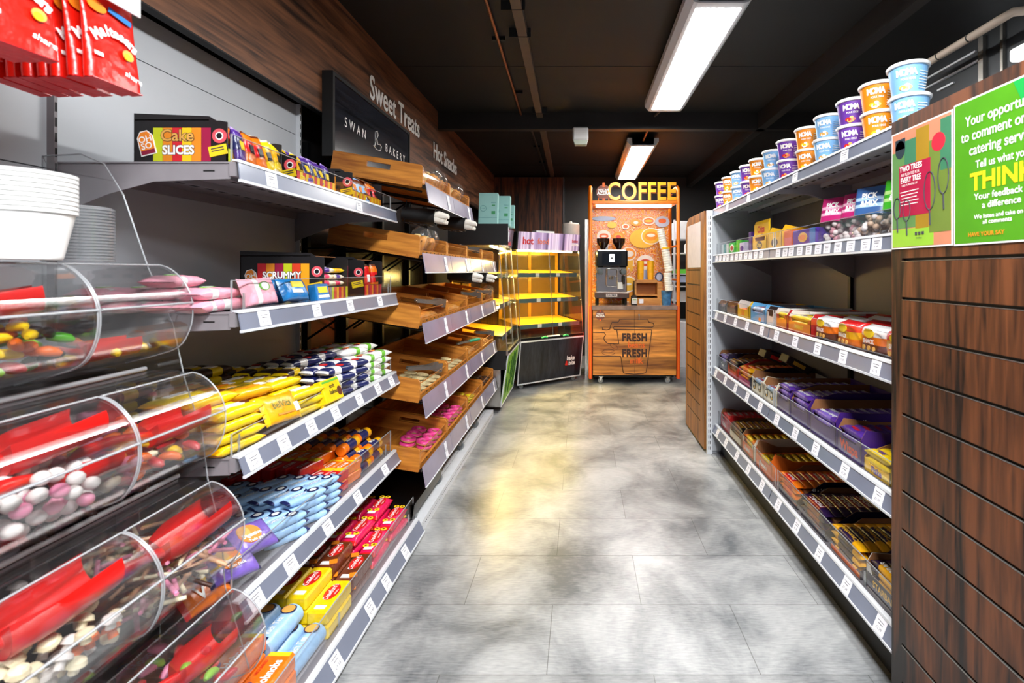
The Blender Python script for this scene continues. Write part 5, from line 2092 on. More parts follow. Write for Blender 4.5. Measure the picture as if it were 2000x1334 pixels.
stack(hob, [-0.875 - 0.084 * k for k in range(5)], 1.35, Z5 + 0.0, [2, 3, 3, 3, 3], 0.052, 90, 'orange oat biscuit pack nearest on the bottom left shelf', 'biscuits', 'orange oat biscuit packs', 1, sl=0.72)

# fourth shelf
Z4 = 0.4205


def d_oreo(mb, L, W_, H):
    F = tr(0, 0, H * 1.02)
    mb.disc(F, 0.020, W_ * .36, P_['navy'], 0.001, 16, 0.03, 0)
    mb.disc(F, 0.012, W_ * .20, P_['white'], 0.0016, 12, 0.03, 0)
    mb.text(F, 'OREO', 0.019, P_['white'], -0.022, 0, 0.0016, 0.02)


oreo = flowpack('sandwich_biscuit_pack', 0.15, 0.048, 0.026, C['ltblue'], C['navy'], deco=d_oreo, curl=0.5)
for k, y in enumerate((1.575, 1.70, 1.80)):
    stack(oreo, [-0.965 - 0.056 * i for i in range(7)], y, Z4, [4, 4, 4, 4, 3, 3, 3] if k else [3, 3, 3, 3, 2, 2, 2], 0.0265, 62, 'light blue sandwich biscuit pack, %s row on the fourth left shelf' % ('nearest', 'middle', 'far')[k],
          'biscuits', 'light blue biscuit packs, %s row' % ('nearest', 'middle', 'far')[k], 7)


def d_mal(mb, L, W_, H):
    F = tr(0, 0, H * 0.98)
    mb.disc(F, 0.036, 0.030, P_['orange'], 0.0030, 18, -0.01, 0.006)
    mb.disc(F, 0.020, 0.020, P_['biscuit'], 0.0036, 16, -0.025, 0.016)
    mb.text(F, 'Digestive', 0.017, P_['white'], -0.008, 0.0, 0.0042, 0.03)
    mb.text(F, 'Twin pack', 0.013, P_['white'], 0.0, -0.018, 0.0042, 0.02)


malt = flowpack('twin_biscuit_pack', 0.15, 0.10, 0.035, C['violet'], C['navy'], deco=d_mal)
malt.put(tr(-0.985, 1.43, 0.50) @ rot('Y', 38) @ rot('Z', 75), 'purple twin biscuit pack with an orange logo, the farther of two', 'biscuits')
malt.put(tr(-0.975, 1.33, 0.485) @ rot('Y', 40) @ rot('Z', 72), 'purple twin biscuit pack with an orange logo, the nearer of two', 'biscuits')
stack(malt, [-1.06, -1.17, -1.28], 1.385, Z4, 2, 0.036, 80, 'purple biscuit pack lying behind the two leaning ones', 'biscuits', 'purple packs lying behind')


def d_org(mb, L, W_, H):
    F = tr(0, 0, H)
    mb.disc(F, 0.03, 0.02, P_['yellow'], 0.002, 16, 0.02, 0.02)
    mb.text(F, 'V', 0.05, P_['white'], -0.02, -0.01, 0.0025, 0.02)


orgp = flowpack('orange_snack_pack', 0.14, 0.10, 0.035, C['orange'], C['red'], deco=d_org)
orgp.put(tr(-0.985, 1.245, 0.47) @ rot('Y', 45) @ rot('Z', 80), 'orange snack pack leaning beside the candy stick bin', 'snack')
stack(orgp, [-1.10, -1.21], 1.25, Z4, 3, 0.036, 90, 'orange snack pack lying flat behind the candy stick bin', 'snack', 'orange snack packs behind the bins')


def d_club(mb, L, W_, H):
    F = tr(0, 0, H)
    mb.plate(F, 0.03, W_ * .95, P_['yellow'], 0.001, 0.04, 0)
    mb.text(F, 'CLUB', 0.022, P_['white'], -0.02, 0, 0.0014, 0.03)


club = carton('chocolate_biscuit_pack', 0.125, 0.046, 0.040, C['red'], deco=d_club, c=0.004)
clubo = carton('chocolate_biscuit_pack', 0.125, 0.046, 0.040, C['orange'], deco=d_club, c=0.004)
for k, y in enumerate((1.92, 2.02)):
    stack(club if k == 0 else clubo, [-0.975 - 0.053 * i for i in range(8)], y, Z4, [2, 2, 3, 3, 3, 3, 2, 2], 0.041, 78, '%s chocolate biscuit pack with a yellow band on the fourth left shelf' % ('red' if k == 0 else 'orange'), 'biscuits',
          '%s chocolate biscuit packs' % ('red' if k == 0 else 'orange'), 2)


def mk_roll():
    q = MB()
    q.M = tr(0, 0, 0.024) @ rot('Y', 90)
    q.lathe([(0, -.065), (.020, -.065), (.024, -.06), (.024, -.03)], (0, 0, 0), C['orange'], 14)
    q.lathe([(.024, -.03), (.0243, .03)], (0, 0, 0), C['navy'], 14)
    q.lathe([(.0243, .03), (.024, .06), (.020, .065), (0, .065)], (0, 0, 0), C['gold'], 14)
    q.M = Matrix()
    q.text(tr(0, 0, 0.0485), 'AU', 0.026, P_['white'], 0, 0, 0.001, 0.03)
    return q.build('biscuit_roll')


roll = Proto(mk_roll)
for k, y in enumerate((2.12, 2.245)):
    stack(roll, [-0.965 - 0.052 * i for i in range(8)], y, Z4, [2, 3, 3, 3, 3, 2, 2, 2], 0.047, 86, 'orange and navy biscuit roll, %s row of the fourth left shelf' % ('nearer' if k == 0 else 'farther'), 'biscuits',
          'orange and navy rolls, %s row' % ('nearer' if k == 0 else 'farther'), 3)

# third shelf
Z3 = 0.8055


def d_bel(mb, L, W_, H):
    F = tr(0, 0, H)
    mb.text(F, 'belVita', 0.030, mat('print_olive', '#5c6b1e', 0.5), -0.01, 0.008, 0.003, 0.01)
    mb.plate(F, 0.02, 0.03, P_['white'], 0.002, 0.055, -0.01)
    mb.plate(F, 0.08, 0.006, P_['orange'], 0.0024, 0.0, -0.022)


bel = flowpack('breakfast_biscuit_pack', 0.165, 0.095, 0.034, C['gold'], C['yellow'], deco=d_bel)
bel2 = flowpack('breakfast_biscuit_pack', 0.165, 0.070, 0.030, C['yellow'], C['gold'], deco=lambda mb, L, W_, H: (mb.plate(tr(0, 0, H), 0.07, 0.022, P_['white'], 0.003, 0.0, 0.0), mb.disc(tr(0, 0, H), 0.014, 0.012, P_['brown'], 0.0034, 12, 0.045, 0.0)))
bel.put(tr(-0.955, 1.515, 0.865) @ rot('Y', 62) @ rot('Z', 84), 'golden breakfast biscuit pack standing up to face the aisle, front of the third left shelf', 'biscuits')
stack(bel2, [-0.965, -1.04, -1.115], 1.345, Z3, [4, 5, 5], 0.0305, 82, 'yellow breakfast pack with a white stripe, nearest stack on the third left shelf', 'biscuits', 'nearest yellow breakfast packs', 5)
stack(bel, [-1.045, -1.15, -1.255, -1.34], 1.50, Z3, [4, 4, 4, 3], 0.0345, 80, 'golden breakfast biscuit pack stacked behind the standing one', 'biscuits', 'golden packs behind the standing one', 6)
stack(bel2, [-0.968, -1.045, -1.122, -1.20], 1.675, Z3, [3, 4, 4, 4], 0.0305, 84, 'yellow breakfast pack with a white stripe, middle of the third left shelf', 'biscuits', 'middle yellow breakfast packs', 6)
soft = carton('soft_bake_box', 0.12, 0.085, 0.03, C['yellow'], deco=lambda mb, L, W_, H: (mb.text(tr(0, 0, H), 'soft', 0.022, P_['black'], 0, 0.014, 0.001, 0.02), mb.text(tr(0, 0, H), 'bakes', 0.022, P_['black'], 0, -0.008, 0.001, 0.02),
                                                                                 mb.plate(tr(0, 0, H), 0.11, 0.008, P_['green'], 0.001, 0, 0.034), mb.disc(tr(0, 0, H), 0.015, 0.018, P_['brown'], 0.001, 12, 0.042, -0.012)))
soft.put(tr(-0.948, 1.80, 0.853) @ rot('Y', 70) @ rot('Z', 88), 'yellow soft bake box standing up with dark lettering, front of the third left shelf', 'biscuits')
soft.put(tr(-0.965, 1.80, 0.8055) @ rot('Z', 90), 'yellow box lying flat beneath the standing soft bake box', 'biscuits')
cho = flowpack('chocolate_chip_pack', 0.15, 0.062, 0.032, C['dkbrown'], C['yellow'], (0.38, 0.62, C['yellow']), deco=lambda mb, L, W_, H: mb.plate(tr(0, 0, H), 0.03, 0.03, P_['white'], 0.003))
for k, y in enumerate((1.36, 1.52, 1.68, 1.84)):
    stack(cho, [-1.285, -1.35] if k < 3 else [-1.10, -1.17, -1.24, -1.31], y, Z3 + (0.105 if k == 1 else 0), ([5, 5] if k != 1 else [2, 2]) if k < 3 else 4, 0.0325, 88, 'brown and yellow pack at the back of the third left shelf', 'biscuits', 'brown and yellow packs at the back', 6)
nav = flowpack('milk_biscuit_pack', 0.15, 0.062, 0.030, C['navy'], C['white'], (0.30, 0.50, C['white']), deco=lambda mb, L, W_, H: (mb.disc(tr(0, 0, H), 0.016, 0.014, P_['red'], 0.003, 12, 0.02, 0), mb.text(tr(0, 0, H), 'Kinder', 0.014, P_['white'], -0.035, 0, 0.003, 0.02)))
for k, y in enumerate((1.915, 2.04)):
    stack(nav, [-0.965 - 0.066 * i for i in range(6)], y, Z3, [4, 4, 5, 5, 4, 4], 0.0305, 74, 'navy, white and red pack, %s row of the third left shelf' % ('nearer' if k == 0 else 'farther'), 'biscuits', 'navy and white packs, %s row' % ('nearer' if k == 0 else 'farther'), 6)
whi = flowpack('fruit_bar_pack', 0.15, 0.060, 0.030, C['white'], C['white'], (0.60, 0.74, C['green']), deco=lambda mb, L, W_, H: (mb.disc(tr(0, 0, H), 0.012, 0.012, P_['maroon'], 0.003, 12, -0.03, 0), mb.plate(tr(0, 0, H), 0.03, 0.01, P_['orange'], 0.003, -0.01, 0.016)))
for k, y in enumerate((2.16, 2.285)):
    stack(whi, [-0.965 - 0.066 * i for i in range(6)], y, Z3, [4, 5, 5, 5, 4, 4], 0.0305, 72, 'white and green bar pack, %s row of the third left shelf' % ('nearer' if k == 0 else 'farther'), 'biscuits', 'white and green packs, %s row' % ('nearer' if k == 0 else 'farther'), 7)

# second shelf
Z2 = 1.1905
STRIPES = ['#c6cf1d', '#e58a1c', '#d2202c', '#f1c417', '#ef8a1d', '#9c1440']


def striped_box(nm, x0, x1, y0, y1, z, h, title, label, cols=STRIPES, front=0.05):
    """black card box, striped side towards the camera, open towards the aisle"""
    t = thing(nm, ((x0 + x1) / 2, (y0 + y1) / 2, z), label, 'display box')
    q = MB()
    BK = mat('black_card', '#131012', 0.5)
    q.prism([(x0, z), (x1, z), (x1, z + h * 0.97), (x1 - 0.02, z + h), (x0, z + h)], 'y', y0, y0 + 0.003, BK)
    q.prism([(x0, z), (x1, z), (x1, z + h * 0.97), (x1 - 0.02, z + h), (x0, z + h)], 'y', y1 - 0.003, y1, BK)
    q.box(x0, x0 + 0.003, y0, y1, z, z + h, BK)
    q.box(x0, x1, y0, y1, z, z + 0.003, KRAFT)
    q.box(x1 - 0.003, x1, y0, y1, z, z + front, BK)
    q.build('carton', t)
    q = MB()
    q.prism([(x0, z + h), (x1 - 0.03, z + h), (x1 - 0.05, z + h + 0.012), (x0, z + h + 0.02)], 'y', y0, y0 + 0.003, BK)
    q.box(x0, x1 - 0.05, y0, y1, z + h, z + h + 0.003, KRAFT)
    q.build('lid_flap', t)
    q = MB()
    Wd = x1 - x0
    F = frame(((x0 + x1) / 2, y0 - 0.0005, z + h / 2), (1, 0, 0), (0, 0, 1))
    n = len(cols)
    sw = Wd * 0.62 / n
    for i, c in enumerate(cols):
        q.plate(F, sw * 0.96, h * 0.74, mat('card_' + c[1:], c, 0.45), 0.0008, -Wd * 0.24 + i * sw, -h * 0.03)
    if title == 'Cake':
        q.text(F, 'Cake', 0.044, P_['black'], -0.008, 0.02, 0.0012, 0.05)
        q.text(F, 'Cake', 0.044, P_['biscuit'], -0.008, 0.02, 0.0016, 0.02)
        q.text(F, 'SLICES', 0.034, P_['black'], -0.005, -0.02, 0.0012, 0.07, 0.9)
        q.text(F, 'SLICES', 0.034, P_['white'], -0.005, -0.02, 0.0016, 0.04, 0.9)
    elif title:
        q.text(F, title, 0.034, P_['black'], 0.0, 0.012, 0.0012, 0.07, 0.9)
        q.text(F, title, 0.034, P_['white'], 0.0, 0.012, 0.0016, 0.03, 0.9)
    # luggage-tag badge
    G = F @ tr(-Wd * 0.36, 0, 0.001) @ rot('Z', 14)
    m0 = q.M
    q.M = G
    q.prism([(-0.022, -0.034), (0.022, -0.034), (0.022, 0.018), (0.010, 0.034), (-0.010, 0.034), (-0.022, 0.018)], 'z', 0, 0.0010, P_['white'])
    q.prism([(-0.019, -0.031), (0.019, -0.031), (0.019, 0.017), (0.009, 0.031), (-0.009, 0.031), (-0.019, 0.017)], 'z', 0, 0.0016, P_['orange'])
    q.box(-0.019, 0.019, -0.031, -0.020, 0, 0.0019, P_['maroon'])
    q.M = m0
    q.text(G, 'OH', 0.024, P_['white'], 0, 0.010, 0.002, 0.02)
    q.text(G, 'SO', 0.024, P_['white'], 0, -0.009, 0.002, 0.02)
    q.disc(F, 0.020, 0.020, mat('card_pinkred', '#e85560', 0.45), 0.0012, 22, Wd * 0.42, h * 0.16)
    q.disc(F, 0.011, 0.011, P_['white'], 0.0016, 16, Wd * 0.42, h * 0.16)
    q.disc(F, 0.008, 0.008, P_['black'], 0.0019, 12, Wd * 0.42, h * 0.16)
    q.plate(F @ rot('Z', 12), 0.05, 0.028, P_['yellow'], 0.0016, Wd * 0.38, -h * 0.33)
    q.plate(F @ rot('Z', 12), 0.035, 0.003, INK, 0.002, Wd * 0.38, -h * 0.33)
    q.plate(F @ rot('Z', 12), 0.035, 0.003, INK, 0.002, Wd * 0.38, -h * 0.33 + 0.007)
    q.build('printed_panel', t)
    q = MB()
    F = frame((x1 + 0.0003, (y0 + y1) / 2, z + front / 2), (0, 1, 0), (0, 0, 1))
    for i in range(int((y1 - y0) / 0.018)):
        q.plate(F, 0.0165, front * 0.95, mat('card_' + cols[i % n][1:], cols[i % n], 0.45), 0.0006, -(y1 - y0) / 2 + 0.012 + i * 0.018, 0)
    q.build('striped_front', t)
    return t


bpk = flowpack('pink_sweet_bag', 0.15, 0.085, 0.032, C['rose'], C['rose'], (0.25, 0.42, C['white']), deco=lambda mb, L, W_, H: (mb.disc(tr(0, 0, H), 0.022, 0.014, P_['green'], 0.003, 12, 0.01, 0.012), mb.disc(tr(0, 0, H), 0.016, 0.012, P_['white'], 0.0034, 12, 0.01, 0.012)))
stack(bpk, [-1.01, -1.10, -1.19, -1.28], 1.315, Z2, [2, 3, 2, 2], 0.033, 95, 'pink sweet bag lying flat at the near end of the second left shelf', 'sweets', 'pink bags at the near end of the shelf', 8)
bpk.put(tr(-0.965, 1.43, Z2 + 0.045) @ rot('Y', 72) @ rot('Z', 92), 'pink sweet bag standing up at the shelf front beside the blue packs', 'sweets')
bpk.put(tr(-0.995, 1.36, Z2 + 0.003) @ rot('Z', 75), 'pink sweet bag under the standing one', 'sweets')
blu = flowpack('blue_sweet_bag', 0.14, 0.08, 0.04, C['blue'], C['blue'], deco=lambda mb, L, W_, H: (mb.plate(tr(0, 0, H), 0.06, 0.02, P_['yellow'], 0.003, 0.0, 0.012), mb.plate(tr(0, 0, H), 0.05, 0.012, P_['white'], 0.0034, -0.01, -0.012)))
blu.put(tr(-0.968, 1.60, Z2 + 0.04) @ rot('Y', 66) @ rot('Z', 88), 'blue sweet bag with a yellow band standing at the shelf front', 'sweets')
blu.put(tr(-1.03, 1.59, Z2 + 0.0) @ rot('Z', 80), 'blue sweet bag lying behind the standing blue one', 'sweets')
blu.put(tr(-1.04, 1.60, Z2 + 0.042) @ rot('Z', 96), 'blue sweet bag on top behind the standing blue one', 'sweets')
tel = carton('teal_mint_pack', 0.085, 0.06, 0.03, C['blue'], deco=lambda mb, L, W_, H: (mb.plate(tr(0, 0, H), 0.06, 0.022, P_['yellow'], 0.001, 0, 0.008), mb.plate(tr(0, 0, H), 0.07, 0.01, P_['white'], 0.0012, 0, -0.016)))
tel.put(tr(-0.955, 1.745, Z2 + 0.03) @ rot('Y', 78) @ rot('Z', 90), 'small blue and yellow pack standing beside the striped box', 'sweets')
tel.put(tr(-0.99, 1.745, Z2 + 0.0) @ rot('Z', 90), 'small blue and yellow pack lying behind its standing neighbour', 'sweets')
bxs = MB()
bxs.rbox(-1.36, -1.22, 1.50, 1.66, Z2, Z2 + 0.045, mat('deep_blue_card', '#123a66', 0.4), 0.003)
tag(bxs.build('blue_carton'), 'flat dark blue carton at the back of the second left shelf', 'box')
striped_box('striped_display_box', -1.262, -0.952, 1.80, 1.985, Z2, 0.165, 'SCRUMMY', 'black striped display box reading SCRUMMY on the second left shelf', ['#d2202c', '#e58a1c', '#9c1440', '#c6cf1d', '#e2401f', '#f1a417'])
striped_box('striped_display_box', -1.262, -0.952, 2.135, 2.33, Z2, 0.16, '', 'black striped display box without lettering at the far end of the second left shelf', ['#d2202c', '#e58a1c', '#9c1440'])


def slab(nm, c, e, band, pc):
    return flowpack(nm, 0.12, 0.055, 0.024, C[c], C[e], (0.3, 0.62, C[band]), deco=lambda mb, L, W_, H: mb.plate(tr(0, 0, H), 0.03, 0.02, P_[pc], 0.003))


cakeA = slab('wrapped_cake_bar', 'cream', 'cream', 'purple', 'white')
cakeB = slab('wrapped_cake_bar', 'cream', 'gold', 'pink', 'white')
cakeC = slab('wrapped_cake_bar', 'red', 'black', 'red', 'white')
cakeD = slab('wrapped_cake_bar', 'yellow', 'cream', 'gold', 'black')
cakeE = slab('wrapped_cake_bar', 'purple', 'lilac', 'navy', 'yellow')
cakeF = slab('wrapped_cake_bar', 'brown', 'ltblue', 'ltblue', 'orange')
cakeG = slab('wrapped_cake_bar', 'orange', 'brown', 'red', 'black')
for l in range(5):
    (cakeA, cakeB, cakeB, cakeB, cakeA)[l].put(tr(-0.985, 1.85, Z2 + 0.004 + 0.025 * l) @ rot('Z', 90 + J(4)) @ Matrix.Scale(0.82, 4), '%s wrapped cake bar, %s in the first stack of the SCRUMMY box' % (('purple', 'pink', 'pink', 'pink', 'purple')[l], names[l]), 'cake bar')
    (cakeB, cakeD, cakeB, cakeA, cakeD)[l].put(tr(-0.985, 1.94, Z2 + 0.004 + 0.025 * l) @ rot('Z', 90 + J(4)) @ Matrix.Scale(0.72, 4), '%s wrapped cake bar, %s in the second stack of the SCRUMMY box' % (('pink', 'yellow', 'pink', 'purple', 'yellow')[l], names[l]), 'cake bar')
for k, y in enumerate((2.19, 2.275)):
    for l in range(1):
        (cakeC, cakeG)[k].put(tr(-0.985, y, Z2 + 0.075) @ rot('Y', 84) @ rot('Z', 0) @ Matrix.Scale(1.1, 4), '%s wrapped cake bar standing in the far striped box' % ('red' if k == 0 else 'orange'), 'cake bar')
        (cakeG, cakeC)[k].put(tr(-1.03, y, Z2 + 0.075) @ rot('Y', 84) @ Matrix.Scale(1.1, 4), '%s wrapped cake bar standing behind another in the far striped box' % ('orange' if k == 0 else 'red'), 'cake bar')

# top shelf
Z1 = 1.5905
striped_box('striped_display_box', -1.232, -0.975, 1.34, 1.585, Z1, 0.125, 'Cake', 'black striped display box reading Cake SLICES on the top left shelf')
striped_box('striped_display_box', -1.20, -0.955, 1.63, 1.885, Z1, 0.10, '', 'black display box of purple sweets in the middle of the top left shelf', ['#d2202c', '#f1c417'])
striped_box('striped_display_box', -1.20, -0.955, 2.03, 2.33, Z1, 0.125, '', 'black display box of blue and brown slices, far end of the top shelf', ['#f1c417', '#e58a1c'])
ci = 0
for (ya, yb, prs, nms, z) in ((1.36, 1.57, (cakeE, cakeG, cakeG, cakeD, cakeD), ('purple', 'orange', 'orange', 'yellow', 'yellow'), 'Cake SLICES box'), (1.65, 1.87, (cakeD, cakeE, cakeE, cakeE, cakeE), ('yellow', 'purple', 'purple', 'purple', 'purple'), 'middle top-shelf box'),
                           (2.05, 2.31, (cakeF, cakeF, cakeF, cakeG, cakeG), ('blue', 'blue', 'blue', 'orange', 'orange'), 'far top-shelf box')):
    for r_ in range(2):
        for k in range(5):
            y = ya + (yb - ya) * (k + .5) / 5
            prs[k].put(tr(-0.985 - 0.045 * r_, y, Z1 + 0.062 + 0.018 * r_) @ rot('X', J(14)) @ rot('Y', 74 + J(8)) @ rot('X', J(10)) @ Matrix.Scale(0.85, 4),
                       '%s wrapped slice standing in the %s row of the %s' % (nms[k], 'front' if r_ == 0 else 'rear', z), 'cake slice', '%s slices in the %s, %s row' % (nms[k], z, 'front' if r_ == 0 else 'rear'))


# red pouches on hooks
def mk_pouch():
    q = MB()
    R1, R2 = C['red'], foil('film_bright_red', '#ea1a0c', 0.3)

    def fn(u, v):
        z = -0.205 * u
        a = 2 * pi * v
        th = 0.004 + 0.026 * (u ** 1.2) * (1 if u < .97 else .8)
        w = 0.058 * (1 - 0.03 * sin(pi * u))
        return (math.copysign(abs(cos(a)) ** .8, cos(a)) * th / 2, math.copysign(abs(sin(a)) ** .35, sin(a)) * w, z)
    q.grid(12, 16, fn, lambda u, v: R2, True, closed=True)
    q.box(-.012, .012, -.055, .055, -.2065, -.2045, R1)
    F = frame((0.0125, 0, -0.11), (0, 1, 0), (-0.06, 0, 1))
    for i, ch in enumerate('Maltesers'):
        a = (-0.98, -0.60, -0.36, -0.18, 0.02, 0.26, 0.48, 0.70, 0.90)[i]
        q.text(F, ch, 0.029, P_['white'], 0.052 * sin(a), -0.03 + 0.06 * cos(a) * 0.75, 0.002, 0.05, 0.9, 1.0, -math.degrees(a) * 0.6)
    q.disc(F, 0.012, 0.012, P_['biscuit'], 0.002, 14, 0.024, -0.022)
    q.disc(F, 0.008, 0.008, P_['yellow'], 0.0026, 14, 0.022, -0.026)
    q.plate(F @ rot('Z', -12), 0.05, 0.012, P_['blue'], 0.0015, 0.005, 0.062)
    q.disc(F, 0.02, 0.012, P_['orange'], 0.001, 14, -0.032, 0.058)
    q.plate(F, 0.018, 0.008, P_['white'], 0.0012, -0.042, -0.045)
    q.text(F, 'share', 0.018, P_['white'], 0.028, -0.070, 0.003, 0.02, 1, 1, -15)
    return q.build('red_pouch')


pouch = Proto(mk_pouch)
hk = thing('pouch_hook', (-1.2, 1.0, 1.9), 'steel display hook with a white ticket carrying the red pouches, farther one', 'hook')
ordn = ['front', 'second', 'third', 'fourth', 'fifth', 'sixth', 'rearmost']
for h, (y, xf) in enumerate(((1.035, -1.01), (0.875, -1.03))):
    if h:
        hk = thing('pouch_hook', (-1.2, y, 1.9), 'steel display hook carrying the nearer red pouches', 'hook')
    q = MB()
    q.tube([(-1.40, y, 1.885), (xf + 0.02, y, 1.885), (xf + 0.03, y, 1.895)], 0.0035, CHROME, 6)
    q.tube([(-1.40, y, 1.945), (xf + 0.03, y, 1.945)], 0.0025, CHROME, 6)
    q.tube([(xf + 0.03, y, 1.945), (xf + 0.03, y, 1.915)], 0.0025, CHROME, 6)
    q.build('wire', hk)
    q = MB()
    q.box(xf + 0.028, xf + 0.032, y - 0.045, y + 0.045, 1.862, 1.92, WHITE)
    q.build('ticket_holder', hk)
    for k in range(7):
        pouch.put(tr(xf - 0.034 * k, y + J(.004), 1.897 + 0.008 * h) @ rot('Z', J(4) - 4 + k) @ rot('Y', -6 + J(2)), 'red chocolate pouch, %s on the %s hook at top left' % (ordn[k], 'farther' if h == 0 else 'nearer'), 'sweet pouch', 'red chocolate pouches on hooks')

# ------------------------------------------------------------------ porridge pots along the top right shelf
def pot(c, accent):
    def make():
        q = MB()
        base = mat('pot_' + c, {'blue': '#7fb3de', 'orange': '#ee8c1a', 'purple': '#6a3aa0'}[c], 0.35, 0, 0.04)
        q.lathe([(0.0, 0.0), (0.040, 0.0), (0.042, 0.003), (0.052, 0.084)], (0, 0, 0), base, 30)
        q.lathe([(0.052, 0.084), (0.057, 0.085), (0.058, 0.092), (0.054, 0.096), (0.05, 0.094), (0, 0.094)], (0, 0, 0), WHITE, 30)
        # wrap-around print: lettering and toppings on the side facing the aisle
        for i, ch in enumerate('MOMA'):
            a = radians(206 + 15 * i)
            r = 0.0485
            q.text(frame((r * cos(a), r * sin(a), 0.062), (-sin(a), cos(a), 0), (cos(a) * .12, sin(a) * .12, 1)), ch, 0.026, P_['white'], 0, 0, 0.002, 0.06, 0.8)
        for i, ch in enumerate('PORRIDGE'):
            a = radians(212 + 6 * i)
            r = 0.0465
            q.text(frame((r * cos(a), r * sin(a), 0.043), (-sin(a), cos(a), 0), (cos(a) * .12, sin(a) * .12, 1)), ch, 0.009, P_['white'], 0, 0, 0.0015, 0.02, 0.8)
        for i, (aa, z, s) in enumerate(((215, .020, .012), (225, .016, .014), (236, .019, .011), (230, .026, .008))):
            a = radians(aa)
            r = 0.0405 + z * 0.12
            q.disc(frame((r * cos(a), r * sin(a), z), (-sin(a), cos(a), 0), (0, 0, 1)), s * .8, s * .6, P_[accent[i % 2]], 0.002, 12)
        for k in range(7):
            a = radians(285)
            r = 0.0415 + (0.015 + k * .008) * 0.12
            q.plate(frame((r * cos(a), r * sin(a), 0.015 + k * .008), (-sin(a), cos(a), 0), (0, 0, 1)), 0.03, 0.0014, P_['white'], 0.0012)
        return q.build('porridge_pot')
    return Proto(make)


pots = {'purple': pot('purple', ('red', 'biscuit')), 'orange': pot('orange', ('yellow', 'white')), 'blue': pot('blue', ('biscuit', 'white'))}
py = [3.43, 3.25, 3.07, 2.89, 2.73, 2.54, 2.34, 2.14, 1.97, 1.79, 1.635, 1.485]
ordx = ['farthest', 'second', 'third', 'fourth', 'fifth', 'sixth', 'seventh', 'eighth', 'ninth', 'tenth', 'eleventh', 'nearest']
for i, y in enumerate(py):
    c = ('purple', 'orange', 'blue')[i % 3]
    for l in range(2):
        pots[c].put(tr(1.0 + J(.004), y, 1.7355 + 0.0945 * l) @ rot('Z', J(8)), '%s porridge pot, %s of the %s pair from the far end' % (c, 'upper' if l else 'lower', ordx[i]) if i < 11 else '%s porridge pot, %s of the nearest pair by the posters' % (c, 'upper' if l else 'lower'),
                    'pot', 'porridge pots on the top right shelf')


# ------------------------------------------------------------------ open card boxes of bars
def bar_proto(c, e, band, txt, tcol, H=0.026, W_=0.040, L=0.16):
    return flowpack('chocolate_bar', L, W_, H, C[c], C[e], (0.25, 0.75, C[band]), deco=lambda mb, L, W2, H2: (mb.text(tr(0, 0, H2), txt, W2 * 0.62, P_[tcol], 0, 0, 0.0016, 0.03, 0.95), mb), nu=9, nv=10)


BOXH, LASTBOX = {}, [None]


def tray_box(nm, y0, y1, z, hb, hf, outer, inner, label, xf=0.985, xb=1.335, side=None, front=None, peak=0.0, solid=False):
    t = thing(nm, ((xf + xb) / 2, (y0 + y1) / 2, z), label, 'display box')
    BOXH[(round(y0, 3), round(z, 2))] = hb
    LASTBOX[0] = t
    q = MB()
    pr = [(xf, z), (xb, z), (xb, z + hb), (xf + (xb - xf) * 0.35, z + hb), (xf + 0.02, z + hf * 1.4), (xf, z + hf)]
    for ya in (y0, y1 - 0.002):
        q.prism(pr, 'y', ya, ya + 0.002, outer)
        q.prism(pr, 'y', ya + (0.002 if ya == y0 else -0.0012), ya + (0.0032 if ya == y0 else 0), inner)
    q.box(xb - 0.002, xb, y0, y1, z, z + hb, outer)
    q.box(xf, xb, y0, y1, z, z + 0.002, inner)
    q.prism([(y0, z), (y1, z), (y1, z + hf), (y1 - 0.02, z + hf), (y1 - 0.03, z + hf * 0.7), (y0 + 0.03, z + hf * 0.7), (y0 + 0.02, z + hf), (y0, z + hf)], 'x', xf, xf + 0.002, outer)
    if peak:
        q.prism([(xb - 0.04, z), (xb - 0.03, z), (xb - 0.03, z + peak), (xb - 0.04, z + peak)], 'y', y0, y1, outer)
    q.build('carton', t)
    if side or front:
        q = MB()
        if side:
            F = frame((xf + 0.17, y0 - 0.0004, z + hb * 0.62), (1, 0, 0), (0, 0, 1))
            for (s, size, col, cx, cy, bold, sx) in side:
                q.text(F, s, size, P_[col], cx, cy, 0.001, bold, sx)
        if front:
            F = frame((xf - 0.0004, (y0 + y1) / 2, z + hf * 0.42), (0, -1, 0), (0, 0, 1))
            front(q, F, y1 - y0, hf)
        q.build('print', t)
    return t


def fill_bars(pr, y0, y1, z, x0, x1, nrow, lay, label, group, pitch_z, L=0.16, a=90, front_lay=None):
    """front column stacked to the brim, the rest one layer on the card step behind it"""
    pz = 0.0265
    hb = BOXH.get((round(y0, 3), round(z, 2)), 0.1)
    n = max(2, int((hb - 0.004) / pz))
    s = (y1 - y0 - 0.010) / L
    W_ = 0.0405
    x0 += 0.014
    q = MB()
    xs = x0 + W_ / 2 + 0.001
    ztop = z + 0.0025 + (n - 1) * pz
    q.box(xs, x1 + 0.012, y0 + 0.004, y1 - 0.004, z + 0.0022, ztop, KRAFT)
    o = q.build('card_step')
    o.parent = LASTBOX[0]
    o.location = tuple(-Vector(LASTBOX[0]['_o']))
    m = int((x1 - x0) / W_)
    for r_ in range(m):
        x = x0 + W_ * r_
        for l in (range(n) if r_ == 0 else (n - 1,)):
            pr.put(tr(x, (y0 + y1) / 2, z + 0.003 + l * pz) @ rot('Z', a + J(1.5)) @ Matrix.Diagonal((s, 1, 1, 1)), label, 'chocolate bar', group)


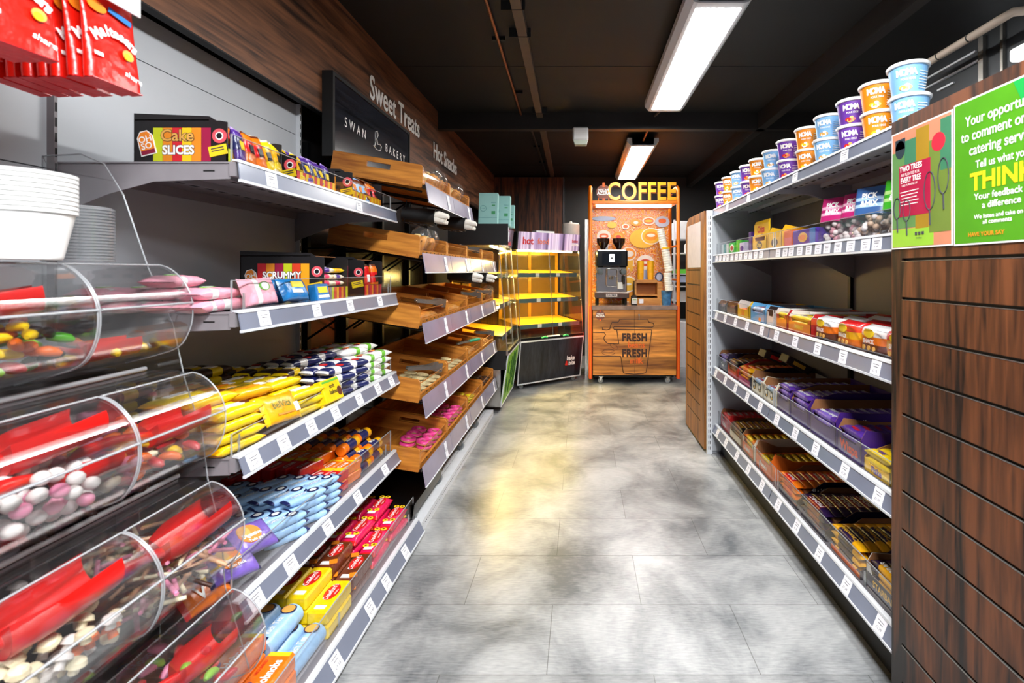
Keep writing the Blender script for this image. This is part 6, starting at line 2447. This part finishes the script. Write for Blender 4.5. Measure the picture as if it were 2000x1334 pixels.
PUR = mat('purple_card', '#3c1b6e', 0.45)
DPUR = mat('dark_purple_card', '#1c1030', 0.45)
ORC = mat('orange_card', '#e8691a', 0.45)
REDC = mat('red_card', '#b81a1e', 0.45)
WHC = mat('white_card', '#dedad6', 0.5)
YEC = mat('yellow_card', '#f2bd14', 0.45)
LBC = mat('light_blue_card', '#5fa8d8', 0.45)
BRC = mat('dark_brown_card', '#2b1712', 0.5)
GRC = mat('bright_green_card', '#2fbd3a', 0.45)
CREC = mat('cream_card', '#e5dcc4', 0.5)
STD = [('48 x 54.5 g', 0.020, 'white', -0.06, 0.012, 0.02, 0.95), ('Standard Bars', 0.018, 'white', -0.052, -0.012, 0.02, 0.95)]
CAD = [('Cadbury', 0.040, 'white', -0.06, 0.0, 0.01, 1.0)]


def fr_text(s, size, col, bg=None):
    def f(q, F, w, h):
        if bg:
            q.plate(F, w * 0.96, h * 0.6, bg, 0.0006)
        if s:
            q.text(F, s, size, P_[col], 0, 0, 0.001, 0.03, 0.9)
    return f


b_boost = bar_proto('orange', 'gold', 'red', 'Boost', 'white')
b_picnic = bar_proto('dkpurple', 'gold', 'deepred', 'PICNIC', 'white')
b_crunch = bar_proto('gold', 'orange', 'dkpurple', 'Crunchie', 'gold')
b_star = bar_proto('dkpurple', 'black', 'gold', 'STARBAR', 'white')
b_flake = bar_proto('yellow', 'purple', 'yellow', 'Flake', 'purple')
b_wispa = bar_proto('purple', 'violet', 'purple', 'Wispa', 'red')
b_dairy = bar_proto('purple', 'purple', 'violet', 'Dairy Milk', 'white')
b_dark = bar_proto('black', 'dkpurple', 'brown', 'Bournville', 'gold')
b_red = bar_proto('red', 'deepred', 'red', 'KitKat', 'white')
b_org = bar_proto('orange', 'orange', 'yellow', "Reese's", 'brown')
b_white = bar_proto('white', 'cream', 'ltblue', 'MILKY', 'red')
b_twix = bar_proto('gold', 'red', 'orange', 'Twix', 'red')

# bottom shelf, from the far end
Z5r = 0.2105
tray_box('bar_box', 3.25, 3.43, Z5r, 0.11, 0.09, REDC, KRAFT, 'red open box of chocolate bars at the far end of the bottom right shelf', front=fr_text('KitKat', 0.035, 'white'))
fill_bars(b_red, 3.25, 3.43, Z5r, 1.00, 1.32, 7, 4, 'red chocolate bar in the farthest box of the bottom right shelf', 'red bars in the farthest bottom box', 0.0205)
tray_box('bar_box', 3.0, 3.22, Z5r, 0.12, 0.07, KRAFT, KRAFT, 'brown card box of dark bars, second from the far end, bottom right shelf', front=fr_text('', 0.03, 'white', CREC))
fill_bars(b_dark, 3.0, 3.22, Z5r, 1.00, 1.32, 6, 3, 'near-black bar in the brown box of the bottom right shelf', 'dark bars in the brown bottom box', 0.0205)
tray_box('bar_box', 2.78, 2.97, Z5r, 0.13, 0.09, CREC, KRAFT, 'cream and orange box with a raised flap on the bottom right shelf', front=fr_text("Reese's", 0.036, 'white', ORC))
fill_bars(b_org, 2.78, 2.97, Z5r, 1.00, 1.32, 7, 4, 'orange bar in the cream and orange bottom-shelf box', 'orange bars in the cream bottom box', 0.0205)
tray_box('bar_box', 2.52, 2.74, Z5r, 0.10, 0.10, ORC, KRAFT, 'plain orange box of small packs beside the bay joint, bottom right shelf', front=fr_text("Reese's", 0.036, 'white', ORC))
fill_bars(b_org, 2.52, 2.74, Z5r, 1.00, 1.32, 7, 4, 'orange bar in the plain orange bottom-shelf box', 'orange bars in the orange bottom box', 0.0205)
tray_box('bar_box', 2.22, 2.42, Z5r, 0.125, 0.04, DPUR, KRAFT, 'dark purple box reading 48 x 54.5 g Standard Bars, bottom right shelf', side=STD)
fill_bars(b_boost, 2.22, 2.42, Z5r, 0.99, 1.32, 8, 5, 'orange-edged bar in the 48 x 54.5 g box', 'orange-edged bars in the 48 x 54.5 g box', 0.0205)
tray_box('bar_box', 1.96, 2.18, Z5r, 0.12, 0.04, DPUR, KRAFT, 'dark purple box of nut bars in the middle of the bottom right shelf', side=[('Cadbury', 0.036, 'purple', -0.05, -0.03, 0.01, 1.0)])
fill_bars(b_picnic, 1.96, 2.18, Z5r, 0.99, 1.32, 8, 5, 'dark red and purple nut bar on the bottom right shelf', 'dark nut bars on the bottom right shelf', 0.0205)
tray_box('bar_box', 1.715, 1.92, Z5r, 0.115, 0.03, DPUR, KRAFT, 'dark purple box reading Cadbury with gold-edged honeycomb bars, bottom right shelf', side=[('Cadbury', 0.036, 'white', -0.07, 0.0, 0.01, 1.0), ('48 x 40 g', 0.016, 'white', 0.05, 0.0, 0.0, 1.0)], front=fr_text('', 0.03, 'white', ORC))
fill_bars(b_crunch, 1.715, 1.92, Z5r, 0.99, 1.32, 8, 5, 'gold-edged honeycomb bar on the bottom right shelf', 'gold honeycomb bars on the bottom right shelf', 0.0205)
tray_box('bar_box', 1.49, 1.68, Z5r, 0.11, 0.085, WHC, KRAFT, 'white-fronted box of peanut bars, nearest on the bottom right shelf', side=[('32 x 49 g', 0.020, 'black', -0.05, 0.012, 0.02, .95), ('Standard Bars', 0.018, 'black', -0.05, -0.012, 0.02, .95)], front=fr_text('STARBAR', 0.03, 'gold', DPUR))
fill_bars(b_star, 1.49, 1.68, Z5r, 1.0, 1.32, 7, 4, 'dark peanut bar with gold print, nearest box of the bottom right shelf', 'dark peanut bars, nearest bottom box', 0.0205)

# fourth shelf
Z4r = 0.6205
X4 = 0.972
tray_box('bar_box', 3.25, 3.43, Z4r, 0.13, 0.09, DPUR, KRAFT, 'dark purple box at the far end of the fourth right shelf', X4, front=fr_text('Twirl', 0.03, 'white'))
fill_bars(b_dairy, 3.25, 3.43, Z4r, X4 + .01, 1.32, 7, 4, 'purple bar in the farthest box of the fourth right shelf', 'purple bars in the farthest fourth-shelf box', 0.0205)
tray_box('bar_box', 3.04, 3.22, Z4r, 0.13, 0.06, REDC, KRAFT, 'red-edged box, second from the far end, fourth right shelf', X4)
fill_bars(b_dark, 3.04, 3.22, Z4r, X4 + .01, 1.32, 7, 4, 'near-black bar in the red-edged box', 'dark bars in the red-edged box', 0.0205)
tray_box('bar_box', 2.80, 3.0, Z4r, 0.125, 0.06, DPUR, KRAFT, 'dark box with small white 48 x 51 g print on the fourth right shelf', X4, side=[('48 x 51 g', 0.018, 'white', -0.06, 0.012, 0.02, .95), ('Standard Bars', 0.016, 'white', -0.052, -0.01, 0.02, .95)], front=fr_text('', 0.03, 'white', mat('magenta_card', '#b3266c', 0.4)))
fill_bars(b_twix, 2.80, 3.0, Z4r, X4 + .01, 1.32, 7, 3, 'gold and orange bar in the 48 x 51 g box', 'gold bars in the 48 x 51 g box', 0.0205)


def skull(q, F, w, h):
    for cx in (-w * .25, w * .22):
        q.disc(F, 0.020, 0.022, P_['black'], 0.0012, 16, cx, 0.006)
        q.disc(F, 0.012, 0.010, P_['white'], 0.0016, 12, cx - .003, 0.012)
        q.disc(F, 0.008, 0.006, P_['gold'], 0.0016, 12, cx + .005, -0.003)


tray_box('bar_box', 2.60, 2.77, Z4r, 0.10, 0.085, CREC, KRAFT, 'cream box with round black prints, farther of two on the fourth right shelf', X4, front=skull)
fill_bars(b_white, 2.60, 2.77, Z4r, X4 + .01, 1.32, 7, 3, 'pale bar in the farther cream box', 'pale bars in the farther cream box', 0.0205)
tray_box('bar_box', 2.44, 2.585, Z4r, 0.10, 0.085, CREC, KRAFT, 'cream box with round black prints, nearer of two on the fourth right shelf', X4, front=skull)
fill_bars(b_white, 2.44, 2.585, Z4r, X4 + .01, 1.32, 7, 3, 'pale bar in the nearer cream box', 'pale bars in the nearer cream box', 0.0205)
tray_box('bar_box', 2.27, 2.41, Z4r, 0.15, 0.09, PUR, KRAFT, 'tall purple box just past the bay joint on the fourth right shelf', X4)
fill_bars(b_dairy, 2.27, 2.41, Z4r, X4 + .01, 1.32, 7, 4, 'purple milk bar in the tall purple box', 'purple bars in the tall purple box', 0.0205)
tray_box('bar_box', 2.09, 2.25, Z4r, 0.155, 0.09, PUR, KRAFT, 'purple box with a high brown inside back on the fourth right shelf', X4)
fill_bars(b_dairy, 2.09, 2.25, Z4r, X4 + .01, 1.32, 7, 3, 'purple milk bar in front of the high brown card back', 'purple bars by the brown card back', 0.0205)
tray_box('bar_box', 1.86, 2.06, Z4r, 0.135, 0.10, PUR, KRAFT, 'purple box reading Cadbury on its side, fourth right shelf', X4, side=[('Cadbury', 0.040, 'white', -0.055, 0.012, 0.01, 1.0), ('48 x 37 g', 0.016, 'white', 0.08, 0.02, 0.0, 1.0)], front=fr_text('', 0.045, 'red'))
fill_bars(b_dairy, 1.86, 2.06, Z4r, X4 + .01, 1.32, 7, 4, 'purple milk bar in the Cadbury lettered box', 'purple bars in the Cadbury box', 0.0205)
tray_box('bar_box', 1.69, 1.84, Z4r, 0.11, 0.09, PUR, KRAFT, 'purple box with red Wispa lettering on the fourth right shelf', X4, front=fr_text('Wispa', 0.05, 'red'))
fill_bars(b_wispa, 1.69, 1.84, Z4r, X4 + .01, 1.32, 7, 4, 'purple bar in the red-lettered Wispa box', 'purple bars in the Wispa box', 0.0205)
tray_box('bar_box', 1.53, 1.67, Z4r, 0.10, 0.045, YEC, KRAFT, 'yellow box reading Flake on the fourth right shelf', X4, side=[('48 x 32 g', 0.016, 'purple', 0.05, 0.0, 0.0, 1.0)], front=fr_text('Flake', 0.03, 'purple'))
fill_bars(b_flake, 1.53, 1.67, Z4r, X4 + .004, 1.32, 8, 5, 'yellow and purple bar in the Flake box', 'yellow bars in the Flake box', 0.0205)
tray_box('bar_box', 1.445, 1.515, Z4r, 0.09, 0.08, GRC, WHC, 'bright green and white box, nearest on the fourth right shelf', X4, front=fr_text('', 0.02, 'white'))

# third shelf
Z3r = 1.0205
tray_box('snack_box', 3.28, 3.44, Z3r, 0.07, 0.055, BRC, KRAFT, 'dark brown box at the far end of the third right shelf', X4)
tray_box('snack_box', 3.06, 3.24, Z3r, 0.075, 0.06, BRC, KRAFT, 'dark brown box with a cut-out front, second from the far end, third right shelf', X4, front=fr_text('', 0.02, 'white', mat('taupe_card', '#6b5a4c', 0.5)))
tray_box('snack_box', 2.82, 3.02, Z3r, 0.08, 0.075, YEC, WHC, 'bright yellow box on the third right shelf', X4, front=lambda q, F, w, h: (q.plate(F, 0.05, 0.03, P_['orange'], 0.001), q.text(F, 'B', 0.025, P_['yellow'], 0, 0, 0.0014, 0.02)))
tray_box('snack_box', 2.58, 2.79, Z3r, 0.085, 0.075, LBC, LBC, 'light blue box on the third right shelf', X4, front=lambda q, F, w, h: q.disc(F, 0.018, 0.012, P_['orange'], 0.001, 14, 0.04, -0.015))
tray_box('snack_box', 2.44, 2.55, Z3r, 0.085, 0.07, WHC, BRC, 'narrow white and brown box at the bay joint, third right shelf', X4)
tray_box('snack_box', 2.30, 2.42, Z3r, 0.09, 0.07, REDC, WHC, 'red box with yellow tabs, nearer the bay joint, third right shelf', X4, front=fr_text('', 0.03, 'white', P_['orange']))
tray_box('snack_box', 2.06, 2.28, Z3r, 0.09, 0.07, REDC, WHC, 'wide red and orange box of yellow bars on the third right shelf', X4, front=fr_text('PEANUT', 0.025, 'yellow', P_['orange']))
BX3 = {round(o['_o'][1], 3): o for o in COL.objects if o.name.startswith('snack_box')}
for (a, b, pr, lb, gp) in ((3.28, 3.44, b_dark, 'dark bar in the farthest third-shelf box', 'dark bars, farthest third-shelf box'), (3.06, 3.24, b_dark, 'dark bar in the cut-out brown box of the third shelf', 'dark bars in the cut-out brown box'),
                           (2.82, 3.02, b_twix, 'gold bar in the bright yellow box', 'gold bars in the yellow box'), (2.58, 2.79, b_white, 'pale bar in the light blue box', 'pale bars in the light blue box'),
                           (2.30, 2.42, b_flake, 'yellow bar in the red box with yellow tabs', 'yellow bars in the tabbed red box'), (2.06, 2.28, b_flake, 'yellow bar in the wide red and orange box', 'yellow bars in the wide red box')):
    LASTBOX[0] = BX3[round((a + b) / 2, 3)]
    fill_bars(pr, a, b, Z3r, X4 + .01, 1.30, 6, 2, lb, gp, 0.0205)
for k, (y, lb) in enumerate(((2.37, 'nearer the bay joint'), (2.17, 'over the wide red box'))):
    q = MB()
    q.box(1.02, 1.32, y - 0.004, y + 0.004, Z3r + 0.09, Z3r + 0.098, WHC)
    o = q.build('card_flap')
    tag(o, 'long white folded card flap, %s, third right shelf' % lb, 'card flap')


def mk_multibag(c1, c2, c3):
    def make():
        t = thing('snack_multipack', (0, 0, 0), None, None)
        q = MB()

        def fn(u, v):
            z = 0.095 * u
            a = 2 * pi * v
            th = 0.05 * (1 - abs(2 * u - 1) ** 6) ** .5 + 0.003
            return (math.copysign(abs(cos(a)) ** .6, cos(a)) * th, math.copysign(abs(sin(a)) ** .5, sin(a)) * 0.074 * (1 + .02 * sin(20 * u)), z)
        q.grid(12, 18, fn, lambda u, v: c1 if u < 0.35 else (c2 if u < 0.68 else c3), True, closed=True)
        q.build('wrapper', t)
        q = MB()
        F = frame((-0.053, 0, 0.055), (0, -1, 0), (0, 0, 1))
        q.disc(F, 0.03, 0.016, P_['yellow'], 0.003, 14, 0, 0.016)
        q.text(F, 'SNACK', 0.020, P_['white'], 0, -0.012, 0.003, 0.03)
        for k in range(3):
            q.disc(F, 0.008, 0.008, P_['biscuit'], 0.003, 10, -0.03 + .03 * k, -0.034)
        q.build('print', t)
        return t
    return Proto(make)


mbs = [mk_multibag(C['brown'], C['orange'], C['white']), mk_multibag(C['orange'], C['gold'], C['red']), mk_multibag(C['silver'], C['orange'], C['brown'])]
for k, y in enumerate((1.97, 1.80, 1.64, 1.50)):
    for r_ in range(3):
        mbs[(0, 1, 0, 1)[k]].put(tr(1.025 + 0.105 * r_, y, Z3r) @ rot('Z', J(5)), 'orange and brown snack multipack, %s row, %s from the slat panel, third right shelf' % (('front', 'middle', 'rear')[r_], ('fourth', 'third', 'second', 'first')[k]), 'snack pack', 'snack multipacks on the third right shelf')
q = MB()
q.box(1.03, 1.034, 1.445, 1.50, Z3r + 0.0, Z3r + 0.15, ORC)
tag(q.build('orange_card'), 'bright orange upright card at the near end of the third right shelf', 'card')

# second shelf
Z2r = 1.4105


def solid_box(nm, x0, x1, y0, y1, z, h, m_, label, cat='box', deco=None):
    q = MB()
    q.rbox(x0, x1, y0, y1, z, z + h, m_, 0.002)
    if deco:
        deco(q)
    return tag(q.build(nm), label, cat)


for k, (y, hx, lb) in enumerate(((3.40, '#b9c3c4', 'pale clear-looking'), (3.34, '#2c7f7c', 'teal'), (3.28, '#cfd4d0', 'pale grey'))):
    solid_box('gum_pack', 0.985, 1.10, y - 0.022, y + 0.022, Z2r, 0.075, mat('gum_' + hx[1:], hx, 0.4), '%s gum pack at the far end of the second right shelf' % lb, 'gum')
solid_box('green_sweet_box', 0.98, 1.2, 3.10, 3.22, Z2r, 0.075, GRC, 'bright green sweet box on the second right shelf', 'sweets', lambda q: (q.disc(frame((0.9795, 3.16, Z2r + .04), (0, -1, 0), (0, 0, 1)), 0.04, 0.025, P_['white'], 0.001, 16), q.disc(frame((0.9795, 3.16, Z2r + .04), (0, -1, 0), (0, 0, 1)), 0.028, 0.015, P_['red'], 0.0014, 16), q.plate(frame((1.09, 3.0995, Z2r + .04), (1, 0, 0), (0, 0, 1)), 0.15, 0.03, P_['lime'], 0.0006)))
solid_box('narrow_green_box', 0.98, 1.2, 3.04, 3.08, Z2r, 0.085, GRC, 'narrow green box beside the bright green sweet box', 'sweets')
solid_box('lilac_sweet_box', 0.98, 1.2, 2.92, 3.01, Z2r, 0.065, mat('lilac_card', '#d9cfe3', 0.5), 'pale lilac sweet box on the second right shelf', 'sweets', lambda q: q.disc(frame((0.9795, 2.965, Z2r + .03), (0, -1, 0), (0, 0, 1)), 0.03, 0.015, P_['purple'], 0.001, 16))
solid_box('dark_red_box', 1.08, 1.2, 2.80, 2.90, Z2r, 0.125, mat('oxblood_card', '#4a1a1c', 0.5), 'tall dark red box behind the lilac one', 'sweets')
solid_box('purple_box', 0.99, 1.07, 2.83, 2.875, Z2r, 0.12, PUR, 'narrow tall purple box on the second right shelf', 'sweets')


def yel(q):
    F = frame((0.9785, 2.64, Z2r + .04), (0, -1, 0), (0, 0, 1))
    q.disc(F, 0.03, 0.02, P_['black'], 0.001, 16, 0.0, 0.0)
    q.disc(F, 0.02, 0.012, P_['yellow'], 0.0014, 16, 0.0, 0.002)


tray_box('yellow_snack_box', 2.57, 2.78, Z2r, 0.095, 0.08, YEC, YEC, 'yellow snack box, farther of two on the second right shelf', 0.98, 1.25, front=lambda q, F, w, h: (q.disc(F, 0.04, 0.022, P_['black'], 0.001, 16), q.text(F, 'Chips', 0.03, P_['yellow'], 0, 0, 0.0014, 0.02)))
q = MB()
q.prism([(0.99, Z2r + .08), (1.0, Z2r + .08), (1.0, Z2r + .17), (0.99, Z2r + .15)], 'y', 2.57, 2.78, YEC)
q.text(frame((0.9895, 2.675, Z2r + .12), (0, -1, 0), (0, 0, 1)), 'Chips', 0.05, P_['red'], 0, 0, 0.001, 0.04, 0.9)
tag(q.build('header_card'), 'yellow header card rising above the farther yellow snack box', 'card')
tray_box('yellow_snack_box', 2.38, 2.55, Z2r, 0.105, 0.085, YEC, YEC, 'yellow snack box, nearer of two on the second right shelf', 0.98, 1.25, front=lambda q, F, w, h: q.disc(F, 0.04, 0.022, P_['black'], 0.001, 16))
solid_box('orange_sweet_box', 0.985, 1.2, 2.27, 2.36, Z2r, 0.085, ORC, 'orange sweet box beside the purple and blue one', 'sweets', lambda q: q.plate(frame((0.9845, 2.315, Z2r + .03), (0, -1, 0), (0, 0, 1)), 0.08, 0.04, mat('rose_card', '#e56f72', 0.4), 0.001))
solid_box('purple_sweet_box', 0.98, 1.2, 2.03, 2.25, Z2r, 0.075, mat('violet_card', '#4b2a9c', 0.4), 'purple and blue sweet box with a yellow starburst', 'sweets',
          lambda q: [q.disc(frame((0.9795, 2.15, Z2r + .04), (0, -1, 0), (0, 0, 1)), 0.045, 0.022, P_['gold'], 0.001, 9), q.disc(frame((0.9795, 2.15, Z2r + .04), (0, -1, 0), (0, 0, 1)), 0.03, 0.012, P_['orange'], 0.0014, 14),
                     q.plate(frame((0.9795, 2.06, Z2r + .04), (0, -1, 0), (0, 0, 1)), 0.05, 0.07, P_['blue'], 0.0008)])


def mk_sweetbag(c, hx, ins):
    HC = mat('bag_header_' + c, hx, 0.35, 0, 0.1)
    HL = mat('bag_stripe_' + c, {'pink': '#f6b6cf', 'blue': '#a9c8e8', 'green': '#b6e28a'}[c], 0.35)
    IN = mat('bag_fill_' + c, ins, 0.5, 0, 0.4, 60, 0.5)

    def make():
        t = thing('sweet_bag', (0, 0, 0), None, None)

        def fn(s):
            def f(u, v):
                z = 0.19 * u
                a = 2 * pi * v
                th = s * (0.032 * (1 - u) ** .6 * min(1, u * 6 + .3) + 0.002)
                return (math.copysign(abs(cos(a)) ** .7, cos(a)) * s * 0.062 * (1 - .12 * u), math.copysign(abs(sin(a)) ** .8, sin(a)) * th, z if s == 1 else min(z * .96 + .003, .10))
            return f
        q = MB()
        q.grid(16, 18, fn(1.0), lambda u, v: BAG if u < 0.45 else (HL if int(u * 40) % 5 == 0 and u > .6 else HC), True, closed=True)
        q.build('film', t)
        q = MB()
        for k in range(22):
            q.ell((random.uniform(-.045, .045), random.uniform(-.016, .016), 0.012 + 0.075 * k / 22), (0.012, 0.011, 0.011), IN if k % 2 else mat('bag_fill_white', '#efe3df', 0.5), 7, 5)
        tag(q.build('sweets_inside', t), kind='stuff')
        q = MB()
        F = frame((0, -0.018, 0.125), (1, 0, 0), (0, 0.10, 1))
        q.text(F, 'PICK', 0.028, P_['white'], 0, 0.030, 0.001, 0.04, 0.9)
        q.text(F, '&MIX', 0.028, P_['white'], 0, 0.002, 0.001, 0.04, 0.9)
        q.build('print', t)
        return t
    return Proto(make)


for c, hx, ins, y, ys, n in (('pink', '#c22a72', '#e88a96', 1.97, 1.85, 6), ('blue', '#3a5f96', '#d8a68c', 1.72, 1.68, 6), ('green', '#3fae2a', '#b8a290', 1.56, 1.50, 6)):
    pb = mk_sweetbag(c, hx, ins)
    for k in range(n):
        x = 1.02 + 0.05 * k
        pb.put(tr(x, y - 0.0 * k + J(.006), Z2r + 0.001) @ rot('Z', -62 + J(6)) @ rot('X', -6), '%s-topped bag of sweets, %s in its row on the second right shelf' % (c, ('front', 'second', 'third', 'fourth', 'fifth', 'rearmost')[k]), 'sweet bag', '%s-topped sweet bags' % c)
    if c != 'blue':
        pb.put(tr(1.03, ys, Z2r + 0.001) @ rot('Z', -70) @ rot('X', -8), '%s-topped bag of sweets standing beside its row, nearer the slat panel' % c, 'sweet bag')

for k, (y, x, a, lb) in enumerate(((2.86, 1.12, 22, 'farther'), (2.66, 1.16, 28, 'nearer'))):
    q = MB()
    q.M = tr(x, y, Z4r + 0.155) @ rot('Y', a)
    q.box(-0.07, 0.07, -0.05, 0.05, 0.0, 0.045, BRC, 0.003)
    q.plate(frame((0, -0.0505, 0.022), (1, 0, 0), (0, 0, 1)), 0.07, 0.02, P_['red'] if k == 0 else P_['gold'], 0.001)
    tag(q.build('dark_carton'), 'small dark carton tipped on top of the bar boxes, %s of two, fourth right shelf' % lb, 'box')
